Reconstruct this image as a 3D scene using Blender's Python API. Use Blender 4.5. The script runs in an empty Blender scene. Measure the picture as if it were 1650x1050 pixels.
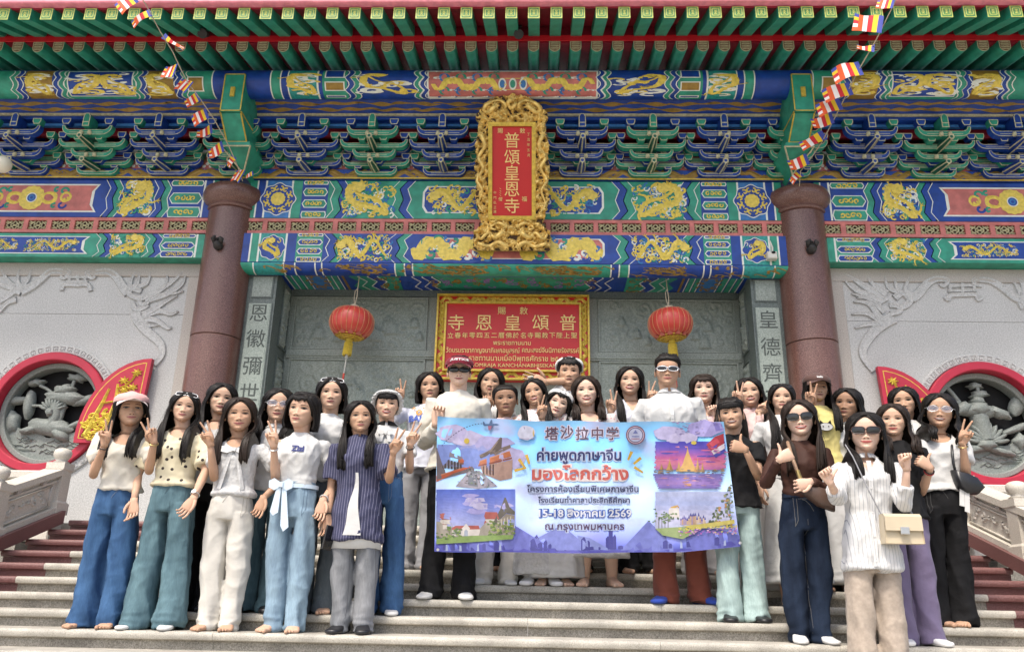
import bpy, bmesh, math, random
import numpy as np
from mathutils import Vector, Matrix, noise
from mathutils.bvhtree import BVHTree
R = math.radians
scene = bpy.context.scene
col = scene.collection
random.seed(7)

# ---------------------------------------------------------------- camera
IW, IH = 1650, 1050
CF, CP, CYAW, CROLL, CX = 1320.0, 0.32349, 0.032823, 0.019603, 0.3098
_F = Vector((-math.sin(CYAW)*math.cos(CP), math.cos(CYAW)*math.cos(CP), math.sin(CP)))
_r = Vector((math.cos(CYAW), math.sin(CYAW), 0)); _u = _r.cross(_F)
_R = _r*math.cos(CROLL) + _u*math.sin(CROLL)
_U = -_r*math.sin(CROLL) + _u*math.cos(CROLL)
CAM = Vector((CX, 0, 0))
def at(px, py, Y):
    """world point seen at photo pixel (px,py) on the vertical plane at depth Y"""
    d = _F + _R*((px-IW/2)/CF) + _U*((IH/2-py)/CF)
    return CAM + d*(Y/d.y)
def proj(P):
    d = Vector(P)-CAM; z = d.dot(_F)
    return IW/2+CF*d.dot(_R)/z, IH/2-CF*d.dot(_U)/z
cam_d = bpy.data.cameras.new('camera'); cam = bpy.data.objects.new('camera', cam_d); col.objects.link(cam)
cam_d.sensor_fit = 'HORIZONTAL'; cam_d.sensor_width = 36.0; cam_d.lens = 36.0*CF/IW
cam_d.clip_start = 0.05; cam_d.clip_end = 2000
M4 = Matrix((( _R.x, _U.x, -_F.x, CAM.x), (_R.y, _U.y, -_F.y, CAM.y), (_R.z, _U.z, -_F.z, CAM.z), (0,0,0,1)))
cam.matrix_world = M4
scene.camera = cam

# ---------------------------------------------------------------- sky, sun, exposure
SUN_EL, SUN_AZ = R(58), R(205)      # azimuth clockwise from +Y (north); the sun stands behind the camera, to its left
w = bpy.data.worlds.new('World'); scene.world = w; w.use_nodes = True
nt = w.node_tree
sky = nt.nodes.new('ShaderNodeTexSky'); sky.sky_type = 'NISHITA'; sky.sun_disc = False
sky.sun_elevation = SUN_EL; sky.sun_rotation = SUN_AZ
sky.air_density = 1.0; sky.dust_density = 4.0; sky.ozone_density = 0.6
bg = nt.nodes['Background']; bg.inputs['Strength'].default_value = 0.135
nt.links.new(sky.outputs[0], bg.inputs[0])
sl = bpy.data.lights.new('sun', 'SUN'); sl.energy = 1.75; sl.angle = R(9); sl.color = (1.0, 0.94, 0.84)
so = bpy.data.objects.new('sun', sl); col.objects.link(so)
_sd = Vector((math.sin(SUN_AZ)*math.cos(SUN_EL), math.cos(SUN_AZ)*math.cos(SUN_EL), math.sin(SUN_EL)))
so.rotation_euler = _sd.to_track_quat('Z', 'Y').to_euler(); so.location = (-4, -6, 12)
vs = scene.view_settings
scene.display_settings.display_device = 'sRGB'
vs.view_transform = 'Standard'; vs.look = 'None'; vs.gamma = 1.0; vs.use_curve_mapping = False
vs.exposure = 0.99
scene.render.engine = 'CYCLES'
scene.cycles.use_denoising = True
scene.cycles.max_bounces = 7; scene.cycles.diffuse_bounces = 4; scene.cycles.glossy_bounces = 3
scene.cycles.transmission_bounces = 4

# ---------------------------------------------------------------- mesh helpers
def unit(v):
    return v/ (v.length or 1)
class MB:
    def __init__(s): s.v=[]; s.f=[]; s.m=[]; s.uv=None
    def add(s, vs_, fs, mi=0):
        o=len(s.v); s.v.extend([tuple(p) for p in vs_])
        for f in fs: s.f.append([i+o for i in f])
        if isinstance(mi, (list,tuple)): s.m.extend(mi)
        else: s.m.extend([mi]*len(fs))
        return o
    def box(s, x0,x1,y0,y1,z0,z1, mi=0):
        s.add([(x0,y0,z0),(x1,y0,z0),(x1,y1,z0),(x0,y1,z0),(x0,y0,z1),(x1,y0,z1),(x1,y1,z1),(x0,y1,z1)],
              [(0,3,2,1),(4,5,6,7),(0,1,5,4),(1,2,6,5),(2,3,7,6),(3,0,4,7)], mi)
    def bbox(s, x0,x1,y0,y1,z0,z1, b=.01, mi=0):
        """box whose four front (-y) edges and top edges are chamfered"""
        c=[(x0,z0),(x1,z0),(x1,z1),(x0,z1)]; ci=[(x0+b,z0+b),(x1-b,z0+b),(x1-b,z1-b),(x0+b,z1-b)]
        vs_=[(x,y0,z) for x,z in ci]+[(x,y0+b,z) for x,z in c]+[(x,y1,z) for x,z in c]
        fs=[(0,1,2,3)]+[(k,4+k,4+(k+1)%4,(k+1)%4) for k in range(4)]+[(4+k,8+k,8+(k+1)%4,4+(k+1)%4) for k in range(4)]+[(11,10,9,8)]
        s.add(vs_, fs, mi)
    def prism(s, poly, fn, w0, w1, mi=0, mside=None):
        """polygon poly [(u,v)] (counter-clockwise seen from the front) extruded from w0 (back) to w1 (front)"""
        n=len(poly)
        vs_=[fn(u,v,w1) for u,v in poly]+[fn(u,v,w0) for u,v in poly]
        fs=[tuple(range(n))]+[(k,n+k,n+(k+1)%n,(k+1)%n) for k in range(n)]
        ms=[mi]+[mi if mside is None else mside]*n
        s.add(vs_, fs, ms)
    def flat(s, poly, fn, w, mi=0):
        s.add([fn(u,v,w) for u,v in poly],[tuple(range(len(poly)))],mi)
    def loft(s, rings, mi=0, cap0=True, cap1=True):
        n=len(rings[0]); o=len(s.v)
        for r in rings: s.v.extend([tuple(p) for p in r])
        for i in range(len(rings)-1):
            for k in range(n):
                a=o+i*n+k; b=o+i*n+(k+1)%n
                s.f.append([a,b,b+n,a+n]); s.m.append(mi)
        if cap0: s.f.append([o+k for k in reversed(range(n))]); s.m.append(mi)
        if cap1: s.f.append([o+(len(rings)-1)*n+k for k in range(n)]); s.m.append(mi)
        return o
    def tube(s, pts, rad, n=6, mi=0, ref=None, flat=1.0):
        pts=[Vector(p) for p in pts]
        if not isinstance(rad,(list,tuple)): rad=[rad]*len(pts)
        rings=[]; ref=Vector(ref) if ref else None
        prev=None
        for i,p in enumerate(pts):
            t=unit((pts[min(i+1,len(pts)-1)]-pts[max(i-1,0)]))
            if prev is None:
                a=ref or (Vector((0,0,1)) if abs(t.z)<.9 else Vector((1,0,0)))
                u=unit(a-t*a.dot(t))
            else: u=unit(prev-t*prev.dot(t))
            prev=u; v=t.cross(u)
            rings.append([p+u*(rad[i]*math.cos(2*math.pi*k/n))+v*(rad[i]*flat*math.sin(2*math.pi*k/n)) for k in range(n)])
        s.loft(rings, mi)
    def ribbon(s, pts, wid, fn, w0=0.0, h=.004, mi=0):
        """flat raised ribbon with a ridge along 2-D points"""
        n=len(pts)
        if not isinstance(wid,(list,tuple)): wid=[wid]*n
        vs_=[]
        for i,(x,y) in enumerate(pts):
            a=pts[max(i-1,0)]; b=pts[min(i+1,n-1)]
            tx,ty=b[0]-a[0],b[1]-a[1]; l=math.hypot(tx,ty) or 1; nx,ny=-ty/l,tx/l
            q=wid[i]*.5
            vs_+= [fn(x+nx*q,y+ny*q,w0), fn(x,y,w0+h), fn(x-nx*q,y-ny*q,w0)]
        fs=[]
        for i in range(n-1):
            a=i*3; fs+=[(a+1,a,a+3,a+4),(a+2,a+1,a+4,a+5)]
        s.add(vs_,fs,mi)
    def band(s, pts, wid, fn, w0=0.0, h=.02, mi=0):
        """flat-topped raised band with steep edges"""
        n=len(pts); vs_=[]
        for i,(x,y) in enumerate(pts):
            a=pts[max(i-1,0)]; b=pts[min(i+1,n-1)]; tx,ty=b[0]-a[0],b[1]-a[1]; l=math.hypot(tx,ty) or 1; nx,ny=-ty/l,tx/l; q=wid[i]*.5
            vs_+=[fn(x+nx*q,y+ny*q,w0),fn(x+nx*q*.8,y+ny*q*.8,w0+h),fn(x,y,w0+h*.72),fn(x-nx*q*.8,y-ny*q*.8,w0+h),fn(x-nx*q,y-ny*q,w0)]
        fs=[]
        for i in range(n-1):
            a=i*5
            for k in range(4): fs.append((a+k+1,a+k,a+k+5,a+k+6))
        s.add(vs_,fs,mi)
    def lathe(s, prof, cx, cy, n=32, mi=0, cap=True):
        rings=[[(cx+r*math.cos(2*math.pi*k/n), cy+r*math.sin(2*math.pi*k/n), z) for k in range(n)] for r,z in prof]
        s.loft(rings, mi, cap, cap)
    def grid(s, nu, nv, fn, mi=0, keep=None):
        o=len(s.v)
        for j in range(nv+1):
            for i in range(nu+1): s.v.append(tuple(fn(i/nu,j/nv)))
        for j in range(nv):
            for i in range(nu):
                if keep and not keep((i+.5)/nu,(j+.5)/nv): continue
                a=o+j*(nu+1)+i; s.f.append([a,a+1,a+nu+2,a+nu+1]); s.m.append(mi)
    def mesh(s, name, mats=None, smooth=False):
        me=bpy.data.meshes.new(name); me.from_pydata(s.v,[],s.f)
        if mats:
            for m in mats: me.materials.append(m)
            me.polygons.foreach_set('material_index', s.m)
        if smooth: me.polygons.foreach_set('use_smooth',[True]*len(me.polygons))
        me.update(); return me
    def build(s, name, mats, parent=None, smooth=False, **kw):
        if not isinstance(mats,(list,tuple)): mats=[mats]
        return ob(name, s.mesh(name,mats,smooth), parent, **kw)
def ob(name, data, parent=None, loc=None, **kw):
    o=bpy.data.objects.new(name,data); col.objects.link(o)
    if loc is not None: o.location=loc
    if parent is not None: o.parent=parent
    tag(o,**kw); return o
def tag(o,label=None,cat=None,group=None,kind=None):
    if label: o['label']=label
    if cat: o['category']=cat
    if group: o['group']=group
    if kind: o['kind']=kind
    return o
def empty(name,loc=(0,0,0),**kw):
    o=ob(name,None,None,**kw); o.location=loc; o.empty_display_size=.2; return o
def copy_of(o,parent=None,loc=None):
    c=o.copy(); col.objects.link(c)
    if parent is not None: c.parent=parent
    if loc is not None: c.location=loc
    return c
def smooth_by_angle(me, deg=35):
    try: me.set_sharp_from_angle(angle=R(deg))
    except Exception: pass
def clean(me, dist=1e-4):
    bm=bmesh.new(); bm.from_mesh(me); bmesh.ops.recalc_face_normals(bm,faces=bm.faces); bm.to_mesh(me); bm.free(); me.update()

# ---------------------------------------------------------------- materials
MATS={}
def rgb(h):
    """photo-like sRGB hex -> linear"""
    c=[int(h[i:i+2],16)/255 for i in (0,2,4)]
    return tuple((x/12.92 if x<=.04045 else ((x+.055)/1.055)**2.4) for x in c)+(1,)
def mat(name, color, rough=.6, metal=0.0, nscale=0, namt=.12, bump=0.0, bscale=None, spec=.5, sheen=0, coat=0, detail=4, sss=0):
    """principled material with noise-varied colour and optional fine bump"""
    if name in MATS: return MATS[name]
    m=bpy.data.materials.new(name); m.use_nodes=True; N=m.node_tree.nodes; L=m.node_tree.links
    b=N['Principled BSDF']
    c=tuple(color)[:3]+(1,)
    b.inputs['Roughness'].default_value=rough; b.inputs['Metallic'].default_value=metal
    b.inputs['Specular IOR Level'].default_value=spec
    if sheen: b.inputs['Sheen Weight'].default_value=sheen; b.inputs['Sheen Roughness'].default_value=.5
    if coat: b.inputs['Coat Weight'].default_value=coat; b.inputs['Coat Roughness'].default_value=.08
    if sss: b.inputs['Subsurface Weight'].default_value=sss; b.inputs['Subsurface Radius'].default_value=(.012,.005,.003); b.inputs['Subsurface Scale'].default_value=.6
    if nscale:
        tc=N.new('ShaderNodeTexCoord'); no=N.new('ShaderNodeTexNoise'); no.inputs['Scale'].default_value=nscale; no.inputs['Detail'].default_value=detail
        L.new(tc.outputs['Object'],no.inputs['Vector'])
        mr=N.new('ShaderNodeMapRange'); mr.inputs['From Min'].default_value=.3; mr.inputs['From Max'].default_value=.7
        mr.inputs['To Min'].default_value=1-namt; mr.inputs['To Max'].default_value=1+namt
        L.new(no.outputs['Fac'],mr.inputs['Value'])
        mx=N.new('ShaderNodeVectorMath'); mx.operation='SCALE'; mx.inputs[0].default_value=c[:3]
        L.new(mr.outputs[0],mx.inputs['Scale']); L.new(mx.outputs[0],b.inputs['Base Color'])
    else: b.inputs['Base Color'].default_value=c
    if bump:
        tc2=N.new('ShaderNodeTexCoord'); n2=N.new('ShaderNodeTexNoise'); n2.inputs['Scale'].default_value=bscale or nscale*2 or 40; n2.inputs['Detail'].default_value=5
        L.new(tc2.outputs['Object'],n2.inputs['Vector'])
        bp=N.new('ShaderNodeBump'); bp.inputs['Strength'].default_value=bump; bp.inputs['Distance'].default_value=.01
        L.new(n2.outputs['Fac'],bp.inputs['Height']); L.new(bp.outputs[0],b.inputs['Normal'])
    MATS[name]=m; return m
def granite(name, base, dark, light, scale=170, rough=.55, stain=.12, coat=0, sscale=1.2, amt=1.0):
    """speckled stone: voronoi grains plus large soft stains"""
    if name in MATS: return MATS[name]
    m=bpy.data.materials.new(name); m.use_nodes=True; N=m.node_tree.nodes; L=m.node_tree.links; b=N['Principled BSDF']
    tc=N.new('ShaderNodeTexCoord')
    n1=N.new('ShaderNodeTexNoise'); n1.inputs['Scale'].default_value=scale; n1.inputs['Detail'].default_value=3; n1.inputs['Roughness'].default_value=.8
    L.new(tc.outputs['Object'],n1.inputs['Vector'])
    cr=N.new('ShaderNodeValToRGB'); e=cr.color_ramp.elements
    e[0].position=.5-.2; e[0].color=tuple(dark[:3])+(1,); e[1].position=.72; e[1].color=tuple(light[:3])+(1,)
    k=cr.color_ramp.elements.new(.5); k.color=tuple(base[:3])+(1,)
    L.new(n1.outputs['Fac'],cr.inputs['Fac'])
    n2=N.new('ShaderNodeTexNoise'); n2.inputs['Scale'].default_value=sscale; n2.inputs['Detail'].default_value=6
    L.new(tc.outputs['Object'],n2.inputs['Vector'])
    mr=N.new('ShaderNodeMapRange'); mr.inputs['From Min'].default_value=.3; mr.inputs['From Max'].default_value=.7; mr.inputs['To Min'].default_value=1-stain; mr.inputs['To Max'].default_value=1+stain*.6
    L.new(n2.outputs['Fac'],mr.inputs['Value'])
    mx=N.new('ShaderNodeVectorMath'); mx.operation='SCALE'
    L.new(cr.outputs['Color'],mx.inputs[0]); L.new(mr.outputs[0],mx.inputs['Scale']); L.new(mx.outputs[0],b.inputs['Base Color'])
    bp=N.new('ShaderNodeBump'); bp.inputs['Strength'].default_value=.12; bp.inputs['Distance'].default_value=.004
    L.new(n1.outputs['Fac'],bp.inputs['Height']); L.new(bp.outputs[0],b.inputs['Normal'])
    b.inputs['Roughness'].default_value=rough
    if coat: b.inputs['Coat Weight'].default_value=coat; b.inputs['Coat Roughness'].default_value=.12
    MATS[name]=m; return m

M_green = mat('green paint', (.024,.265,.175), .45, nscale=9, namt=.24, bump=.2, bscale=24, detail=8)
M_dgreen= mat('deep green paint', (.008,.10,.06), .45, nscale=9, namt=.24, bump=.2, bscale=24, detail=8)
M_teal  = mat('teal paint', (.02,.26,.24), .45, nscale=30, namt=.3)
M_blue  = mat('blue paint', (.006,.045,.27), .45, nscale=9, namt=.24, bump=.2, bscale=24, detail=8)
M_lblue = mat('light blue paint', (.03,.16,.42), .45, nscale=20, namt=.2)
M_white = mat('line white', (.70,.72,.66), .5, nscale=20, namt=.08)
M_gold  = mat('gold leaf paint', (.60,.42,.06), .38, metal=.25, nscale=25, namt=.22)
M_yel   = mat('yellow paint', (.68,.52,.08), .4, nscale=25, namt=.2)
M_dgold = mat('dull gold', (.28,.17,.03), .45, metal=.2, nscale=14, namt=.25)
M_edge  = mat('edge line gold', (.50,.47,.30), .45, nscale=30, namt=.25)
M_pink  = mat('pink red paint', (.50,.15,.13), .5, nscale=9, namt=.24, bump=.2, bscale=24, detail=8)
M_crim  = mat('crimson soffit paint', (.25,.008,.024), .5, nscale=9, namt=.24, bump=.2, bscale=24, detail=8)
M_red   = mat('red lacquer', (.52,.012,.02), .38, nscale=4, namt=.08)
M_sred  = mat('sign red', (.50,.008,.008), .4, nscale=3, namt=.06)
M_ring = mat('window ring crimson',(.42,.018,.045),.45,nscale=5,namt=.1)
M_fascia= mat('weathered pink fascia', (.85,.27,.35), .6, nscale=14, namt=.14, bump=.3, bscale=30)
M_black = mat('dark void', (.004,.004,.005), .8)
M_dark  = mat('dark iron', (.02,.018,.017), .6, nscale=20, namt=.3)
M_wood  = mat('dark red lattice ground', (.05,.012,.008), .7)
G_step  = granite('stair granite', (.27,.25,.21), (.10,.085,.07), (.46,.43,.38), 120, .65, .34, sscale=4)
G_nose  = granite('worn nosing granite', (.42,.395,.34), (.22,.195,.155), (.56,.53,.47), 150, .6, .30, sscale=5)
G_rstep = granite('dark red stair granite', (.17,.075,.07), (.07,.03,.028), (.30,.17,.16), 150, .5, .2)
G_wall  = granite('pale wall granite', (.455,.455,.445), (.27,.27,.262), (.62,.62,.61), 70, .65, .10)
G_frame = granite('warm frame granite', (.40,.365,.33), (.25,.225,.20), (.54,.50,.46), 90, .65, .08)
G_rail  = granite('balustrade stone', (.56,.52,.45), (.40,.36,.31), (.68,.65,.59), 120, .6, .12)
G_col   = granite('polished red granite', (.135,.062,.048), (.06,.026,.02), (.24,.135,.115), 90, .34, .18, coat=.18)
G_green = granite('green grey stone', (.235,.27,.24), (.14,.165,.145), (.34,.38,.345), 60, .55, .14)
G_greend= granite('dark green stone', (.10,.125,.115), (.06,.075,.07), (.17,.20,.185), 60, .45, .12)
G_greenl= granite('light green stone', (.30,.35,.31), (.20,.24,.21), (.42,.47,.42), 60, .6, .10)
G_lotus = granite('lotus carving stone', (.22,.245,.225), (.15,.165,.15), (.31,.335,.31), 60, .6, .14)
G_pave  = granite('forecourt paving', (.36,.34,.30), (.22,.20,.17), (.50,.48,.44), 40, .7, .15)

# ---------------------------------------------------------------- lettering (built-in font)
TEXTJOBS=[]
def text(body, size, name, m, parent, fn, x, y, w0, depth=.004, bold=0.0, align='CENTER', sx=1.0, fit=None, **kw):
    """lettering: laid out in 2-D, then mapped through fn(u,v,w)"""
    TEXTJOBS.append((body,size,name,m,parent,fn,x,y,w0,depth,bold,align,sx,fit,kw))
def run_text():
    tmp=[]
    for (body,size,name,m,parent,fn,x,y,w0,depth,bold,align,sx,fit,kw) in TEXTJOBS:
        cu=bpy.data.curves.new('t','FONT'); cu.body=body; cu.size=size; cu.align_x=align; cu.align_y='CENTER'
        cu.resolution_u=2; cu.offset=bold; cu.extrude=0
        o=bpy.data.objects.new('t',cu); col.objects.link(o); tmp.append(o)
    dg=bpy.context.evaluated_depsgraph_get()
    for o,(body,size,name,m,parent,fn,x,y,w0,depth,bold,align,sx,fit,kw) in zip(tmp,TEXTJOBS):
        me=bpy.data.meshes.new_from_object(o.evaluated_get(dg))
        vs_=[v.co.copy() for v in me.vertices]; fs=[list(p.vertices) for p in me.polygons]
        bpy.data.meshes.remove(me)
        if not vs_: continue
        cy=(max(v.y for v in vs_)+min(v.y for v in vs_))/2 if len(body)==1 else 0
        cx=(max(v.x for v in vs_)+min(v.x for v in vs_))/2 if align=='CENTER' else 0
        if fit: sx=fit/max(1e-6,max(v.x for v in vs_)-min(v.x for v in vs_))
        b=MB(); n=len(vs_)
        P=[(x+(v.x-cx)*sx, y+v.y-cy) for v in vs_]
        b.add([fn(u,v,w0+depth) for u,v in P]+[fn(u,v,w0) for u,v in P], fs)
        ec={}
        for f in fs:
            for i in range(len(f)):
                a,c=f[i],f[(i+1)%len(f)]; k=(min(a,c),max(a,c)); ec[k]=None if k in ec else (a,c)
        if depth>0.0015:
            side=[(a,n+a,n+c,c) for q in ec.values() if q for a,c in [q]]
            b.add([],[]) ; b.f.extend([list(s_) for s_ in side]); b.m.extend([0]*len(side))
        b.build(name,m,parent,**kw)
    for o in tmp:
        cu=o.data; bpy.data.objects.remove(o); bpy.data.curves.remove(cu)
    TEXTJOBS.clear()
# ================================================================ STAIRS AND GROUND
Y0, TR, RI, Z0 = 5.40, .308, .1086, -.217
def stepY(i): return Y0+TR*i
def stepZ(i): return Z0+RI*i
TOP=8
XS=4.12          # half width between balustrades
gm=MB(); gm.grid(20,20,lambda u,v:(-400+800*u,-400+800*v,stepZ(-12)-RI))
gm.build('ground',G_pave,kind='structure')
stair=empty('staircase',(0,0,0),kind='structure')
rs=random.Random(3)
def step_piece(x0,x1,i,m1,m2):
    y=stepY(i); z=stepZ(i); n=.022
    # tread slab with a rounded, overhanging nose
    prof=[(y+.02,z-.052),(y-.004,z-.052),(y-.016,z-.046),(y-n,z-.03),(y-.020,z-.012),(y-.010,z-.002),(y+.004,z),(y+TR+.03,z)]
    b=MB(); n_=len(prof)
    b.add([(x0+.001,p[0],p[1]) for p in prof]+[(x1-.001,p[0],p[1]) for p in prof],
          [(k,k+1,n_+k+1,n_+k) for k in range(n_-1)]+[tuple(range(n_)),tuple(range(2*n_-1,n_-1,-1))]+[(n_-1,0,n_,2*n_-1)])
    o=b.build('tread_slab',m1,stair,smooth=True); smooth_by_angle(o.data,40); clean(o.data)
    b=MB(); b.box(x0+.001,x1-.001,y+.022,y+.08,z-RI-.004,z-.0525)
    b.build('riser_slab',m2,stair)
for i in range(-12,TOP+1):
    xb=3.56+.03*rs.uniform(-1,1)
    if i>=-2:
        cuts=[-XS,-xb]+sorted([-1.9+rs.uniform(-.9,.6), .6+rs.uniform(-1,1.2), 2.6+rs.uniform(-.5,.5)])+[xb,XS]
        if i>=7: xb=2.9; cuts=[-XS,-xb,-.9,1.2,xb,XS]
        for a,c in zip(cuts[:-1],cuts[1:]):
            rd = (a<-xb+.01 and c<=-xb+.01) or a>=xb-.01
            if i<=0: rd=False
            step_piece(a,c,i,G_rstep if rd else G_nose, G_rstep if rd else G_step)
    else:
        step_piece(-XS-.3,XS+.3,i,G_nose,G_step)
b=MB(); b.box(-14,14,stepY(TOP)+TR+.035,11.2,stepZ(TOP)-.2,stepZ(TOP)-.001)
b.build('landing',G_nose,kind='structure')
# terrace body left and right of the flight
for sgn in (-1,1):
    b=MB(); x0,x1=sorted((sgn*(XS+.42),sgn*14)); b.box(x0,x1,stepY(TOP)-.1,9.0,stepZ(-12)-RI,stepZ(TOP)-.215)
    b.build('terrace_wall',G_step,kind='structure')

# ================================================================ BALUSTRADES
def relief_panel(b,x0,x1,z0,z1,zoff,Y,seed,mi=0):
    pass
def balustrade(sgn):
    side='left' if sgn<0 else 'right'
    root=empty('balustrade',(sgn*(XS+.05),stepY(TOP),stepZ(TOP)),label=('carved pale stone balustrade running down the %s side of the stairs'%side),cat='balustrade',group='stair balustrades')
    X=sgn*(XS+.06); ins=-sgn
    def W(p): return (p[0]-root.location.x,p[1]-root.location.y,p[2]-root.location.z)
    sl_=RI/TR
    ya,yb=7.64,7.64-.86*6
    def zb(y): return .668+(y-7.6)*sl_
    def slab(name,m,xo,xi,z0,z1,y0=ya,y1=yb):
        b=MB(); x0,x1=sorted((X+ins*xo,X+ins*xi))
        vs_=[(x,y,zb(y)+z) for x in (x0,x1) for y,z in ((y0,z0),(y1,z0),(y1,z1),(y0,z1))]
        b.add([W(v) for v in vs_],[(0,1,2,3),(7,6,5,4),(0,4,5,1),(1,5,6,2),(2,6,7,3),(3,7,4,0)]); o=b.build(name,m,root); clean(o.data); return o
    slab('plinth',G_rstep,-.16,.13,-.08,.035)
    slab('base_rail',G_rail,-.12,.09,.037,.085)
    slab('panel_wall',G_rail,-.07,.04,.087,.372)
    slab('hand_rail',G_rail,-.11,.08,.374,.432)
    slab('frieze_strip',G_rail,-.075,.055,.315,.335)
    # carved scroll panels on the inner face
    n=6; L=(ya-yb)/n
    r_=random.Random(5)
    for k in range(n):
        yc=ya-(k+.5)*L-.05
        fr=MB(); fn=lambda u,v,w_: W((X+ins*(.0405+w_), yc-u, zb(yc-u)+v))
        for (u0,u1,v0,v1) in ((-L*.38,L*.38,.105,.117),(-L*.38,L*.38,.29,.302),(-L*.38,-L*.38+.012,.117,.29),(L*.38-.012,L*.38,.117,.29)):
            fr.prism([(u0,v0),(u1,v0),(u1,v1),(u0,v1)],fn,0,.016)
        for q in range(14):
            cx_,cz_=r_.uniform(-L*.31,L*.31),r_.uniform(.15,.26); r0=r_.uniform(.025,.045); a0=r_.uniform(0,6.28); d=r_.choice((-1,1))
            pts=[(cx_+r0*(1-t*.8)*math.cos(a0+d*t*5),cz_+r0*(1-t*.8)*math.sin(a0+d*t*5)) for t in [j/10 for j in range(11)]]
            fr.ribbon(pts,[.022*(1-.5*j/10) for j in range(11)],fn,0,.018)
        o=fr.build('carved_panel',G_rail,root,smooth=True)
        # small pierced blocks under the hand rail
        for q in (-.2,.2):
            hb=MB(); hb.prism([(q*L-.025,.338),(q*L+.025,.338),(q*L+.025,.37),(q*L-.025,.37)],fn,0,.03); hb.build('rail_block',G_frame,root)
    # posts
    for k in range(n+1):
        y=ya-k*L
        zt=zb(y)
        p=MB(); s_=.075
        hgt=.47
        p.add([],[])
        rings=[]
        for (z,q) in ((0,s_+.02),(.1,s_+.02),(.12,s_),(hgt-.08,s_),(hgt-.06,s_+.012),(hgt,s_+.012)):
            rings.append([(X+a*q,y+c*q,zt+z) for a,c in ((-1,-1),(1,-1),(1,1),(-1,1))])
        p.loft([[W(v) for v in r] for r in rings]); o=p.build('post',G_rail,root); clean(o.data)
        fin=MB(); pr=[(a_,hgt+b_*.82) for a_,b_ in ((.045,0),(.07,.012),(.046,.03),(.058,.05),(.076,.085),(.078,.12),(.068,.15),(.044,.168),(.02,.175),(.001,.176))]
        n2=24; rr=[[W((X+(r*(1+(.06 if kk%2 and .05<r_i<.93 else 0)))*math.cos(2*math.pi*kk/n2), y+r*math.sin(2*math.pi*kk/n2), zt+z)) for kk in range(n2)] for r_i,(r,z) in [(j/9,pp) for j,pp in enumerate(pr)]]
        fin.loft(rr); fo=fin.build('finial',G_rail,o,smooth=True); clean(fo.data)
    return root
balustrade(-1); balustrade(1)
# level terrace railing behind, running out to the sides
for sgn in (-1,1):
    side='left' if sgn<0 else 'right'
    root=empty('terrace_rail',(sgn*(XS+.2),stepY(TOP)+.12,stepZ(TOP)),label='low pale stone terrace railing on the far %s below the round window'%side,cat='railing',group='terrace railings')
    def bx(name,x0,x1,y0,y1,z0,z1,m=G_rail):
        b=MB(); x0,x1=sorted((sgn*x0,sgn*x1)); b.bbox(x0,x1,y0,y1,z0,z1,.012); o=b.build(name,m,root); clean(o.data); return o
    bx('base_rail',0,7,-.1,.1,-.2,.06); bx('panel_wall',0,7,-.045,.06,.06,.39); bx('hand_rail',0,7,-.09,.09,.39,.47)
    for k in range(4):
        bx('panel_frame',.15+k*1.6,1.5+k*1.6,-.062,-.045,.31,.335); bx('panel_frame',.15+k*1.6,1.5+k*1.6,-.062,-.045,.12,.15)
        b=MB(); r_=random.Random(k)
        for q in range(10):
            cx_=sgn*(.3+k*1.6+r_.random()*1.1); cz_=.23+r_.uniform(-.05,.05); a0=r_.uniform(0,6)
            pts=[(cx_+.07*(1-t*.8)*math.cos(a0+t*5),cz_+.07*(1-t*.8)*math.sin(a0+t*5)) for t in [j/10 for j in range(11)]]
            b.ribbon(pts,.028,lambda u,v,w_:(u,-.0455-w_,v),0,.02)
        b.build('carved_panel',G_rail,root,smooth=True)

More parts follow.
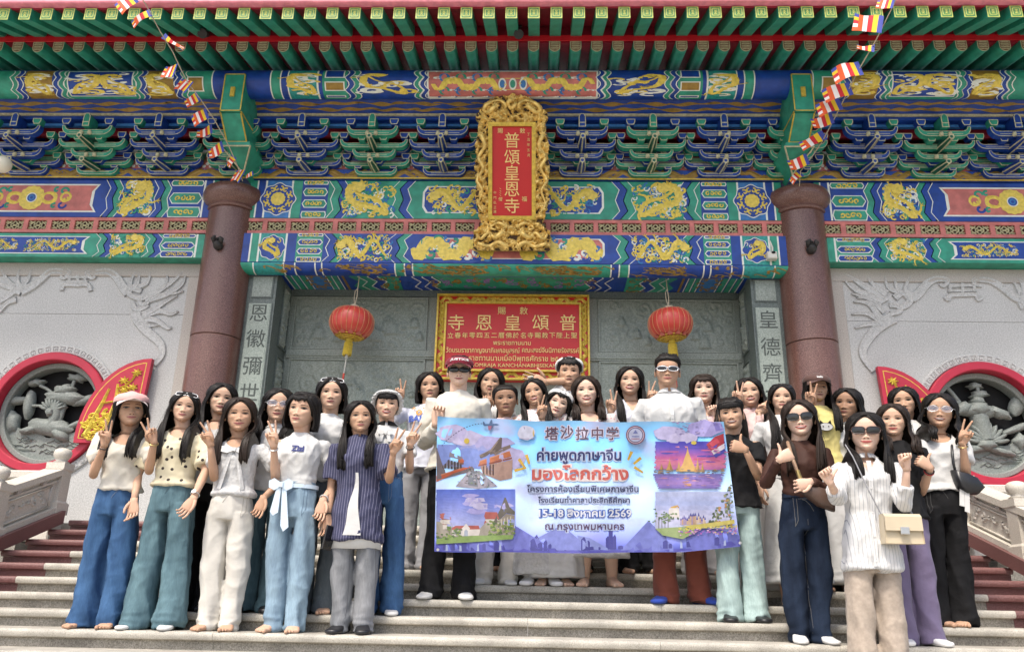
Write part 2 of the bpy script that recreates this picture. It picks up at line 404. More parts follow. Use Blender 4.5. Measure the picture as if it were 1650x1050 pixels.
# ================================================================ ORNAMENT DRAWING
def curl_pts(cx,cz,r,a0,turn,n=12,shrink=.8):
    return [(cx+r*(1-shrink*t)*math.cos(a0+turn*t),cz+r*(1-shrink*t)*math.sin(a0+turn*t)) for t in [j/(n-1) for j in range(n)]]
def dragon(b,fn,cx,cz,w,h,seed,w0,mi=0,flip=1,clouds=14,mc=1,thick=1.0):
    """a sinuous gilded dragon filling a w x h field, with legs, mane and cloud curls"""
    r=random.Random(seed); ph=r.uniform(-.3,.3); T=h*.19*thick
    n=54; pts=[]; wd=[]
    for j in range(n):
        t=j/(n-1)
        if w>1.7*h:
            x=cx+flip*w*(.40-.80*t); z=cz+h*.27*math.sin(2*math.pi*(1.7*t+.05)+ph)
        else:
            x=cx+flip*w*.36*math.sin(2*math.pi*(1.12*t+.04)+ph)*(1-.15*t)
            z=cz+h*.34*math.cos(2*math.pi*(.92*t)+ph*.5)+h*.06*math.sin(2*math.pi*3*t)
        pts.append((x,z)); wd.append(T*(1.12-.78*t)*(1+.2*(j%2)))
    b.ribbon(pts,wd,fn,w0,.008,mi)
    hx,hz=pts[0]
    b.flat([(hx+T*.75*math.cos(a)*(1+.22*(k%2)),hz+T*.7*math.sin(a)*(1+.22*(k%2))) for k,a in enumerate([2*math.pi*q/14 for q in range(14)])],fn,w0+.009,mi)
    for k in range(6):
        a=r.uniform(0,6.28); p=[(hx+T*(.5+.9*t)*math.cos(a+t*.8),hz+T*(.5+.9*t)*math.sin(a+t*.8)) for t in (0,.33,.66,1)]
        b.ribbon(p,[T*.3,T*.24,T*.15,.002],fn,w0,.005,mi)
    for q in (8,14,20,27,34,41):
        x,z=pts[q]; a=r.uniform(0,6.28)
        p=[(x+T*1.5*t*math.cos(a+t),z+T*1.5*t*math.sin(a+t)) for t in (0,.4,.7,1)]
        b.ribbon(p,[T*.6,T*.42,T*.3,T*.2],fn,w0,.006,mi)
        ex,ez=p[-1]
        for da in (-.9,0,.9):
            b.ribbon([(ex,ez),(ex+T*.55*math.cos(a+1+da),ez+T*.55*math.sin(a+1+da))],[T*.18,.003],fn,w0,.005,mi)
    for k in range(clouds):
        x=cx+r.uniform(-.46,.46)*w; z=cz+r.uniform(-.43,.43)*h; rr=h*r.uniform(.06,.13)
        x=min(max(x,cx-w/2+rr),cx+w/2-rr); z=min(max(z,cz-h/2+rr),cz+h/2-rr)
        b.ribbon(curl_pts(x,z,rr,r.uniform(0,6),r.choice((-5,5)),9),rr*.5,fn,w0-.001,.004,r.choice((mi,mi,mi,mc,5,3)))
def scroll_run(b,fn,x0,x1,z0,z1,n,w0,mi=0,seed=0,wmul=1.0):
    """row of alternating S-scroll leaves"""
    r=random.Random(seed); L=(x1-x0)/n; h=z1-z0
    for k in range(n):
        c=x0+(k+.5)*L; s_=1 if k%2 else -1
        pts=[(c-L*.62+L*1.24*t, (z0+z1)/2+s_*h*.30*math.sin(t*math.pi*2)) for t in [j/10 for j in range(11)]]
        b.ribbon(pts,[h*.26*wmul*(.4+math.sin(math.pi*j/10)) for j in range(11)],fn,w0,.006,mi)
        for q in (-1,1):
            b.ribbon(curl_pts(c+q*L*.22,(z0+z1)/2-s_*q*h*.22,min(h*.24,L*.24),r.uniform(0,6),q*5,9),h*.12*wmul,fn,w0,.005,mi)
def hexpanel(x0,x1,z0,z1,p):
    zm=(z0+z1)/2
    return [(x0+p,z0),(x1-p,z0),(x1,zm),(x1-p,z1),(x0+p,z1),(x0,zm)]
def cartpanel(x0,x1,z0,z1,p):
    """panel whose short ends are notched brackets"""
    h=z1-z0
    return [(x0,z0),(x1,z0),(x1-p,z0+h*.25),(x1-p,z1-h*.25),(x1,z1),(x0,z1),(x0+p,z1-h*.25),(x0+p,z0+h*.25)]
def chev(xc,wd,z0,z1,p,dirn):
    """vertical band bent to a double zigzag"""
    h=z1-z0; zs=[z0,z0+h*.22,z0+h*.5,z0+h*.78,z1]; of=[0,dirn*p*.7,dirn*p,dirn*p*.7,0]
    of=[dirn*p*0,dirn*p,dirn*p*1.0,dirn*p,0] if False else [0,dirn*p,dirn*p*.45,dirn*p,0]
    L=[(xc-wd/2+o,z) for o,z in zip(of,zs)]; Rr=[(xc+wd/2+o,z) for o,z in zip(of,zs)]
    return L,Rr
def chevband(b,fn,xc,wd,z0,z1,p,dirn,w0,mi,ml,lw=.010):
    L,Rr=chev(xc,wd,z0,z1,p,dirn)
    for j in range(4):
        b.flat([L[j],Rr[j],Rr[j+1],L[j+1]],fn,w0,mi)
        for S in (L,Rr):
            b.flat([(S[j][0]-lw/2,S[j][1]),(S[j][0]+lw/2,S[j][1]),(S[j+1][0]+lw/2,S[j+1][1]),(S[j+1][0]-lw/2,S[j+1][1])],fn,w0+.0015,ml)
def rect(x0,x1,z0,z1): return [(x0,z0),(x1,z0),(x1,z1),(x0,z1)]
# palette indices used in all painted parts
PAL=[M_blue,M_green,M_white,M_gold,M_pink,M_lblue,M_teal,M_dgold,M_yel,M_red]
BL,GR,WH,GO,PK,LB,TE,DG,YE,RD=range(10)
def outl(b,fn,poly,w0,mi,ml,lw=.012):
    """filled polygon with a pale outline under it"""
    cx=sum(p[0] for p in poly)/len(poly); cz=sum(p[1] for p in poly)/len(poly)
    b.flat(poly,fn,w0,ml)
    hx=max(abs(p[0]-cx) for p in poly); hz=max(abs(p[1]-cz) for p in poly)
    sx=max(.05,(hx-lw)/hx); sz=max(.05,(hz-lw)/hz)
    b.flat([(cx+(x-cx)*sx,cz+(z-cz)*sz) for x,z in poly],fn,w0+.0015,mi)
def beam_painting(b,fn,xin,xout,z0,z1,style,seed,A,B):
    """half-bay decoration from the centre (xin) to the column (xout); A/B = main and second colour index.
    returns list of (kind,args) for gilded dragons made as separate parts"""
    sg=1 if xout>xin else -1; Lx=abs(xout-xin); h=z1-z0
    X=lambda t: xin+sg*Lx*t
    def Rt(t0,t1): a,c=X(t0),X(t1); return (min(a,c),max(a,c))
    gold=[]; w1=.002; w2=.0045
    if style=='mid':
        # centre panel
        x0,x1=Rt(0,.36)
        b.flat(rect(x0,x1,z0,z1),fn,w1,A)
        # inner panel with pointed outer end
        po=[(X(0),z0+h*.14),(X(.325),z0+h*.14),(X(.34),z0+h*.3),(X(.34),z1-h*.3),(X(.325),z1-h*.14),(X(0),z1-h*.14)]
        if sg<0: po=po[::-1]
        b.flat(po,fn,w2,WH)
        pi=[(X(0),z0+h*.17),(X(.318),z0+h*.17),(X(.332),z0+h*.32),(X(.332),z1-h*.32),(X(.318),z1-h*.17),(X(0),z1-h*.17)]
        if sg<0: pi=pi[::-1]
        pink = seed%2==1
        b.flat(pi,fn,w2+.0015,PK if pink else BL)
        gold.append(('scroll' if pink else 'dragon',X(.20 if pink else .175),(z0+z1)/2,Lx*(.24 if pink else .30),h*.84,sg))
        for k,(t,m_) in enumerate(((.385,B),(.415,A))): chevband(b,fn,X(t),Lx*.03,z0,z1,sg*Lx*.028,1,w1,m_,WH)
        x0,x1=Rt(.43,.64); b.flat(rect(x0,x1,z0,z1),fn,w1-.001,A)
        gold.append(('dragon',X(.545),(z0+z1)/2,Lx*.215,h*.96,sg))
        for k,(t,m_) in enumerate(((.655,B),(.685,A))): chevband(b,fn,X(t),Lx*.03,z0,z1,-sg*Lx*.024,-1 if False else 1,w1,m_,WH)
        x0,x1=Rt(.70,.80)
        b.flat(rect(x0,x1,z0,z1),fn,w1-.001,B)
        for q in (-.04,.27,.58,.89):
            outl(b,fn,hexpanel(x0+.01,x1-.004,z0+h*max(q,0),z0+h*min(q+.22,1),.03 if 0<q<.8 else .01),w1,A if 0<q<.8 else A,WH,.011)
            gold.append(('fret',(x0+x1)/2,z0+h*(max(q,0)+min(q+.22,1))/2,(x1-x0)*.62,h*.13,sg))
        for (t0,t1,m_) in ((.80,.835,A),(.835,.842,WH)):
            x0,x1=Rt(t0,t1); b.flat(rect(x0,x1,z0,z1),fn,w1,m_)
        x0,x1=Rt(.842,.935); b.flat(rect(x0,x1,z0,z1),fn,w1,LB if A==GR else TE)
        gold.append(('medal',(x0+x1)/2,(z0+z1)/2,x1-x0,h,sg))
        for (t0,t1,m_) in ((.935,.942,WH),(.942,.968,B),(.968,.974,WH),(.974,1.0,A)):
            x0,x1=Rt(t0,t1); b.flat(rect(x0,x1,z0,z1),fn,w1,m_)
    else:
        x0,x1=Rt(0,.40); b.flat(rect(x0,x1,z0,z1),fn,w1,A)
        po=[(X(0),z0+h*.12),(X(.36),z0+h*.12),(X(.335),z0+h*.3),(X(.335),z1-h*.3),(X(.36),z1-h*.12),(X(0),z1-h*.12)]
        if sg<0: po=po[::-1]
        b.flat(po,fn,w2,WH)
        pi=[(X(0),z0+h*.16),(X(.345),z0+h*.16),(X(.32),z0+h*.32),(X(.32),z1-h*.32),(X(.345),z1-h*.16),(X(0),z1-h*.16)]
        if sg<0: pi=pi[::-1]
        b.flat(pi,fn,w2+.0015,PK if seed%2==1 else BL)
        gold.append(('flower' if seed%2 else 'dragon',X(.16),(z0+z1)/2,Lx*.30,h*.6,sg))
        for k,(t,m_) in enumerate(((.405,A),(.44,B))): chevband(b,fn,X(t),Lx*.035,z0,z1,sg*Lx*.03,1,w1,m_,WH)
        x0,x1=Rt(.45,.66); b.flat(rect(x0,x1,z0,z1),fn,w1-.001,A)
        gold.append(('dragon',X(.565),(z0+z1)/2,Lx*.19,h*.96,sg))
        for k,(t,m_) in enumerate(((.665,A),(.70,B))): chevband(b,fn,X(t),Lx*.035,z0,z1,sg*Lx*.03,1,w1,m_,WH)
        x0,x1=Rt(.70,.92); b.flat(rect(x0,x1,z0,z1),fn,w1-.001,A)
        for q in (-.02,.36,.84):
            x0,x1=Rt(.74,.92)
            outl(b,fn,hexpanel(x0,x1,z0+h*max(q,0),z0+h*min(q+.3,1),.045 if 0<q<.6 else .02),w1,B,WH,.011)
            gold.append(('fret',(x0+x1)/2,z0+h*(max(q,0)+min(q+.3,1))/2,(x1-x0)*.6,h*.15,sg))
        for (t0,t1,m_) in ((.92,.93,WH),(.93,.965,A),(.965,.972,WH),(.972,1.0,B)):
            x0,x1=Rt(t0,t1); b.flat(rect(x0,x1,z0,z1),fn,w1,m_)
    return gold
def gild(gold,fn,parent,seed,mg=M_yel):
    for k,(kd,cx,cz,w_,h,sg) in enumerate(gold):
        b=MB(); w0=.007
        if kd=='dragon': dragon(b,fn,cx,cz,w_,h,seed*31+k,w0,0,sg,clouds=int(48+34*w_/h)); nm='gilded_dragon'
        elif kd=='fret':
            r=random.Random(seed*7+k)
            n=max(4,int(w_/h*1.1))
            for q in range(n): b.ribbon(curl_pts(cx-w_/2+(q+.5)*w_/n,cz,min(h*.5,w_/n*.55),r.uniform(0,6),r.choice((-6,6)),10,.7),h*.24,fn,w0,.004,0)
            nm='gilded_fret'
        elif kd=='scroll':
            scroll_run(b,fn,cx-w_/2-.12,cx+w_/2,cz-h*.5,cz+h*.5,4,w0,0,k,1.6)
            for q in range(44):
                r=random.Random(seed*9+q); b.ribbon(curl_pts(cx+r.uniform(-.55,.5)*w_,cz+r.uniform(-.38,.38)*h,h*r.uniform(.12,.24),r.uniform(0,6),r.choice((-5,5)),9),h*.12,fn,w0-.001,.004,(1,2,3,5)[q%4])
            nm='gilded_scroll'
        elif kd=='flower':
            R0=h*.52
            b.flat([(cx+R0*(1+.07*(q%2))*math.cos(2*math.pi*q/28),cz+R0*(1+.07*(q%2))*math.sin(2*math.pi*q/28)) for q in range(28)],fn,w0+.004,0)
            for rr,m_ in ((.42,1),(.34,2),(.24,5),(.12,2)):
                b.flat([(cx+R0*rr*math.cos(2*math.pi*q/20),cz+R0*rr*math.sin(2*math.pi*q/20)) for q in range(20)],fn,w0+.006+.002*(1-rr),m_)
            for q in (-1,1):
                for z in (-1,1):
                    b.ribbon(curl_pts(cx+q*w_*.34,cz+z*h*.10,h*.42,0 if q<0 else math.pi,z*q*4.6,14),h*.15,fn,w0,.006,0); b.ribbon(curl_pts(cx+q*w_*.56,cz+z*h*.30,h*.2,0,z*5,10),h*.10,fn,w0,.005,2+(z>0)); b.ribbon(curl_pts(cx+q*w_*.62,cz,h*.26,2,z*5,10),h*.10,fn,w0,.005,0)
                    b.ribbon(curl_pts(cx+q*w_*.42,cz+z*h*.36,h*.13,1,5,9),h*.1,fn,w0,.005,3)
                b.ribbon(curl_pts(cx+q*w_*.27,cz,h*.2,0,q*5,12),h*.08,fn,w0,.005,4)
            nm='gilded_flower'
        else:
            R0=h*.40
            b.flat([(cx+R0*1.06*(1+.06*math.cos(8*a))*math.cos(a),cz+R0*1.06*(1+.06*math.cos(8*a))*math.sin(a)) for a in [2*math.pi*q/48 for q in range(48)]],fn,w0-.002,1)
            b.flat([(cx+R0*(1+.06*math.cos(8*a))*math.cos(a),cz+R0*(1+.06*math.cos(8*a))*math.sin(a)) for a in [2*math.pi*q/48 for q in range(48)]],fn,w0-.0005,2)
            if seed%2:
                dragon(b,fn,cx,cz,R0*1.8,R0*1.7,seed+k,w0,0,sg,6)
            else:
                b.flat([(cx+R0*.42*(1+.1*(q%2))*math.cos(2*math.pi*q/24),cz+R0*.42*(1+.1*(q%2))*math.sin(2*math.pi*q/24)) for q in range(24)],fn,w0+.003,0)
                for q in range(8):
                    a=2*math.pi*q/8
                    for d in (-1,1): b.ribbon(curl_pts(cx+R0*.7*math.cos(a+d*.18),cz+R0*.7*math.sin(a+d*.18),R0*.18,a,d*5,9),R0*.10,fn,w0,.005,0)
            nm='gilded_medallion'
        b.build(nm,[mg,M_white,M_blue,M_green,M_pink,M_lblue],parent)

# ================================================================ TEMPLE
temple=empty('temple',(0,9.5,stepZ(TOP)),label='ornately painted temple front with green rafters, blue brackets and gilded beams',cat='temple')
TL=Vector(temple.location)
class TM(MB):
    """mesh builder in world coordinates for parts of the temple"""
    def build(s,name,mats,parent=None,smooth=False,**kw):
        s.v=[(x-TL.x,y-TL.y,z-TL.z) for x,y,z in s.v]
        return MB.build(s,name,mats,parent if parent is not None else temple,smooth,**kw)
CXL,CXR=-3.43,3.43; CR=.29; FY=9.0
XE=8.2                      # facade half length
def T(fn): return lambda u,v,w_: (lambda p:(p[0]-TL.x,p[1]-TL.y,p[2]-TL.z))(fn(u,v,w_))
zlat0,zlat1=4.115,4.305     # lattice frieze
zub0,zub1=4.315,4.83        # upper beam
zlb0,zlb1=3.625,4.105       # lower beam, middle bay
zs0=3.79                    # lower beam bottom, side bays
BY=8.87                     # front face of the beams
front=lambda Y: (lambda u,v,w_:(u,Y-w_,v))
# upper beam -------------------------------------------------------
def beam(name,x0,x1,z0,z1,y0,y1,style,seed,A,B):
    b=TM(); b.bbox(x0,x1,y0,y1,z0,z1,.012)
    o=b.build(name,[PAL[A]]); clean(o.data)
    p=TM(); fn=front(y0); xc=(x0+x1)/2
    g=beam_painting(p,fn,xc,x1,z0+.006,z1-.006,style,seed,A,B)+beam_painting(p,fn,xc,x0,z0+.006,z1-.006,style,seed,A,B)
    if style!='mid': g=[q for k,q in enumerate(g) if not (q[0]=='flower' and q[5]<0)]; g=[(q[0],xc if q[0]=='flower' else q[1])+q[2:] for q in g]
    p.build('painted_panel',PAL,o)
    gild(g,T(fn),o,seed)
    return o
beam('tie_beam',CXL+CR*.75,CXR-CR*.75,zub0,zub1,BY,FY+.15,'mid',2,GR,BL)
for s_ in (-1,1):
    x0,x1=sorted((s_*(CXR+CR*.6),s_*XE))
    # the side bay is wider than the picture: its centre sits where the photograph shows it
    beam('tie_beam',x0,x1,zub0,zub1,BY,FY+.15,'side',3,BL,GR)
    beam('lintel_beam',x0,x1,zs0,zlb1,BY,FY+.15,'side',4,GR,BL)
lb=beam('lintel_beam',CXL+CR*.80,CXR-CR*.80,zlb0+.10,zlb1,BY-.04,8.99,'mid',5,BL,GR)
# rounded, painted underside of the middle lintel
p=TM(); n=7; prof=[]
for k in range(n+1):
    a=k/n*math.pi/2; prof.append((BY-.04+.12*(1-math.cos(a)), zlb0+.10-.10*math.sin(a)))
prof.append((8.99,zlb0))
def lin_fn(u,v,w_):
    """v runs 0..1 down and round the underside"""
    t=v*(len(prof)-1); i=min(int(t),len(prof)-2); f=t-i
    a,c=prof[i],prof[i+1]; dy,dz=c[0]-a[0],c[1]-a[1]; l=math.hypot(dy,dz)
    return (u,a[0]+dy*f+dz/l*w_,a[1]+dz*f-dy/l*w_)
xa,xb_=CXL+CR*.80,CXR-CR*.80
p.grid(4,len(prof)-1,lambda u,v: lin_fn(xa+(xb_-xa)*u,v,0),0)
segs=[(-1,-.955,1),(-.955,-.950,2),(-.95,-.842,6),(-.842,-.837,2),(-.835,-.80,0),(-.80,-.795,2),(-.725,-.72,2),(-.70,-.695,2),(-.69,-.43,0),(-.43,-.425,2),(-.425,-.395,1),(-.395,-.39,2),(-.39,-.365,0),(-.365,-.36,2),(-.36,.36,1)]
hw=(xb_-xa)/2
for a,c,m_ in segs+[(-c,-a,m_) for a,c,m_ in segs[:-1]]:
    p.grid(2,24,lambda u,v:lin_fn((a+(c-a)*u)*hw,v*.93+.02,.003 if m_!=2 else .0045),m_)
po=p.build('lintel_underside',PAL)
b=MB(); r_=random.Random(4)
lf=T(lin_fn)
for q in range(60):
    x=r_.uniform(-.95,.95)*hw; v=r_.uniform(.12,.8); pts=[(x+.14*t+.03*math.sin(t*7+q), v+.10*math.sin(t*6+q)) for t in [j/8 for j in range(9)]]
    b.ribbon(pts,[.03*math.sin(math.pi*(j+.5)/9)+.006 for j in range(9)],lambda u,vv,w_: lf(u,min(max(vv,0),.97),w_),.006,.004,0)
for q in (-.16,.16,-.56,.56,-.25,.25): dragon(b,lambda u,vv,w_: lf(u,min(max(vv,0),.97),w_),q*hw,.42,.55,.62,int(90+q*100),.006,0,1,24,0,.35)
b.build('gilded_scroll',[M_dgold],po,kind='stuff')
# lattice frieze ----------------------------------------------------
def frieze(x0,x1,n):
    b=TM(); h=zlat1-zlat0; L=(x1-x0)/n; y=BY-.012
    uu=[]; 
    hw_,hh=.40*L,.32*h
    for k in range(n):
        c=x0+(k+.5)*L; zc=(zlat0+zlat1)/2
        O=[(c-L/2,zlat0),(c+L/2,zlat0),(c+L/2,zlat1),(c-L/2,zlat1)]; I=[(c-hw_,zc-hh),(c+hw_,zc-hh),(c+hw_,zc+hh),(c-hw_,zc+hh)]
        vs_=[(x,y,z) for x,z in O]+[(x,y,z) for x,z in I]+[(x,y+.05,z) for x,z in I]
        b.add(vs_,[(q,(q+1)%4,4+(q+1)%4,4+q) for q in range(4)]+[(4+q,4+(q+1)%4,8+(q+1)%4,8+q) for q in range(4)]+[(8,9,10,11)],[0]*4+[0]*4+[1])
    b.box(x0,x1,y,y+.3,zlat0-.004,zlat0-.0005,0); b.box(x0,x1,y,y+.3,zlat1+.0005,zlat1+.004,0)
    o=b.build('lattice_frieze',[M_pink,M_wood]); 
    g=MB(); 
    q=lambda u,v,w_:(u,-w_,v)
    for (p0,p1) in (((-.9,-.9),(.9,.9)),((-.9,.9),(.9,-.9)),((-.9,0),(-.35,.9)),((-.9,0),(-.35,-.9)),((.9,0),(.35,.9)),((.9,0),(.35,-.9)),((-1,.55),(-.6,.55)),((1,.55),(.6,.55)),((-1,-.55),(-.6,-.55)),((1,-.55),(.6,-.55)),((0,.9),(.45,0)),((0,.9),(-.45,0)),((0,-.9),(.45,0)),((0,-.9),(-.45,0))):
        g.ribbon([(p0[0]*hw_,p0[1]*hh),(p1[0]*hw_,p1[1]*hh)],.016,q,0,.012)
    me=g.mesh('fret_panel',[M_edge])
    for k in range(n): ob('fret_panel',me,o,(x0+(k+.5)*L-TL.x,y+.02-TL.y,(zlat0+zlat1)/2-TL.z))
frieze(CXL+CR*.6,CXR-CR*.6,23)
frieze(CXR+CR*.6,XE,16); frieze(-XE,CXL-CR*.6,16)
# gold and blue scroll moulding above the upper beam -----------------------
zm0,zm1=zub1+.004,4.965
b=TM(); b.box(-XE,XE,BY-.03,FY+.12,zm0,zm1,0); b.box(-XE,XE,BY-.05,BY-.03,zm0,zm0+.014,1)
mo=b.build('scroll_moulding',[M_blue,M_gold])
b=MB(); scroll_run(b,T(front(BY-.03)),-XE+.1,XE-.1,zm0+.016,zm1-.004,64,.003,0,5,1.7); scroll_run(b,T(front(BY-.03)),-XE+.02,XE-.02,zm0+.016,zm1-.004,70,.002,0,6,1.1)
b.build('gilded_scroll',[M_dgold],mo,kind='stuff')
# dark red board behind the brackets ----------------------------------
b=TM(); b.box(-XE,XE,FY-.02,FY+.1,zm1+.002,5.95); b.build('bracket_board',[M_crim])
# bracket sets ----------------------------------------------------------
def arm_profile(hw_,h,up):
    """shallow boat-shaped arm: flat underside, ends curving up, hollow back"""
    s=[(-hw_,up+h*.62)]; rr=up+h*.5
    for k in range(6):
        a=math.pi+k/5*math.pi/2; s.append((-hw_+rr*(1+math.cos(a)),rr+rr*math.sin(a)))
    s+=[(-x,z) for x,z in reversed(s[1:])]+[(hw_,up+h*.62)]
    ri=rr*.55
    inn=[(hw_-.034,up+h*.62)]
    for k in range(5):
        a=-k/4*math.pi/2; inn.append((hw_-.034-ri*(1-math.cos(a)),h*.60+ri+ri*math.sin(a)))
    return s+inn+[(-x,z) for x,z in reversed(inn)]
def inset(poly,d):
    n=len(poly); out=[]
    for i in range(n):
        a,b_,c=Vector(poly[i-1]),Vector(poly[i]),Vector(poly[(i+1)%n])
        e1,e2=(b_-a),(c-b_); 
        n1=Vector((-e1.y,e1.x)); n2=Vector((-e2.y,e2.x)); n1=unit(n1); n2=unit(n2); m_=unit(n1+n2)
        k=min(1.6,1/max(.4,m_.dot(n1))); out.append(tuple(b_+m_*d*k))
    return out
def arm_mesh(nm,hw_,h,up,mcol,mline):
    b=MB(); P=arm_profile(hw_,h,up); f0=lambda u,v,w_:(u,-w_,v)
    b.prism(P,f0,-.04,.04,1,0)
    b.flat(inset(P,.008),f0,.0415,0)
    # two contour lines following the underside
    b.flat(rect(-hw_+.10,hw_-.10,.026,.033),f0,.0428,1)
    return b.mesh(nm,[mcol,mline])
def block_mesh(nm,wd,h,mcol,mline):
    b=MB(); f0=lambda u,v,w_:(u,-w_,v)
    P=[(-wd*.33,0),(wd*.33,0),(wd*.5,h*.55),(wd*.5,h),(-wd*.5,h),(-wd*.5,h*.55)]
    b.prism(P,f0,-wd*.4,wd*.4,1,0); b.flat(inset(P,.010),f0,wd*.4+.002,0)
    return b.mesh(nm,[mcol,mline])
def beak_mesh(nm,L,dz,wd,h,mcol,mline):
    """slanting cantilever whose lower end is cut to a point towards the viewer"""
    b=MB()
    # runs from (y=0,z=0) at the back-bottom to (y=-L,z=dz)
    def ring(t,s_): 
        y=-L*t; z=dz*t
        return [(-wd*s_,y,z-h*s_*.2),(0,y-.0,z-h*s_*.75),(wd*s_,y,z-h*s_*.2),(wd*s_*.9,y,z+h*s_*.6),(0,y,z+h*s_*.85),(-wd*s_*.9,y,z+h*s_*.6)]
    r=[ring(0,1.0),ring(.55,.95),ring(1.0,.62)]
    o=b.loft(r,0)
    # pale arrises along the beak
    for k in (0,1,2):
        b.tube([r[0][k],r[1][k],r[2][k]],[.009,.009,.008],4,1)
    e=r[2]; 
    for k in range(6): b.tube([e[k],e[(k+1)%6]],[.008,.008],4,1)
    me=b.mesh(nm,[mcol,mline]); return me
BR={}
for key,(c1,c2) in {'blue':(M_blue,M_green),'green':(M_green,M_blue)}.items():
    dk={'blue':M_blue,'green':M_dgreen}[key]
    BR[key]=dict(a1=arm_mesh('bracket_arm',.305,.115,.055,c1,M_edge),a2=arm_mesh('bracket_arm',.41,.10,.05,c1,M_edge),a3=arm_mesh('bracket_arm',.26,.10,.05,c1,M_edge),
      a4=arm_mesh('bracket_arm',.41,.085,.045,c1,M_edge),a5=arm_mesh('bracket_arm',.26,.085,.045,c1,M_edge),
      blk=block_mesh('bearing_block',.105,.078,c2,M_edge),base=block_mesh('base_block',.235,.125,c2,M_edge))
def head_mesh(mcol):
    b=MB(); f0=lambda u,v,w_:(u,-w_,v)
    P=[(-.042,0),(.042,0),(.042,.14),(.02,.18),(-.02,.18),(-.042,.14)]
    b.prism(P,f0,-.12,.06,1,0); b.flat(inset(P,.011),f0,.0625,0)
    b.prism([(-.042,.05),(.042,.05),(.042,.06),(-.042,.06)],f0,.06,.066,1)
    return b.mesh('beam_head',[mcol,M_edge])
HEAD={'blue':head_mesh(M_blue),'green':head_mesh(M_green)}
# tiers: (front plane Y, z of arm bottom, arm key)
ZB=zm1+.005
# (front plane Y, photo row of the arm's underside, photo row of its end blocks' underside, arm, half width, block offset)
TIERS=[]
for Y,pa,pb,k,hwx in ((8.46,218,201,'a1',.305),(8.60,238,223,'a2',.41),(8.64,254,240,'a3',.26),(8.80,268,257,'a4',.41),(8.82,283,272,'a5',.26)):
    TIERS.append((Y,at(825,pa,Y-.04).z,at(825,pb,Y-.05).z,k,hwx))
BK=[]
for (yb_,pb_,yt_,pt_) in ((8.74,247,8.30,219),(8.78,274,8.44,258)):
    BK.append((yb_,at(825,pb_,yb_).z,yb_-yt_,at(825,pt_,yt_).z-at(825,pb_,yb_).z))
ZHD=at(825,204,8.38).z
BEAK={key:[beak_mesh('slanting_beak',L_,dz_,.042,.06,{'blue':M_blue,'green':M_dgreen}[key],M_edge) for (yb_,zb_,L_,dz_) in BK] for key in ('blue','green')}
kb=MB(); kb.lathe([(.001,-.03),(.02,-.022),(.026,0),(.02,.022),(.001,.03)],0,0,10); KNOB=kb.mesh('gilded_knob',[M_edge],True)
def bracket_set(x,key):
    root=ob('bracket_set',BR[key]['base'],temple,(x-TL.x,8.80-TL.y,ZB-TL.z))
    def sub(me,nm,y,z,dx=0):
        ob(nm,me,root,(dx,y-8.80,z-ZB))
    for Y,za,zk,k,hwx in TIERS:
        sub(BR[key][k],'bracket_arm',Y,za)
        for d in (-1,1): sub(BR[key]['blk'],'bearing_block',Y-.012,zk,d*(hwx-.045))
    for q,(yb_,zb_,L_,dz_) in enumerate(BK): sub(BEAK[key][q],'slanting_beak',yb_,zb_)
    oth='green' if key=='blue' else 'blue'
    for (Y,pa,pb) in ((8.76,246,233),(8.86,261,250)):
        sub(BR[oth]['a2'],'bracket_arm',Y,at(825,pa,Y-.04).z)
    for d in (-1,1):
        sub(BR[oth]['blk'],'bearing_block',8.70,at(825,246,8.66).z,d*.155); sub(BR[oth]['blk'],'bearing_block',8.52,at(825,226,8.48).z,d*.13)
    sub(HEAD[key],'beam_head',8.44,ZHD)
    for (Y,z_) in ((8.46,TIERS[0][1]+.02),(8.64,TIERS[2][1]+.02)):
        for d in (-1,1): sub(KNOB,'gilded_knob',Y-.05,z_,d*.05)
    # core behind the arms
    b=MB(); b.box(-.06,.06,-.20,.12,.126,.82); c_=b.build('bracket_core',[M_blue if key=='blue' else M_dgreen],root)
sp=.92
xs_mid=[-2.86,-1.905,-.953,0,.953,1.905,2.86]
xs_mid=[at(p_,245,8.6).x for p_ in (490,602,714,826,937,1050,1163)]
xs_l=[at(p_,245,8.6).x for p_ in (380,262,147,32,-83,-198,-313)]
xs_r=[at(p_,245,8.6).x for p_ in (1277,1398,1514,1630,1746,1862,1978)]
k_=0
for k,x in enumerate(xs_mid): bracket_set(x,'blue' if k%2==0 else 'green')
for k,x in enumerate(xs_l): bracket_set(x,'green' if k%2==0 else 'blue')
for k,x in enumerate(xs_r): bracket_set(x,'green' if k%2==0 else 'blue')
# flame-shaped boards between the sets
fb=MB(); f0=lambda u,v,w_:(u,-w_,v)
fp=[(-.17,0),(.17,0),(.17,.10),(.12,.13),(.09,.19),(.04,.22),(0,.27),(-.04,.22),(-.09,.19),(-.12,.13),(-.17,.10)]
fb.prism([(x*1.18,z*1.14) for x,z in fp],f0,0,.02,1); fb.flat(inset([(x*1.18,z*1.14) for x,z in fp],.012),f0,.0215,2); fb.flat([(x*.9,z*.86) for x,z in fp],f0,.024,1); fb.flat(inset([(x*.9,z*.86) for x,z in fp],.010),f0,.0255,0)
for dx,dz in ((-.04,.05),(.04,.05),(0,.085)): fb.flat([(dx+.022*math.cos(2*math.pi*q/10),dz+.022*math.sin(2*math.pi*q/10)) for q in range(10)],f0,.028,3)
for q in range(7):
    a=math.pi*(q+.5)/7; fb.ribbon([(.05*math.cos(a),.07+.05*math.sin(a)),(.10*math.cos(a),.08+.11*math.sin(a))],[.02,.006],f0,.026,.003,4)
fme=fb.mesh('flame_board',[M_pink,M_edge,M_green,M_white,M_dgold])
allx=sorted(xs_mid+xs_l+xs_r)
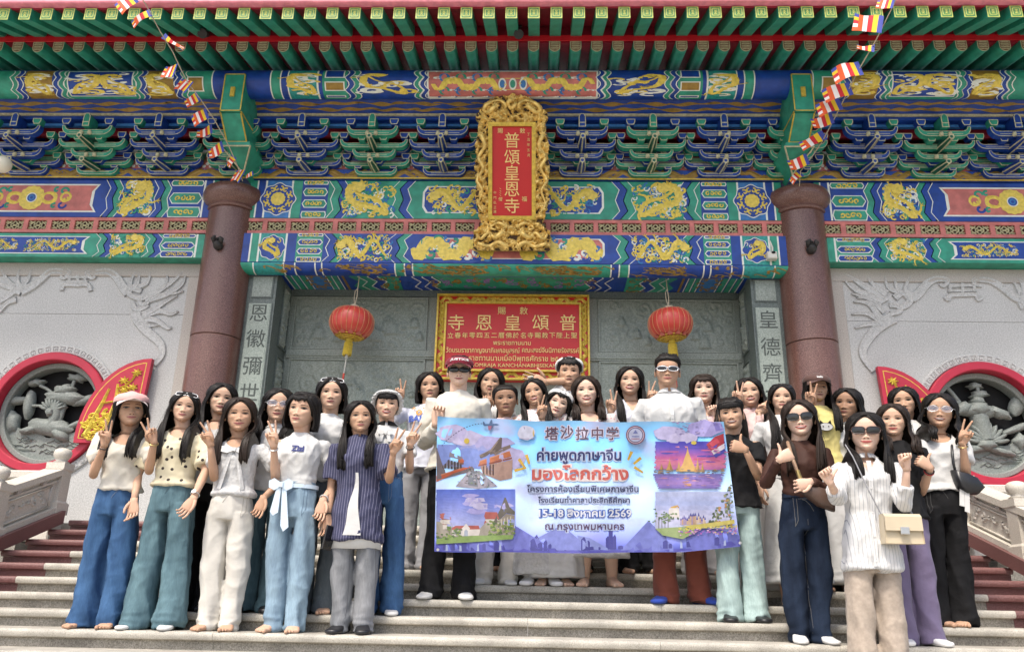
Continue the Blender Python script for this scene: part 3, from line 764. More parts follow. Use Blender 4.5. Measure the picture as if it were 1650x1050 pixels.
for a,c in zip(allx[:-1],allx[1:]): ob('flame_board',fme,temple,((a+c)/2-TL.x,8.90-TL.y,ZB-TL.z))
# longitudinal strips behind the arms
for (y,z0,z1,m_) in ((8.90,at(825,247,8.90).z,at(825,243,8.90).z,M_white),(8.70,at(825,221,8.70).z,at(825,205,8.70).z,M_crim),(8.56,at(825,204,8.56).z,at(825,200,8.56).z,M_lblue),(8.90,at(825,262,8.9).z,at(825,250,8.9).z,M_crim)):
    b=TM(); b.box(-XE,XE,y,y+.05,z0,z1); b.build('bracket_strip',[m_])
b=TM(); b.box(-XE,XE,8.57,8.66,at(825,199,8.57).z,at(825,184,8.57).z+.05,0); b.build('eave_lintel',[M_blue])
b=TM(); b.box(-XE,XE,8.66,FY-.02,at(825,199,8.57).z+.12,at(825,199,8.57).z+.17,0); b.build('bracket_ceiling',[M_crim])
# cloud board under the purlin -----------------------------------------
zc0,zc1=at(825,184,8.50).z, at(825,156,8.30).z
b=TM()
def cb(u,v,w_): 
    t=(v-zc0)/(zc1-zc0); return (u,8.50-.14*t-w_,v)
b.add([(-XE,8.5,zc0),(XE,8.5,zc0),(XE,8.36,zc1),(-XE,8.36,zc1),(-XE,8.6,zc0),(XE,8.6,zc0),(XE,8.6,zc1),(-XE,8.6,zc1)],[(0,1,2,3),(0,4,5,1)],0)
b.box(-XE,XE,8.485,8.52,zc0-.03,zc0-.001,1); b.box(-XE,XE,8.505,8.56,zc0-.075,zc0-.032,0)
co=b.build('cloud_board',[M_blue,M_edge])
b=MB(); r_=random.Random(8); cf=T(cb); hc=zc1-zc0
nC=34
for k in range(nC):
    for row in (0,1):
        x=-XE+.3+(k+row*.5)*(2*XE-.6)/nC; zc=zc0+hc*(.70 if row else .30)
        n=18; up=[];dn=[]
        ph=r_.uniform(0,6); Lc=.26+r_.uniform(0,.05)
        for j in range(n+1):
            t=j/n; e=math.sin(math.pi*t)**.5; u=x-Lc+2*Lc*t
            c=zc+hc*.05*math.sin(t*5+ph)
            up.append((u,c+hc*.16*e*(.65+.45*math.sin(t*11+ph)))); dn.append((u,c-hc*.14*e*(.65+.45*math.sin(t*9+ph*2))))
        for j in range(n): b.flat([dn[j],dn[j+1],up[j+1],up[j]],cf,.004,0)
b.build('painted_cloud',[M_dgold],co,kind='stuff')
# round purlin --------------------------------------------------------
PZ0,PZ1=at(825,155,8.06).z, at(825,114,8.06).z; PRr=(PZ1-PZ0)/2*.97; PZ=(PZ0+PZ1)/2+.062; PYc=8.06+PRr*.75
def pur(u,v,w_):
    """v = -1..1 over the visible front of the cylinder"""
    a=(v*.82-.34)*math.pi*.5; r=PRr+w_
    return (u,PYc-r*math.cos(a),PZ+r*math.sin(a))
b=TM(); rings=[[(x,PYc-PRr*math.cos(a),PZ+PRr*math.sin(a)) for a in [2*math.pi*q/28 for q in range(28)]] for x in (-XE,XE)]
b.loft(rings); pu=b.build('eave_purlin',[M_blue],smooth=True); smooth_by_angle(pu.data,50); clean(pu.data)
b=TM()
def pband(x0,x1,m_,w_=.003,v0=-.98,v1=.9):
    b.grid(1,14,lambda u,v: pur(x0+(x1-x0)*u,v0+(v1-v0)*v,w_),m_)
def pchev(xc,wd,p,m_,w_=.0035):
    n=14
    for j in range(n):
        v0,v1=-.98+1.88*j/n,-.98+1.88*(j+1)/n
        of=lambda v: p*(1-abs(math.sin((v+1)*math.pi*1.5)) if True else 0)
        for (a,c,mm,ww) in ((-wd/2,wd/2,m_,w_),(-wd/2-.012,-wd/2,WH,w_+.001),(wd/2,wd/2+.012,WH,w_+.001)):
            b.add([pur(xc+a+of(v0),v0,ww),pur(xc+c+of(v0),v0,ww),pur(xc+c+of(v1),v1,ww),pur(xc+a+of(v1),v1,ww)],[(0,1,2,3)],mm)
PX=lambda px: at(px,135,8.06).x
dr=[]
for s_ in (-1,1):
    m=lambda px: (PX(826+s_*(px)))     # mirrored about the centre
    def mb(a,c,m_,**k): x0,x1=sorted((m(a),m(c))); pband(x0,x1,m_,**k)
    # middle bay: centre red scroll, chevrons, dragon, stripes, medallion
    mb(0,138,WH,w_=.002); mb(0,135,PK,w_=.004,v0=-.72,v1=.75)
    for t,mm in ((146,BL),(154,GR)): pchev(m(t),.055,-s_*.06,mm)
    mb(163,262,BL); dr.append((m(205),.36,s_))
    for t,mm in ((249,GR),(258,BL)): pchev(m(t),.055,s_*.06,mm)
    mb(266,306,GR)
    for v0,v1 in ((-.80,-.62),(-.36,.12),(.32,.9)): mb(270,302,WH,v0=v0,v1=v1,w_=.0042); mb(272,300,DG if v0<0<v1 or v0>-.4 and v1<.2 else BL,v0=v0+.05,v1=v1-.05,w_=.0052)
    mb(306,312,BL,w_=.004); mb(312,315,WH,w_=.005); mb(315,360,TE); dr.append((m(338),.20,s_)); 
    mb(360,362,WH,w_=.005); mb(362,372,BL,w_=.004); mb(372,374,WH,w_=.005); mb(374,388,GR,w_=.004); mb(388,390,WH,w_=.005)
    # side bay
    mb(470,482,BL,w_=.004); mb(482,484,WH,w_=.005); mb(484,494,GR,w_=.004)
    mb(494,528,GR); mb(497,523,WH,v0=-.4,v1=.4,w_=.0042); mb(499,521,DG,v0=-.34,v1=.34,w_=.0052)
    for t,mm in ((531,GR),(540,BL)): pchev(m(t),.05,-s_*.05,mm)
    mb(545,588,DG,w_=.002); dr.append((m(567),.17,s_))
    for t,mm in ((592,BL),(600,GR)): pchev(m(t),.05,s_*.05,mm)
    mb(604,722,WH,w_=.002); mb(606,720,GR,w_=.003); mb(610,716,WH,v0=-.72,v1=.8,w_=.0042); mb(612,714,BL,v0=-.66,v1=.75,w_=.0055); dr.append((m(637),.22,s_)); dr.append((m(688),.22,-s_))
    for t,mm in ((726,GR),(735,BL)): pchev(m(t),.05,-s_*.05,mm)
    mb(740,784,DG,w_=.002); dr.append((m(762),.17,s_))
    for t,mm in ((790,BL),(798,GR)): pchev(m(t),.05,s_*.05,mm)
    mb(804,840,GR,w_=.004)
b.build('painted_panel',PAL,pu)
for k,(x,wd,s_) in enumerate(dr):
    b=MB(); dragon(b,T(pur),x,0,wd*2,1.35,50+k,.006,0,s_,clouds=14,thick=.55/1.0*.6); b.build('gilded_dragon',[M_yel,M_white],pu)
b=MB(); 
for q in (-1,1):
    for k in range(4):
        x=q*(.22+.19*k)
        pts=[(x-.13+.26*t,(-1)**k*.32*math.sin(t*2*math.pi)) for t in [j/12 for j in range(13)]]
        b.ribbon(pts,[.05+.03*math.sin(math.pi*j/12) for j in range(13)],T(pur),.006,.006,0)
        for z,mm in ((.36,3),(-.36,2)):
            for e in range(4): b.ribbon(curl_pts(x+.06*(e-1.5),(-1)**e*.3+.1*z,.05,e*2,5,8),.03,lambda u,v,w_: T(pur)(u,v*3.2 if abs(v)<.25 else v,w_),.0052,.004,(1,2,3,1)[e])
            b.ribbon([(x+.05*math.cos(a),z*(-1)**k+.22*math.sin(a)) for a in [j*.55 for j in range(9)]],.03,T(pur),.0055,.004,mm)
for x,mm in ((0,3),(-.12,2),(.12,2)):
    b.flat([(x+.045*math.cos(a),.30*math.sin(a)) for a in [2*math.pi*j/16 for j in range(16)]],T(pur),.010,1); b.flat([(x+.03*math.cos(a),.2*math.sin(a)) for a in [2*math.pi*j/16 for j in range(16)]],T(pur),.012,mm)
b.flat([(-.22,-.3),(.22,-.3),(.22,.3),(-.22,.3)],T(pur),.006,0)
b.build('gilded_scroll',[M_yel,M_white,M_lblue,M_green],pu)
# eaves: soffit, round rafters, flying rafters, fascia --------------------------
YR=7.74; YS=7.11
rz=at(825,84,YR).z; rz_top=at(825,62,YR).z; RR=.27*(at(1000,75,YR).x-at(826,75,YR).x)/174*34.0
sz0=at(825,30,YS).z; sz1=at(825,12,YS).z
zr=rz+RR
b=TM(); ysl=9.2
def slab(y0,z0,y1,z1,t,m_): 
    b.add([(-XE-1,y0,z0),(XE+1,y0,z0),(XE+1,y1,z1),(-XE-1,y1,z1),(-XE-1,y0,z0+t),(XE+1,y0,z0+t),(XE+1,y1,z1+t),(-XE-1,y1,z1+t)],[(0,1,2,3),(4,7,6,5),(0,4,5,1),(1,5,6,2),(2,6,7,3),(3,7,4,0)],m_)
rsl=(at(825,109,8.15).z-rz)/(8.15-YR)*(9.2-YR)                                   # rise of the round rafters towards the wall
HT=RR*1.25
FRS=at(825,58,YR).z-sz0
slab(YR+.03,zr+HT,ysl,zr+HT+rsl,.05,0)
slab(YS+.02,sz1-.0,YR+.04,sz1+FRS,.05,0)
so_=b.build('soffit_board',[M_crim]); clean(so_.data)
b=TM(); b.box(-XE-1,XE+1,YR+.005,YR+.03,rz_top+.005,sz1+FRS,0); b.build('rafter_batten',[M_crim])
b=TM(); b.box(-XE-1,XE+1,YR-.012,YR+.004,zr+HT+.001,sz0+FRS+.0,0); b.build('red_fillet',[M_red])
b=TM(); zf=sz1+.002
b.bbox(-XE-1,XE+1,YS-.07,YS+.06,zf+.02,zf+.30,.012); fo=b.build('fascia_board',[M_fascia]); clean(fo.data)
# roof slope above
b=TM(); b.add([(-XE-1.2,YS-.12,zf+.305),(XE+1.2,YS-.12,zf+.305),(XE+1.2,10.5,zf+2.2),(-XE-1.2,10.5,zf+2.2),(-XE-1.2,YS-.12,zf+.36),(XE+1.2,YS-.12,zf+.36),(XE+1.2,10.5,zf+2.26),(-XE-1.2,10.5,zf+2.26)],[(3,2,1,0),(4,5,6,7),(0,1,5,4)],0)
b.build('roof_slope',[mat('glazed roof',(.35,.10,.03),.35,nscale=5)])
pitch=(at(862,70,YR).x-at(826,70,YR).x)*34.2/36.0
pitch=(at(1000,75,YR).x-at(826,75,YR).x)/174*34.0
nr=int(XE/pitch)
SW=pitch*.52
rb=MB(); n=14
# round rafter: D-shaped section (flat top), painted end face is separate
sec=[(-RR,HT)]+[(RR*math.cos(a),RR*math.sin(a)) for a in [math.pi+math.pi*q/12 for q in range(13)]]+[(RR,HT)]
Lr=ysl-YR
rb.loft([[(x,0,z) for x,z in sec],[(x,Lr,z+rsl) for x,z in sec]])
rme=rb.mesh('round_rafter',[M_green],True); smooth_by_angle(rme,40); clean(rme)
eb=MB(); f0=lambda u,v,w_:(u,-w_,v)
eb.flat([(x*.97,z*.97) for x,z in sec],f0,.002,0)
eb.flat([(x*.84,z*.84+.002) for x,z in sec],f0,.0035,1)
for k in range(5):
    z=RR*(.95-.35*k); q=RR*.72*math.sqrt(max(.05,1-(max(0,-z)/RR)**2)); eb.ribbon([(-q,z),(q,z)],.010,f0,.004,.002,0)
eb.ribbon([(-RR*.4,RR*.15),(0,RR*.3),(RR*.4,RR*.15)],.009,f0,.0045,.002,0)
eme=eb.mesh('rafter_end',[M_edge,mat('rafter end brown',(.18,.085,.04),.5,nscale=60,namt=.3)])
fb_=MB(); hs=sz1-sz0; Ls=YR-YS+.02; fr=FRS
fb_.add([(-SW/2,0,0),(SW/2,0,0),(SW/2,0,hs),(-SW/2,0,hs),(-SW/2,Ls,fr),(SW/2,Ls,fr),(SW/2,Ls,hs+fr),(-SW/2,Ls,hs+fr)],[(0,1,2,3),(0,4,5,1),(1,5,6,2),(3,7,4,0),(7,6,5,4)])
fme_=fb_.mesh('flying_rafter',[M_green]); clean(fme_)
sb=MB(); sb.flat(rect(-SW/2,SW/2,0,hs),f0,.002,0); sb.flat(rect(-SW/2+.012,SW/2-.012,.012,hs-.012),f0,.0035,1)
# square end: key-fret
qx,qz=SW/2-.026,hs/2-.026
for (p0,p1) in (((-1,.9),(1,.9)),((-1,-.9),(1,-.9)),((-1,.9),(-1,-.9)),((1,.9),(1,-.9)),((-.45,.45),(.45,.45)),((-.45,-.45),(.45,-.45)),((0,.45),(0,-.45)),((-.5,0),(.5,0))):
    sb.ribbon([(p0[0]*qx,hs/2+p0[1]*qz),(p1[0]*qx,hs/2+p1[1]*qz)],.011,f0,.004,.002,0)
sme=sb.mesh('rafter_end',[mat('yellow green line',(.42,.46,.10),.5,nscale=40,namt=.2),mat('rafter end green',(.05,.20,.06),.5,nscale=60,namt=.3)])
xc_=at(826,20,YS).x
for k in range(-nr,nr+1):
    x=k*pitch
    r_o=ob('round_rafter',rme,temple,(x-TL.x,YR-TL.y,zr-TL.z)); ob('rafter_end',eme,r_o)
    x2=x+pitch*.02
    f_o=ob('flying_rafter',fme_,temple,(x2-TL.x,YS-TL.y,sz0-TL.z)); ob('rafter_end',sme,f_o)
# beam heads over the columns (green boxes) ------------------------------------
for s_ in (-1,1):
    pl=(358,392) if s_<0 else (1277,1311)
    Yb=8.0
    x0,x1=at(pl[0],150,Yb).x,at(pl[1],150,Yb).x; z0,z1=at(pl[0],179,Yb).z,at(pl[0],119,Yb).z
    b=TM(); b.box(x0,x1,Yb,8.9,z0,z1,0)
    fn=front(Yb)
    for (a,c,d,e) in ((x0,x1,z0,z0+.014),(x0,x1,z1-.014,z1),(x0,x0+.014,z0,z1),(x1-.014,x1,z0,z1)): b.flat(rect(a,c,d,e),fn,.003,1)
    xm=(x0+x1)/2; zmid=(z0+z1)/2
    b.prism(rect(xm-.025,xm+.025,zmid-.06,zmid+.06),fn,0,.02,1)
    for xx in (x0,x1):
        b.box(xx-.006,xx+.006,Yb+.01,8.5,z0-.006,z0+.008,1)
    # stepped cantilever below
    z2=z0-.22
    b.add([(x0,Yb+.03,z0-.008),(x1,Yb+.03,z0-.008),(x1,Yb+.30,z2),(x0,Yb+.30,z2),(x0,8.9,z0-.008),(x1,8.9,z0-.008),(x1,8.9,z2),(x0,8.9,z2)],[(0,3,2,1),(0,4,7,3),(1,2,6,5),(3,7,6,2)],0)
    for xx in (x0+.006,x1-.006): b.tube([(xx,Yb+.024,z0-.012),(xx,Yb+.294,z2+.004)],.009,4,1)
    b.tube([(x0,Yb+.296,z2),(x1,Yb+.296,z2)],.010,4,1)
    o=b.build('beam_head',[M_green,M_gold])
    b=TM(); z3=z2-.24
    b.add([(x0-.05,Yb+.30,z2-.01),(x1+.05,Yb+.30,z2-.01),(xm,Yb+.62,z3),(x0-.05,8.9,z2-.01),(x1+.05,8.9,z2-.01),(xm,8.9,z3)],[(0,2,1),(0,3,5,2),(1,2,5,4)],0)
    b.add([(x0-.05,Yb+.29,z2-.06),(x1+.05,Yb+.29,z2-.06),(x1+.03,Yb+.29,z2-.002),(x0-.03,Yb+.29,z2-.002)],[(0,1,2,3)],0)
    for (a,c) in (((x0-.05,Yb+.285,z2-.06),(x1+.05,Yb+.285,z2-.06)),((x0-.05,Yb+.285,z2-.06),(xm,Yb+.615,z3)),((x1+.05,Yb+.285,z2-.06),(xm,Yb+.615,z3))): b.tube([a,c],.010,4,1)
    b.build('cantilever_beak',[M_green,M_edge])

# recess ceiling (painted soffit behind the lintel) -------------------------------
RY=9.62
ZC=3.685
b=TM(); b.box(-3.02,3.02,8.992,RY+.05,ZC+.0005,ZC+.05,0); b.box(-3.02,3.02,8.992,9.0,zlb0+.002,ZC,0)
ce=b.build('recess_ceiling',[M_blue])
b=TM(); fc=lambda u,v,w_:(u,9.0+v,ZC-w_)
D=RY-9.0
def cs(x0,x1,m_,w_=.003,v0=0,v1=1):
    p_=rect(x0,x1,D*v0,D*v1); b.flat(p_[::-1],fc,w_,m_)
hw2=3.0
for s_ in (-1,1):
    for (a,c,m_) in ((1.0,.93,0),(.915,.90,1),(.89,.87,1),(.86,.84,1),(.83,.76,5),(.75,.735,1),(.73,.71,1),(.69,.68,7),(.56,.46,1),(.34,.0,1)):
        x0,x1=sorted((s_*a*hw2,s_*c*hw2)); cs(x0,x1,m_)
    for a in (.92,.895,.865,.835,.755,.732,.706): x0,x1=sorted((s_*a*hw2,s_*(a-.004)*hw2)); cs(x0,x1,WH,.005)
    for t in (.66,.62,.58,.44,.40,.36):
        for j in range(4):
            of=lambda v:(.03*(abs(((v*2)%1)-.5)*2))*hw2
            v0,v1=j/4,(j+1)/4
            for (q0,q1,mm,ww) in ((0,.10,GR if int(t*50)%2 else BL,.004),(.10,.115,WH,.005)):
                xs=[s_*(t*hw2-q0)-s_*of(v0),s_*(t*hw2-q1)-s_*of(v0),s_*(t*hw2-q1)-s_*of(v1),s_*(t*hw2-q0)-s_*of(v1)]
                b.flat([(xs[0],D*v0),(xs[1],D*v0),(xs[2],D*v1),(xs[3],D*v1)],fc,ww,mm)
b.build('painted_panel',PAL,ce)
b=MB(); r_=random.Random(11); tf=T(fc)
for k in range(15):
    x=-.95+1.9*k/14
    for q in range(4): b.ribbon(curl_pts(x+r_.uniform(-.04,.04),D*(.25+.5*r_.random()),.06,r_.uniform(0,6),r_.choice((-5,5)),10),.02,tf,.005,.003,k%2)
for s_ in (-1,1):
    x=s_*.795*hw2
    for q in range(10): a=2*math.pi*q/10; b.ribbon(curl_pts(x+.1*math.cos(a),D*.5+.2*math.sin(a),.05,a,5,9),.03,tf,.005,.003,0)
    for q in range(14): b.ribbon(curl_pts(s_*(.46+.1*r_.random())*hw2,D*r_.random(),.05,r_.uniform(0,6),5,9),.02,tf,.006,.003,0)
b.build('gilded_scroll',[M_dgold,mat('lilac paint',(.22,.12,.34),.5)],ce,kind='stuff')

# ================================================================ GRANITE COLUMNS
def column(px,side):
    x=px
    root=empty('granite_column',(x,FY,stepZ(TOP)),label='polished dark red granite column on the %s with flared capital and small dark bracket'%side,cat='column',group='red granite columns')
    zt=at(825,291,FY-.37).z-stepZ(TOP)
    seam=at(825,540,FY-CR).z-stepZ(TOP)
    for a,c in ((.0,seam-.004),(seam+.004,zt-.30)):
        b=MB(); b.lathe([(CR-.006,a),(CR,a+.006),(CR-.002 if c>2 else CR,c-.006),(CR-.006,c)],0,0,64); o=b.build('shaft_drum',G_col,root,smooth=True); smooth_by_angle(o.data,30); clean(o.data)
    b=MB(); b.lathe([(CR-.012,zt-.305),(CR-.012,zt-.296),(CR+.012,zt-.285),(CR+.02,zt-.265),(CR+.012,zt-.245),(CR+.01,zt-.235),(CR+.04,zt-.21),(CR+.08,zt-.15),(CR+.09,zt-.08),(CR+.075,zt-.02),(CR+.05,zt)],0,0,64)
    o=b.build('capital',G_col,root,smooth=True); smooth_by_angle(o.data,40); clean(o.data)
    b=MB(); zz=at(825,397,FY-CR).z-stepZ(TOP); dx=.0
    b.tube([(dx,-CR+.02,zz-.03),(dx,-CR-.04,zz-.02),(dx-.01,-CR-.09,zz)],[.05,.06,.03],8); b.tube([(dx-.03,-CR-.05,zz),(dx-.05,-CR-.08,zz+.05),(dx-.02,-CR-.10,zz+.07)],[.03,.03,.012],6)
    b.tube([(dx+.03,-CR-.05,zz),(dx+.05,-CR-.08,zz+.04),(dx+.03,-CR-.10,zz+.06)],[.03,.03,.012],6); b.tube([(dx,-CR-.02,zz+.03),(dx,-CR-.06,zz+.055),(dx,-CR-.02,zz+.08)],[.02,.024,.01],6)
    b.build('bracket',M_dark,root,smooth=True)
column(CXL,'left'); column(CXR,'right')

# ================================================================ SIDE WALLS WITH ROUND WINDOWS
WY=9.06
def side_wall(sg):
    side='left' if sg<0 else 'right'
    wx=5.285*sg
    wc=1.95
    root=empty('granite_wall',(wx,WY,stepZ(TOP)),label='pale granite wall on the %s with carved dragons round a red ringed window'%side,cat='wall',group='granite side walls')
    O=Vector(root.location); zb=stepZ(TOP)-.21; zt=zs0
    def W(p): return (p[0]-O.x,p[1]-O.y,p[2]-O.z)
    fn0=lambda u,v,w_: W((u,WY-w_,v))
    xi=sg*(CXR-.05); xo=sg*XE
    Rw=.64; n=72
    seamz=at(150,506,WY).z
    # wall slabs with the round opening: built as a polar-to-rectangle fan
    def wallslab(z0,z1,nm):
        b=MB(); x0,x1=sorted((xi,xo))
        b.box(*(x0-O.x,x1-O.x),0,.25,z0-O.z,z1-O.z); o=b.build(nm,G_wall,root); return o
    wallslab(seamz+.003,zt-.002,'wall_slab')
    # lower slab with hole
    x0,x1=sorted((xi,xo)); z0,z1=zb,seamz-.003
    b=MB(); inner=[];outer=[]
    for k in range(n):
        a=2*math.pi*k/n; inner.append((wx+Rw*math.cos(a),wc+Rw*math.sin(a)))
        dx,dz=math.cos(a),math.sin(a); t=min(((x1-wx)/dx if dx>1e-9 else (x0-wx)/dx if dx<-1e-9 else 1e9),((z1-wc)/dz if dz>1e-9 else (z0-wc)/dz if dz<-1e-9 else 1e9))
        outer.append((wx+dx*t,wc+dz*t))
    vs_=[fn0(u,v,0) for u,v in inner]+[fn0(u,v,0) for u,v in outer]+[fn0(u,v,-.25) for u,v in inner]
    b.add(vs_,[(k,n+k,n+(k+1)%n,(k+1)%n) for k in range(n)]+[(k,(k+1)%n,2*n+(k+1)%n,2*n+k) for k in range(n)])
    for cxn,czn in ((x0,z0),(x1,z0),(x1,z1),(x0,z1)):
        a=math.atan2(czn-wc,cxn-wx)%(2*math.pi); k=int(a/(2*math.pi)*n)%n
        b.add([fn0(*outer[k],0),fn0(cxn,czn,0),fn0(*outer[(k+1)%n],0)],[(0,1,2)])
    b.build('wall_slab',G_wall,root)
    # raised frame strips at the top and beside the column
    b=MB(); b.bbox(*sorted((xi-O.x,xo-O.x)),-.022,-.0005,zt-.17-O.z,zt-.002-O.z,.006); o=b.build('frame_strip',G_frame,root); clean(o.data)
    b=MB(); b.bbox(*sorted((xi-O.x,xi+sg*.50-O.x)),-.022,-.0005,zb-O.z,zt-.1715-O.z,.006); o=b.build('frame_strip',G_frame,root); clean(o.data)
    # stone ring with incised frets
    def ring(nm,r0,r1,w0,w1,m,seg=96,bev=.01,par=root):
        b=MB(); pr=[(r0,w0),(r0,w1-bev),(r0+bev,w1),(r1-bev,w1),(r1,w1-bev),(r1,w0)]
        rings=[[fn0(wx+r*math.cos(2*math.pi*k/seg),wc+r*math.sin(2*math.pi*k/seg),w_) for r,w_ in pr] for k in range(seg+1)]
        b.loft(rings,0,False,False); o=b.build(nm,m,par,smooth=True); smooth_by_angle(o.data,40); clean(o.data); return o
    sr=ring('stone_ring',.70,.80,0.0,.028,G_wall)
    b=MB()
    for k in range(54):
        a=2*math.pi*k/54; q=lambda da,r:(wx+r*math.cos(a+da),wc+r*math.sin(a+da))
        b.ribbon([q(-.035,.725),q(-.035,.775),q(.03,.775),q(.03,.73),q(-.01,.73),q(-.01,.755)],.010,fn0,.0285,.008)
    b.build('ring_fret',G_wall,sr)
    ring('red_ring',.60,.695,-.10,.075,M_ring)
    ring('inner_ring',.535,.598,-.20,-.05,G_lotus)
    b=MB(); b.flat([(wx+.64*math.cos(2*math.pi*k/n),wc+.64*math.sin(2*math.pi*k/n)) for k in range(n)],fn0,-.24,0); b.build('window_void',M_black,root)
    # carved lotus lattice in the window
    b=MB(); r_=random.Random(21); fnw=fn0; LS=.80
    fn0=lambda u,v,w_: fnw(wx+(u-wx)*LS,wc+(v-wc)*LS,w_)
    def inside(x,z,m_=.70):
        d=math.hypot(x,z); 
        return (x,z) if d<m_ else (x*m_/d,z*m_/d)
    def leaf(cx,cz,pts_n,rx,rz,rot,w0,th,lob=0,seed=0):
        """domed leaf or petal"""
        rr=random.Random(seed); ringsL=[]
        for q in range(pts_n):
            a=2*math.pi*q/pts_n; m_=1+lob*math.sin(a*5+seed)+lob*.5*math.sin(a*9)
            x=rx*m_*math.cos(a); z=rz*m_*math.sin(a)
            ringsL.append((cx+x*math.cos(rot)-z*math.sin(rot),cz+x*math.sin(rot)+z*math.cos(rot)))
        ringsL=[inside(*p_) for p_ in ringsL]; c=inside(cx,cz)
        vs_=[fn0(wx+c[0],wc+c[1],w0+th)]+[fn0(wx+c[0]+(x-c[0])*.6,wc+c[1]+(z-c[1])*.6,w0+th*.85) for x,z in ringsL]+[fn0(wx+x,wc+z,w0) for x,z in ringsL]+[fn0(wx+x,wc+z,w0-.05) for x,z in ringsL]
        N_=pts_n
        b.add(vs_,[(0,1+q,1+(q+1)%N_) for q in range(N_)]+[(1+q,1+N_+q,1+N_+(q+1)%N_,1+(q+1)%N_) for q in range(N_)]+[(1+N_+q,1+2*N_+q,1+2*N_+(q+1)%N_,1+N_+(q+1)%N_) for q in range(N_)])
    def stalk(pts,r0,w0): b.tube([fn0(wx+x,wc+z,w0) for x,z in [inside(*p_) for p_ in pts]],r0,8)
    f=-sg
    # water / bank at the bottom
    bank=[]
    for k in range(25):
        t=k/24; x=-.66+1.32*t; bank.append((x,-.26+.06*math.sin(t*9)+.03*math.sin(t*23)))
    lo=[(.70*math.cos(a),.70*math.sin(a)) for a in [-.38-(math.pi-.76)*q/20 for q in range(21)]]
    poly=[inside(*p_) for p_ in bank]+lo
    b.prism([(wx+x,wc+z) for x,z in reversed(poly)],fn0,-.22,-.13)
    for k in range(26): 
        x=r_.uniform(-.5,.5); z=r_.uniform(-.58,-.33); b.ribbon([(wx+inside(x+.2*t-.1,0,.6)[0],wc+max(z+.02*math.sin(t*8+k),-.62+abs(x)*.35)) for t in (0,.25,.5,.75,1)],.02,fn0,-.13,.012)
    if sg<0:
        leaf(.12,.25,26,.30,.10,-.05,-.10,.05,.10,1); leaf(.10,.36,20,.16,.08,.1,-.09,.05,.15,2)
        leaf(.42,.22,14,.20,.06,.35,-.12,.03,.05,3); leaf(.40,-.12,14,.26,.045,.45,-.12,.03,.04,4)
        leaf(-.02,.02,18,.07,.07,0,-.07,.05,.12,5)
        for q in range(9): a=math.pi*(.12+.76*q/8); leaf(-.02+.13*math.cos(a),.03+.14*math.sin(a),10,.09,.025,a,-.09,.03,0,q)
        leaf(-.02,-.19,28,.34,.13,-.1,-.11,.06,.08,8); leaf(.16,-.30,14,.15,.07,-.5,-.09,.05,.06,9); leaf(-.30,-.24,14,.14,.05,.2,-.09,.04,.05,19)
        leaf(-.40,.14,20,.075,.22,.05,-.12,.05,.03,10); leaf(-.58,.20,16,.15,.06,.1,-.12,.04,.08,11)
        leaf(-.60,-.12,18,.10,.17,.2,-.13,.05,.12,12); leaf(-.36,.47,16,.13,.05,.15,-.12,.04,.2,13)
        leaf(.24,.55,16,.15,.06,-.1,-.12,.04,.2,14)
        stalk([(.22,.50),(.20,.40),(.22,.28)],.022,-.11); stalk([(-.28,.42),(-.18,.38),(-.10,.33),(-.05,.26)],.018,-.11); stalk([(-.33,.12),(-.2,.12),(-.10,.06)],.016,-.11)
        stalk([(.02,.15),(.05,-.02),(.0,-.16)],.07,-.12); stalk([(.14,.2),(.12,0),(.1,-.12)],.03,-.12)
    else:
        leaf(-.04,.22,28,.34,.10,-.08,-.10,.06,.09,1); leaf(-.24,.24,14,.14,.08,.5,-.08,.05,.12,2); leaf(.26,.18,14,.16,.07,-.4,-.08,.05,.12,3); leaf(-.02,.24,16,.14,.09,0,-.06,.05,.12,22)
        leaf(.04,.45,12,.13,.06,.2,-.11,.04,.2,4); leaf(.01,.58,12,.10,.05,0,-.12,.04,.25,5); leaf(0,.36,12,.10,.06,0,-.1,.04,.2,23)
        leaf(-.52,.26,18,.15,.10,.5,-.12,.05,.05,6); leaf(.55,.30,14,.10,.16,-.5,-.12,.04,.04,7)
        leaf(.50,-.02,14,.26,.05,.35,-.12,.04,.03,8); leaf(-.45,.60,12,.08,.05,-.3,-.12,.05,.05,24)
        for q in range(11): a=math.pi*(.04+.92*q/10); leaf(.02+.17*math.cos(a),-.24+.15*math.sin(a),12,.15,.035,a,-.09,.04,0,q)
        leaf(.0,-.27,18,.13,.07,0,-.06,.05,.1,9); leaf(-.22,-.33,18,.24,.06,.05,-.1,.05,.06,10); leaf(.2,-.36,18,.2,.045,-.25,-.09,.05,.05,11); leaf(.52,-.2,16,.12,.10,.2,-.11,.04,.2,12); leaf(-.36,-.08,16,.22,.05,-.25,-.11,.04,.05,13)
        stalk([(-.43,.58),(-.34,.46),(-.26,.33)],.024,-.11); stalk([(-.42,.33),(-.30,.34),(-.2,.28)],.02,-.11); stalk([(.02,.56),(.03,.44),(.0,.30)],.022,-.11)
        stalk([(-.02,.16),(.0,0),(.02,-.2)],.10,-.13); stalk([(-.08,.15),(-.05,0),(-.02,-.15)],.03,-.09); stalk([(.06,.15),(.06,0),(.05,-.15)],.03,-.09)
    o=b.build('lotus_carving',G_lotus,root,smooth=True); smooth_by_angle(o.data,50); clean(o.data)
    fn0=fnw
    # fan-shaped red shutter beside the window
    tipx,tipz=at(243,576,8.9).x,at(243,576,8.9).z
    xa=abs(tipx); hz=.93
    P=[]
    for k in range(13):
        a=math.pi/2*k/12; P.append((xa+.74*math.sin(a), tipz-hz*(1-math.cos(a))))
    P+= [(xa+.735,tipz-hz-.05),(xa+.05,tipz-hz-.05)]
    P=[(sg*x,z) for x,z in P]
    if sg<0: P=P[::-1]
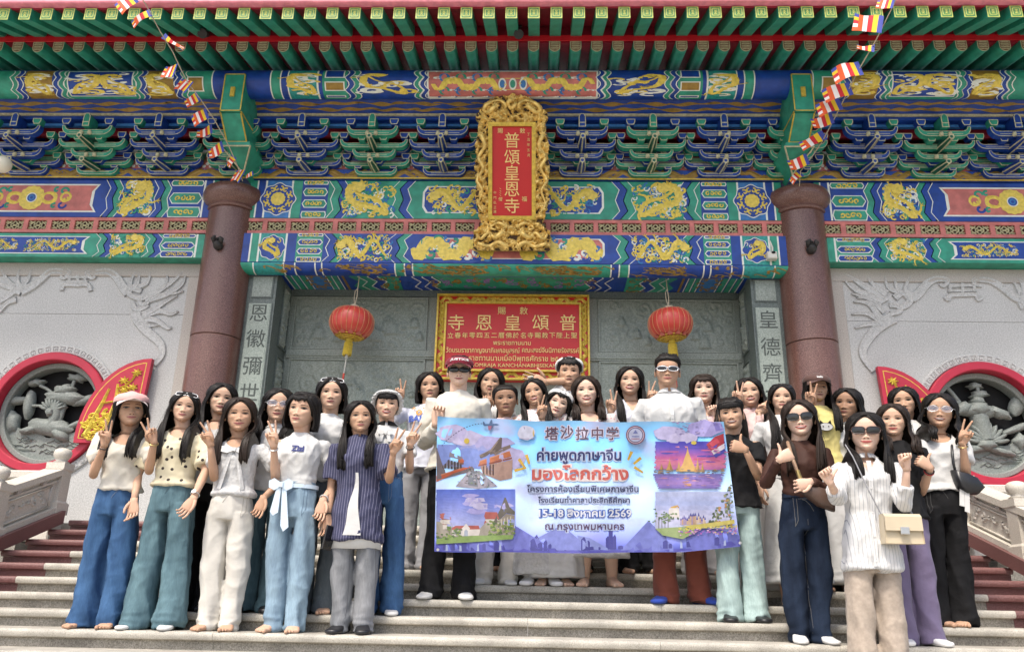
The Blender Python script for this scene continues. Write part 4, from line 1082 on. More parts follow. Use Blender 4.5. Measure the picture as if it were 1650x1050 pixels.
    def area(p): return sum(p[i][0]*p[(i+1)%len(p)][1]-p[(i+1)%len(p)][0]*p[i][1] for i in range(len(p)))
    if area(P)<0: P=P[::-1]
    b=MB(); b.prism(P,fn0,.06,.125,0)
    Q=inset(P,.045); b.flat(Q,fn0,.127,2); Q=inset(P,.055); b.flat(Q,fn0,.1285,1); Q=inset(P,.075); b.flat(Q,fn0,.130,0)
    sh=b.build('fan_shutter',[M_ring,M_ring,M_gold],root); 
    b=MB(); g=lambda x,z:(sg*(xa+x*1.12+.03),tipz-z*.86)
    tr=[[(.52,1.05),(.46,.8),(.40,.6),(.36,.42)],[(.34,1.1),(.32,.85),(.27,.6),(.28,.36)],[(.42,.62),(.33,.60),(.25,.58)],[(.28,.42),(.2,.38),(.14,.30),(.1,.2)],[(.2,.38),(.15,.42),(.12,.42)],[(.3,.9),(.22,.75),(.16,.66)]]
    for k,t in enumerate(tr): b.ribbon([g(*q) for q in t],[.07,.055,.045,.03] if k<2 else .022,fn0,.131,.025)
    for (x,z) in ((.10,.2),(.12,.40),(.22,.31),(.20,.44),(.24,.52),(.14,.66),(.22,.70)):
        for q in range(7): a=2*math.pi*q/7+x*9; b.ribbon([g(x,z),g(x+.055*math.cos(a),z+.055*math.sin(a))],[.035,.008],fn0,.133,.02)
    for k in range(26):
        x=.30+.24*r_.random()*(1) ; z=.72+.38*r_.random(); b.ribbon([g(*q) for q in curl_pts(x,z,.05,r_.uniform(0,6),4,8,.5)],.03,fn0,.132,.02)
    b.build('gilded_tree',M_yel,sh)
    # carved dragons and shou emblem on the upper wall
    b=MB(); r_=random.Random(9)
    px=lambda x,z: at(x,z,WY)
    def rib(pp,wd,h=.022):
        q=[(px(*t).x,px(*t).z) for t in pp]
        if sg>0: pass
        m_=[]
        # resample smoothly (Catmull-Rom)
        ext=[q[0]]+q+[q[-1]]
        for i in range(1,len(ext)-2):
            for s in range(5):
                t=s/5; p0,p1,p2,p3=[Vector(e) for e in ext[i-1:i+3]]
                m_.append(tuple(.5*((2*p1)+(-p0+p2)*t+(2*p0-5*p1+4*p2-p3)*t*t+(-p0+3*p1-3*p2+p3)*t**3)))
        m_.append(q[-1]); N_=len(m_)
        ww=[wd]*N_ if not isinstance(wd,tuple) else [wd[0]+(wd[1]-wd[0])*i/(N_-1) for i in range(N_)]
        b.band(m_,ww,fn0,.0,h)
    if sg<0:
        Z=lambda x,y:(x/4.772,420+y/4.772)
        C=[([(1190,800),(1250,720),(1230,630),(1130,540),(1060,450),(1050,390)],(.05,.10)),([(740,92),(830,85),(900,130),(960,220),(990,250)],(.05,.09)),([(490,88),(400,85),(330,140),(250,200),(170,240)],(.05,.09)),
           ([(1090,240),(1020,220),(1000,260),(1060,290),(1110,290),(1140,260)],.05),([(1020,330),(1050,375),(1110,365),(1140,340)],.05),([(1070,300),(1100,340),(1150,320)],.04),
           ([(1000,230),(1010,160),(1050,90)],(.06,.01)),([(1010,220),(1060,180),(1080,100)],(.06,.01)),([(1030,210),(1130,180),(1165,90)],(.06,.01)),([(1120,300),(1200,270),(1280,180),(1290,110)],(.06,.01)),
           ([(1150,270),(1250,220),(1350,150),(1410,90)],(.07,.01)),([(1150,300),(1290,260),(1400,190),(1430,120)],(.07,.01)),([(1280,240),(1340,255),(1415,235)],(.05,.01)),
           ([(1100,420),(1200,370),(1280,320),(1370,270)],(.07,.01)),([(1100,430),(1230,390),(1320,415),(1375,390)],(.07,.01)),([(1080,450),(1200,460),(1290,520),(1325,515)],(.07,.01)),([(1080,460),(1150,500),(1230,495)],(.06,.01)),
           ([(170,240),(120,235),(60,280),(0,320)],(.08,.05)),([(160,210),(140,150),(160,70)],(.06,.01)),([(170,215),(220,150),(255,70)],(.06,.01)),([(120,210),(60,150),(20,70)],(.06,.01)),([(130,300),(60,330),(0,400)],(.06,.03)),([(100,210),(50,200),(0,180)],(.06,.03))]
        E_=[([(480,230),(490,195),(540,185),(600,190),(650,185),(690,195),(700,235)],.045),([(520,130),(690,130)],.03),([(515,165),(680,165)],.03),([(540,120),(540,175)],.03),([(605,110),(605,195)],.03),([(660,120),(660,175)],.03),([(465,125),(500,140),(520,120),(545,95),(520,75)],.035),([(740,125),(710,140),(690,120),(670,100),(700,80)],.035)]
    else:
        Z=lambda x,y:(1340+x/4.774,420+y/4.774)
        C=[([(320,850),(240,740),(250,650),(330,540),(420,470),(470,440)],(.05,.11)),([(610,290),(660,260),(730,180),(800,145),(880,150)],(.09,.05)),([(1130,150),(1220,160),(1320,220),(1400,280),(1480,310)],(.05,.09)),
           ([(480,290),(540,250),(580,280),(600,310),(560,350),(500,360)],.06),([(440,345),(500,350),(520,390),(450,410)],.05),([(400,400),(350,340),(420,290)],.05),
           ([(600,270),(560,220),(600,120)],(.06,.01)),([(590,270),(500,220),(480,130)],(.06,.01)),([(580,260),(440,220),(400,120)],(.06,.01)),([(420,260),(330,200),(260,120)],(.08,.01)),([(400,280),(250,200),(170,150),(95,105)],(.09,.01)),([(380,300),(230,250),(150,210),(95,150)],(.08,.01)),
           ([(370,320),(250,280),(150,260)],(.07,.01)),([(340,340),(260,290),(190,290)],(.06,.01)),([(380,470),(300,350),(230,320),(165,320)],(.07,.01)),([(390,480),(270,410),(150,415)],(.07,.01)),([(400,485),(280,490),(175,520)],(.07,.01)),
           ([(1480,310),(1450,330),(1470,370)],(.06,.05)),([(1460,290),(1420,200),(1390,170)],(.06,.01)),([(1470,280),(1460,180),(1410,130)],(.06,.01))]
        E_=[([(870,280),(890,300),(910,270),(1000,265),(1100,265),(1120,300),(1150,285)],.045),([(890,200),(1110,190)],.03),([(890,235),(1110,230)],.03),([(905,190),(905,240)],.03),([(1000,175),(1000,265)],.03),([(1090,185),(1090,235)],.03),([(830,180),(850,200),(880,180),(890,150),(860,150)],.035),([(1150,195),(1110,190),(1080,160),(1110,140)],.035)]
    for half in (0,1):
        b=MB()
        for pp,wd in C:
            mx_=sum(t[0] for t in pp)/len(pp)
            if int((mx_>(450 if sg<0 else 1050)))==half: rib([Z(*t) for t in pp],tuple(v*1.5 for v in wd) if isinstance(wd,tuple) else wd*1.4,.026)
        b.build('carved_dragon',G_wall,root)
    b=MB()
    for pp,wd in E_: rib([Z(*t) for t in pp],wd*1.3,.026)
    b.build('carved_emblem',G_wall,root)
    if sg<0:
        b=MB(); p0=at(243,590,WY); b.tube([(p0.x-O.x,-.02,p0.z-O.z),(p0.x-O.x+.04,-.03,p0.z-O.z-.03),(p0.x-O.x+.02,-.03,p0.z-O.z-.07)],.018,6); b.build('shutter_hook',G_wall,root)
    return root
side_wall(-1); side_wall(1)

# ================================================================ DOOR RECESS: PILASTERS, CARVED WALLS
def couplet(sg,chars,side):
    root=empty('couplet_pillar',(sg*2.98,FY+.08,stepZ(TOP)),label='grey green stone pillar with carved couplet characters at the %s edge of the recess'%side,cat='pillar',group='couplet pillars')
    O=Vector(root.location); fY=FY+.02
    x0,x1=sorted((sg*2.80,sg*3.13)); zt=zlb0-.004+.14
    zt=zlb0+.10
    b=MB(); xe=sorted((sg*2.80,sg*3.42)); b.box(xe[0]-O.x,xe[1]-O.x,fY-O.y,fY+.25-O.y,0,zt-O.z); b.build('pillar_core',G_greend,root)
    fn=lambda u,v,w_:(u-O.x,fY-w_-O.y,v-O.z)
    zc=at(430,538,FY).z if False else zlb0-.34
    b=MB(); b.prism(rect(x0+.035,x1-.035,zc+.06,zt-.10),fn,0,.012,0); b.prism(rect(x0+.05,x1-.05,zc+.075,zt-.115),fn,.012,.018,1); o=b.build('carved_plaque',[G_greend,G_green],root)
    z0=stepZ(TOP)+.3
    b=MB(); b.prism(rect(x0+.02,x1-.02,z0,zc),fn,0,.010,0); b.prism(rect(x0+.032,x1-.032,z0+.012,zc-.012),fn,.010,.016,1); b.prism(rect(x0+.045,x1-.045,z0+.025,zc-.025),fn,.0161,.020,2); o=b.build('inscription_slab',[G_greend,G_greenl,G_greenl],root)
    n=len(chars); 
    pz=[at(430,p_,fY).z for p_ in ((505,546,590,632,674,718,760,802) if sg<0 else (508,551,592,634,676,718,760,802))]
    for c,z in zip(chars,pz): text(c,.235,'carved_character',mat('inscription grey',(.07,.085,.078),.7),root,fn,(x0+x1)/2,z,.0205,.003,bold=.0)
couplet(-1,'恩徽彌世華宗師表','left'); couplet(1,'皇德齊天聖壽無疆','right')
def heightfield(nu,nv,seed,figures=0,arch=False):
    """carved-scene relief heights 0..1 on a (nv+1)x(nu+1) grid"""
    rg=np.random.default_rng(seed); asp=nu/nv
    u,v=np.meshgrid(np.linspace(0,asp,nu+1),np.linspace(0,1,nv+1))
    h=np.zeros_like(u)
    for k in range(34):
        cx,cy=rg.uniform(0,asp),rg.uniform(0,1); L=rg.uniform(.08,.22); a=rg.uniform(0,6.28); q=rg.uniform(1.5,4)
        x=(u-cx); y=(v-cy); r=np.hypot(x,y)+1e-6; th=np.arctan2(y,x)
        sp=np.sin(th*1+r/L*9*q/3+a)
        h+= .28*np.exp(-(r/L)**2)*np.maximum(0,sp)
    for k in range(figures):
        cx=rg.uniform(.08,asp-.08); by=rg.uniform(.05,.55); s=rg.uniform(.16,.30)
        body=np.exp(-(((u-cx)/(.30*s+.20*s*(1-(v-by)/s)))**4))*((v>by)&(v<by+s*.75))
        head=np.exp(-(((u-cx)**2+(v-by-s*.86)**2)/(.11*s)**2)**2)
        halo=np.exp(-((np.hypot(u-cx,v-by-s*.86)-.20*s)/(.025*s+.004))**2)
        folds=.25*np.abs(np.sin((u-cx)/s*16+np.sin((v-by)/s*8)*1.5))
        h=np.maximum(h*(1-.5*body),body*(.75-folds)); h=np.maximum(h,head*1.0); h=np.maximum(h,halo*.55)
    e=np.minimum(np.minimum(u,asp-u),np.minimum(v,1-v)); return h*np.clip(e/.04,0,1)
def relief(name,m,parent,fn,u0,u1,v0,v1,nu,nv,seed,figs,amp,w0=0.0):
    H=heightfield(nu,nv,seed,figs); b=MB()
    for j in range(nv+1):
        for i in range(nu+1): b.v.append(tuple(fn(u0+(u1-u0)*i/nu,v0+(v1-v0)*j/nv,w0+amp*float(H[j,i]))))
    for j in range(nv):
        for i in range(nu):
            a=j*(nu+1)+i; b.f.append([a,a+1,a+nu+2,a+nu+1]); b.m.append(0)
    return b.build(name,m,parent,smooth=True)
rw=empty('recess_wall',(0,RY,stepZ(TOP)),label='grey green stone back wall of the recess covered with carved figure panels',cat='wall')
O=Vector(rw.location); fnb=lambda u,v,w_:(u-O.x,RY-w_-O.y,v-O.z)
b=MB(); b.box(-3.1,3.1,0,.2,-.2,ZC-O.z-.004); b.build('wall_slab',G_green,rw)
zU1=at(570,482,RY).z; zU0=at(570,561,RY).z; zL1=at(570,581,RY).z; 
b=MB(); b.box(-2.78,2.78,-.03,-.001,zU1+.03-O.z,ZC-.006-O.z); b.build('top_moulding',G_greend,rw)
b=MB(); b.box(-2.78,2.78,-.03,-.001,zL1+.025-O.z,zU0-.025-O.z); b.box(-2.78,2.78,-.045,-.03,zL1+.05-O.z,zL1+.065-O.z); b.build('mid_moulding',G_green,rw)
for sg in (-1,1):
    xa_,xc2=sorted((sg*1.08,sg*2.72))
    for z0,z1,sd,nf in ((zU0,zU1,1,9),(zL1-1.05,zL1,2,16)):
        b=MB()
        for p_ in (rect(xa_-.02,xc2+.02,z0-.02,z0),rect(xa_-.02,xc2+.02,z1,z1+.02),rect(xa_-.02,xa_,z0,z1),rect(xc2,xc2+.02,z0,z1)): b.prism(p_,fnb,0,.025)
        b.build('panel_frame',G_green,rw)
        relief('carved_panel',G_green,rw,fnb,xa_+.001,xc2-.001,z0+.001,z1-.001,150,int(150*(z1-z0)/(xc2-xa_)),sd+sg*7+20,nf,.055,.004)
    # side wall of the recess
    sw=empty('recess_side_wall',(sg*2.81,FY+.27,stepZ(TOP)),label='carved green stone side wall inside the recess on the %s'%('left' if sg<0 else 'right'),cat='wall',group='recess side walls')
    O2=Vector(sw.location); y0,y1=FY+.27,RY-.005
    fns=(lambda u,v,w_,sg=sg,O2=O2:(sg*(2.81-w_)-O2.x,u-O2.y,v-O2.z))
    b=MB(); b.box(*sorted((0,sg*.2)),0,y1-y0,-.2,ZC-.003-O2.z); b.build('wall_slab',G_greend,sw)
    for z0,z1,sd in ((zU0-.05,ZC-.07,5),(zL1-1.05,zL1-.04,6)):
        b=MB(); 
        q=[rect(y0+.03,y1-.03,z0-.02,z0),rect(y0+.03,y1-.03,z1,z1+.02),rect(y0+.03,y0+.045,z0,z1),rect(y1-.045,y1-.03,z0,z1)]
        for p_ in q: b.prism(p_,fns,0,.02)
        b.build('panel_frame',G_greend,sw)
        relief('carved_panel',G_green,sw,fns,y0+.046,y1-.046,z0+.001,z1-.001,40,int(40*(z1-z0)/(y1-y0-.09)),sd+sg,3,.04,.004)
# ================================================================ GILDED NAME PLAQUE
pb=at(825,412,8.74); ptp=at(825,158,8.16); PV=(ptp-pb); PH=PV.length; PV=PV/PH; PU=Vector((1,0,0)); PN=PU.cross(PV)*1.0
if PN.y>0: PN=-PN
plq=empty('name_plaque',tuple(pb),label='tall red name plaque in a carved gold dragon frame hanging above the doorway',cat='plaque')
PK_=PH/(412-158)                                     # metres per photo pixel up the board
def pf(u,v,w_): return tuple(PU*u+PV*v+PN*w_)         # local to the plaque
def pz(zx,zy): return ((zx-330)/3.888*PK_*.97,(1042-zy)/3.888*PK_)    # coordinates measured in an enlargement
OUT=[(80,1012),(575,1012),(582,950),(575,890),(520,850),(545,800),(548,760),(572,690),(560,600),(575,500),(560,420),(572,350),(545,290),(552,235),(540,215),(562,185),(558,150),(530,128),(510,95),(455,62),(390,40),(330,28),(270,40),(205,60),(150,95),(130,128),(102,150),(94,185),(118,215),(108,235),(115,290),(92,350),(100,420),(86,500),(100,600),(90,690),(112,760),(115,800),(138,850),(85,890),(78,950)]
OUTP=[pz(*p_) for p_ in OUT]
b=MB(); b.prism(OUTP,pf,-.06,.0,0,1); o=b.build('frame_board',[mat('plaque recess shade',(.05,.025,.008),.7),M_gold],plq); clean(o.data)  # board face coloured dark to stand in for shade in the carving's voids
def inpoly(x,y,P):
    c=False; n=len(P)
    for i in range(n):
        (x1,y1),(x2,y2)=P[i],P[i-1]
        if (y1>y)!=(y2>y) and x<(x2-x1)*(y-y1)/(y2-y1)+x1: c=not c
    return c
PI=[pz(*p_) for p_ in ((178,820),(483,820),(483,212),(178,212))]
M_carve=mat('carved gilding',(.74,.52,.16),.36,metal=.4,nscale=18,namt=.3)
xs=[p_[0] for p_ in OUTP]; ys=[p_[1] for p_ in OUTP]; ux0,ux1,vy0,vy1=min(xs),max(xs),min(ys),max(ys)
H=heightfield(110,220,77,0); b=MB(); rg=np.random.default_rng(5)
nu,nv=110,220
for j in range(nv+1):
    for i in range(nu+1):
        x=ux0+(ux1-ux0)*i/nu; y=vy0+(vy1-vy0)*j/nv
        hh=float(H[j,i]); n1=noise.noise(Vector((x*16,y*16,3.1))); n2=noise.noise(Vector((x*34,y*34,9.1)))
        b.v.append(pf(x,y,-.012+.030+.075*n1+.05*n2+.03*hh))
for j in range(nv):
    for i in range(nu):
        x=ux0+(ux1-ux0)*(i+.5)/nu; y=vy0+(vy1-vy0)*(j+.5)/nv
        if inpoly(x,y,OUTP) and not (PI[0][0]<x<PI[1][0] and PI[0][1]<y<PI[2][1]):
            a=j*(nu+1)+i; b.f.append([a,a+1,a+nu+2,a+nu+1]); b.m.append(0)
b.build('carved_frame',M_carve,plq,smooth=True)
def pdr(pts,r0,r1,n=8):
    b=MB(); q=[pz(*p_) for p_ in pts]; ext=[q[0]]+q+[q[-1]]; m_=[]
    for i in range(1,len(ext)-2):
        for s in range(6):
            t=s/6; p0,p1,p2,p3=[Vector(e) for e in ext[i-1:i+3]]
            m_.append(.5*((2*p1)+(-p0+p2)*t+(2*p0-5*p1+4*p2-p3)*t*t+(-p0+3*p1-3*p2+p3)*t**3))
    N_=len(m_); b.tube([pf(p_.x,p_.y,.045+.02*math.sin(i*.5)) for i,p_ in enumerate(m_)],[(r0+(r1-r0)*i/(N_-1))*(1+.12*(i%2)) for i in range(N_)],n)
    hx,hy=m_[0].x,m_[0].y
    for k in range(7):
        a=2*math.pi*k/7; b.tube([pf(hx,hy,.06),pf(hx+r0*1.8*math.cos(a),hy+r0*1.8*math.sin(a),.06)],[r0*.8,.004],5)
    return b.build('gilded_dragon',M_carve,plq,smooth=True)
pdr([(225,110),(180,150),(150,130),(190,90),(250,75),(290,110),(270,150),(300,170)],.028,.012)
pdr([(435,110),(480,150),(510,130),(470,90),(410,75),(370,110),(390,150),(360,170)],.028,.012)
pdr([(330,70),(305,95),(330,125),(355,95),(330,75)],.026,.02)
for s_ in (-1,1):
    X_=lambda x:330+s_*x
    pdr([(X_(200),290),(X_(175),360),(X_(215),430),(X_(185),500),(X_(225),570),(X_(190),640),(X_(215),720),(X_(180),780)],.026,.010)
    pdr([(X_(60),900),(X_(110),930),(X_(150),900),(X_(200),940),(X_(230),900)],.03,.014); pdr([(X_(40),985),(X_(90),960),(X_(150),985),(X_(230),965)],.028,.02)
    pdr([(X_(40),860),(X_(90),840),(X_(140),870),(X_(100),885)],.018,.012)
b=MB(); 
xi0,xi1,yi0,yi1=PI[0][0],PI[1][0],PI[0][1],PI[2][1]
for (a,c,d,e) in ((xi0,xi1,yi0,yi0+.045),(xi0,xi1,yi1-.045,yi1),(xi0,xi0+.045,yi0+.0455,yi1-.0455),(xi1-.045,xi1,yi0+.0455,yi1-.0455)):
    b.prism(rect(a,c,d,e),pf,0,.05)
for k in range(14):
    for s_ in (0,1):
        x=xi0+(k+.5)*(xi1-xi0)/14; b.prism(rect(x-.012,x+.012,(yi0 if s_==0 else yi1-.045)+.012,(yi0 if s_==0 else yi1-.045)+.034),pf,.05,.056)
for k in range(28):
    for s_ in (0,1):
        y=yi0+.05+(k+.5)*(yi1-yi0-.1)/28; b.prism(rect((xi0 if s_==0 else xi1-.045)+.012,(xi0 if s_==0 else xi1-.045)+.034,y-.012,y+.012),pf,.05,.056)
b.build('inner_border',M_gold,plq)
b=MB(); b.prism(rect(xi0+.0455,xi1-.0455,yi0+.0455,yi1-.0455),pf,0,.02); b.build('red_panel',M_sred,plq)
M_char=mat('gilt lettering',(.78,.56,.20),.4,metal=.15,nscale=30,namt=.1)
def ptxt(c,zx,zy,size,bold=.0,m=M_char):
    x,y=pz(zx,zy); text(c,size*PK_,'letter',m,plq,pf,x,y,.0205,.006,bold=bold)
for c,zy in zip('普頌皇恩寺',(322,428,525,627,730)): ptxt(c,330,zy,26.5)
ptxt('賜',255,263,9); ptxt('敕',398,263,9)
for c,zy in zip('丁丑年五月',(285,318,350,384,416)): ptxt(c,437,zy,5.2)
for c,zy in zip('中門弘正建',(650,682,712,742,768)): ptxt(c,220,zy,5.2)
ptxt('福',410,688,9); ptxt('僧',255,690,7)
for k in range(4): ptxt('丶',255,625+14*k,6)

# ================================================================ RED TEMPLE SIGN IN THE RECESS
SY=9.50
sgn_=empty('temple_sign',tuple(at(826,611,SY)),label='wide red temple sign with gold Chinese, Thai and Latin lettering behind the group',cat='sign')
SO=Vector(sgn_.location)
def sf(u,v,w_): return (u-SO.x,SY-w_-SO.y,v-SO.z)
sx0,sx1=at(702,540,SY).x,at(950,540,SY).x; sz0_,sz1_=at(826,612,SY).z,at(826,475,SY).z
sxc=(sx0+sx1)/2
b=MB(); b.prism(rect(sx0,sx1,sz0_,sz1_),sf,-.149,-.02,0); o=b.build('backing_board',M_sred,sgn_); clean(o.data)
fw=.125
b=MB(); b.prism(rect(sx0+fw,sx1-fw,sz0_+fw,sz1_-fw),sf,-.0195,.004,0); o=b.build('red_panel',M_sred,sgn_)
b=MB()
for (a,c,d,e) in ((sx0,sx1,sz0_,sz0_+.022),(sx0,sx1,sz1_-.022,sz1_),(sx0,sx0+.022,sz0_+.0221,sz1_-.0221),(sx1-.022,sx1,sz0_+.0221,sz1_-.0221),(sx0+fw-.024,sx1-fw+.024,sz0_+fw-.024,sz0_+fw),(sx0+fw-.024,sx1-fw+.024,sz1_-fw,sz1_-fw+.024),(sx0+fw-.024,sx0+fw,sz0_+fw+.0005,sz1_-fw-.0005),(sx1-fw,sx1-fw+.024,sz0_+fw+.0005,sz1_-fw-.0005)):
    b.prism(rect(a,c,d,e),sf,-.0195,.03)
o=b.build('gilded_moulding',M_gold,sgn_); clean(o.data)
b=MB(); rot90=lambda fn: (lambda u,v,w_: fn(v,u,w_))
for rep in (0,1):
    scroll_run(b,sf,sx0+.02,sx1-.02,sz0_+.022,sz0_+fw-.022,18,-.018+.003*rep,0,rep,1.25); scroll_run(b,sf,sx0+.02,sx1-.02,sz1_-fw+.022,sz1_-.022,18+rep*2,-.018+.003*rep,0,3+rep,1.25)
    for (a,c) in ((sx0+.022,sx0+fw-.022),(sx1-fw+.022,sx1-.022)):
        scroll_run(b,lambda u,v,w_:sf(v,u,w_),sz0_+.1,sz1_-.1,a,c,10+rep,-.018+.003*rep,0,7+rep,1.25)
b.build('gilded_scroll',M_gold,sgn_,kind='stuff')
mpp=(sx1-sx0)/(950-702)
def stx(c,px,py,size,bold=0,fit=None,m=M_char):
    p_=at(px,py,SY); text(c,size*mpp,'letter' if len(c)==1 else 'inscription_line',m,sgn_,sf,p_.x,p_.z,.0045,.010,bold=bold,fit=fit*mpp if fit else None)
for c,px in zip('寺恩皇頌普',(735,780,826,871,915)): stx(c,px,520,29)
stx('賜',808.5,501,14); stx('敕',844,501,14)
n=18
for k,c in enumerate('立春年零四五二曆佛於名寺賜敕下陛上聖'): stx(c,726+k*11.7,540.5,10.5)
stx('พระราชทานนาม',825,553,10.5,.02*mpp,60)
stx('วัดบรมราชากาญจนาภิเษกอนุสรณ์',778,565,11.5,.02*mpp,118); stx('คณะสงฆ์จีนนิกายรังสรรค์',887,565,11.5,.02*mpp,91)
stx('พระราชทานนามเมื่อปีพุทธศักราช ๒๕๔๐',825,578,12.5,.02*mpp,172)
stx('WAT BOROMRAJA KANCHANABHISEKANUSORN',825,589,8.6,.0,204)

# ================================================================ LANTERNS
M_satin=mat('red lantern satin',(.50,.045,.030),.36,nscale=3,namt=.06,sheen=.15,spec=.6)
M_tas=mat('yellow tassel silk',(.52,.38,.04),.55,nscale=40,namt=.15)
M_cord=mat('pale cord',(.42,.36,.26),.7)
def lantern(px,py,pxs,side,tilt):
    Y=9.10; c=at(px,py,Y); Rl=36*( (c-CAM).dot(_F))/CF
    root=empty('paper_lantern',tuple(c),label='round red silk lantern with yellow tassel hanging %s of the red sign'%side,cat='lantern',group='red lanterns in the doorway')
    root.rotation_euler=(0,R(tilt),0)
    hz=Rl*.68; n=72; rings=[]; 
    for j in range(19):
        t=-1+2*j/18; a=t*math.pi/2*.88
        z=hz*math.sin(a)/math.sin(math.pi/2*.88); r=Rl*math.cos(a)**.62
        rings.append([((r*(1-.035*abs(math.sin(k/n*math.pi*24*0.5))**.5*0 - .028*(1-abs(math.sin(math.pi*k*24/n/2))**.35)))*math.cos(2*math.pi*k/n),(r*(1-.028*(1-abs(math.sin(math.pi*k*24/n/2))**.35)))*math.sin(2*math.pi*k/n),z) for k in range(n)])
    b=MB(); b.loft(rings); o=b.build('lantern_body',M_satin,root,smooth=True); clean(o.data)
    b=MB()
    for k in range(24):
        a=2*math.pi*k/24
        b.tube([(Rl*math.cos(q)**.62*1.0*math.cos(a),Rl*math.cos(q)**.62*math.sin(a),hz*math.sin(q)/math.sin(math.pi/2*.88)) for q in [(-1+2*j/14)*math.pi/2*.88 for j in range(15)]],.0028,4)
    b.build('seam_line',mat('seam gold',(.55,.30,.12),.5),o,kind='stuff')
    b=MB(); rb_=Rl*.62
    for q,(r0,z) in enumerate(((rb_*1.02,-hz*.93),(rb_*.8,-hz*1.02),(rb_*.58,-hz*1.07),(rb_*.34,-hz*1.10))):
        b.tube([(r0*math.cos(2*math.pi*k/28),r0*math.sin(2*math.pi*k/28),z) for k in range(29)],.0065,5)
    for k in range(20):
        a=2*math.pi*k/20; b.tube([(rb_*1.02*math.cos(a),rb_*1.02*math.sin(a),-hz*.93),(rb_*.34*math.cos(a+.25),rb_*.34*math.sin(a+.25),-hz*1.10)],.004,4)
        b.tube([(rb_*.8*math.cos(a)+.018*math.cos(e),rb_*.8*math.sin(a)+.018*math.sin(e),-hz*1.03) for e in [q*.7 for q in range(10)]],.0035,4)
    b.build('bottom_ring',M_gold,root)
    b=MB(); b.lathe([(rb_*.98,-hz*.90),(rb_*.3,-hz*1.02)],0,0,28); b.build('bottom_cap',mat('lantern inner red',(.20,.02,.015),.6),root)
    b=MB()
    for k in range(12):
        a=2*math.pi*(k+.5)/12; ca,sa=math.cos(a),math.sin(a); pts=[]
        for q in range(9):
            e=math.pi*q/8; dx=.030*math.cos(e); up=.038*math.sin(e); r=rb_*1.04+up*.8
            pts.append((r*ca-dx*sa,r*sa+dx*ca,-hz*.945+up*.75))
        b.add(pts,[tuple(range(9))]); b.add([(x*1.006,y*1.006,z-.006) for x,y,z in pts],[tuple(range(9))]) 
    b.build('petal_trim',mat('petal rose',(.50,.13,.10),.5),root,kind='stuff')
    b=MB(); b.lathe([(.001,hz+.045),(.05,hz+.04),(.055,hz+.01),(.09,hz-.02),(.06,hz-.03)],0,0,20); b.build('top_cap',M_cord,root)
    b=MB(); r_=random.Random(3)
    tz=-hz*1.10; 
    b.lathe([(.001,tz),(.040,tz-.005),(.042,tz-.03),(.036,tz-.04),(.044,tz-.05),(.042,tz-.19),(.02,tz-.192)],0,0,22)
    for k in range(40):
        a=2*math.pi*k/40; r=.042+.006*r_.random(); b.tube([(r*math.cos(a),r*math.sin(a),tz-.05),((r+.004)*math.cos(a),(r+.004)*math.sin(a),tz-.19-.025*r_.random())],.0045,4)
    b.build('tassel',M_tas,root)
    b=MB(); b.tube([(0,0,tz-.18),(0,.0,tz-.24)],.02,8); b.tube([(0,0,tz-.24),(0,0,tz-.42)],.008,6)
    for k in range(4): b.lathe([(.001,tz-.26-.04*k),(.014,tz-.268-.04*k),(.001,tz-.276-.04*k)],0,0,8)
    b.build('tassel_cord',mat('silver cord',(.45,.45,.42),.5),root)
    b=MB(); b.tube([(0,0,tz-.42),(0,0,tz-.56)],.012,6); b.build('tassel_end',mat('tassel red',(.45,.05,.03),.5),root)
    top=3.80-.02; zt_=(at(pxs,447,9.08).z)
    b=MB(); L=zt_-c.z
    b.tube([(0,0,hz+.03),(.012,0,hz+.15),(.006,0,L*.75),(math.tan(R(tilt))*-.0,0,L+.06)],.006,5); b.tube([(0,0,hz+.04),(-.02,0,hz+.12),(-.02,0,hz+.22),(.006,0,hz+.26)],.005,5)
    b.build('hanging_cord',M_cord,root)
lantern(567,520,573,'left',4); lantern(1080,522,1075,'right',-3)

# ================================================================ FLAG GARLANDS
SC=dict(b=mat('flag blue',(.05,.07,.36),.7),y=mat('flag yellow',(.80,.52,.02),.7),r=mat('flag red',(.55,.02,.03),.7),w=mat('flag white',(.80,.76,.74),.7),o=mat('flag orange',(.70,.10,.02),.7))
FM=[SC[k] for k in 'byrwo']
def flag(root,px,py,wpx,hpx,ang,Y,seed,twist=0.0):
    """six-stripe flag: the hoist (blue) lies along the string on the right, the fly end to the left"""
    r=random.Random(seed); c=at(px,py,Y); k=((c-CAM).dot(_F))/CF
    W_,H_=wpx*k,hpx*k; nu,nv=18,10; b=MB(); ca,sa=math.cos(ang),math.sin(ang); ph=r.uniform(0,6); am=.022+.018*r.random()
    for side_ in (0,1):
        o=len(b.v)
        for j in range(nv+1):
            for i in range(nu+1):
                u=(.5-i/nu)*W_; v=(j/nv-.5)*H_
                y=am*math.sin(u*16+ph+v*6)*(i/nu)+side_*.0025+.05*(i/nu)*r.uniform(.98,1)*(.5)
                v2=v*(1-twist*abs(math.sin(i/nu*2.4)))-.10*H_*(i/nu)**2+.05*H_*math.sin(i/nu*5+ph)
                b.v.append((u*ca-v2*sa,y+v*.15*twist,u*sa+v2*ca))
        for j in range(nv):
            for i in range(nu):
                st=i//3; m_=st if st<5 else [0,1,2,3,4][4-min(4,j*5//nv)]
                a=o+j*(nu+1)+i; f=[a+1,a,a+nu+1,a+nu+2]
                b.f.append(f if side_==0 else f[::-1]); b.m.append(m_)
    o=b.build('flag',FM,root,smooth=True); o.location=c-Vector(root.location); return o
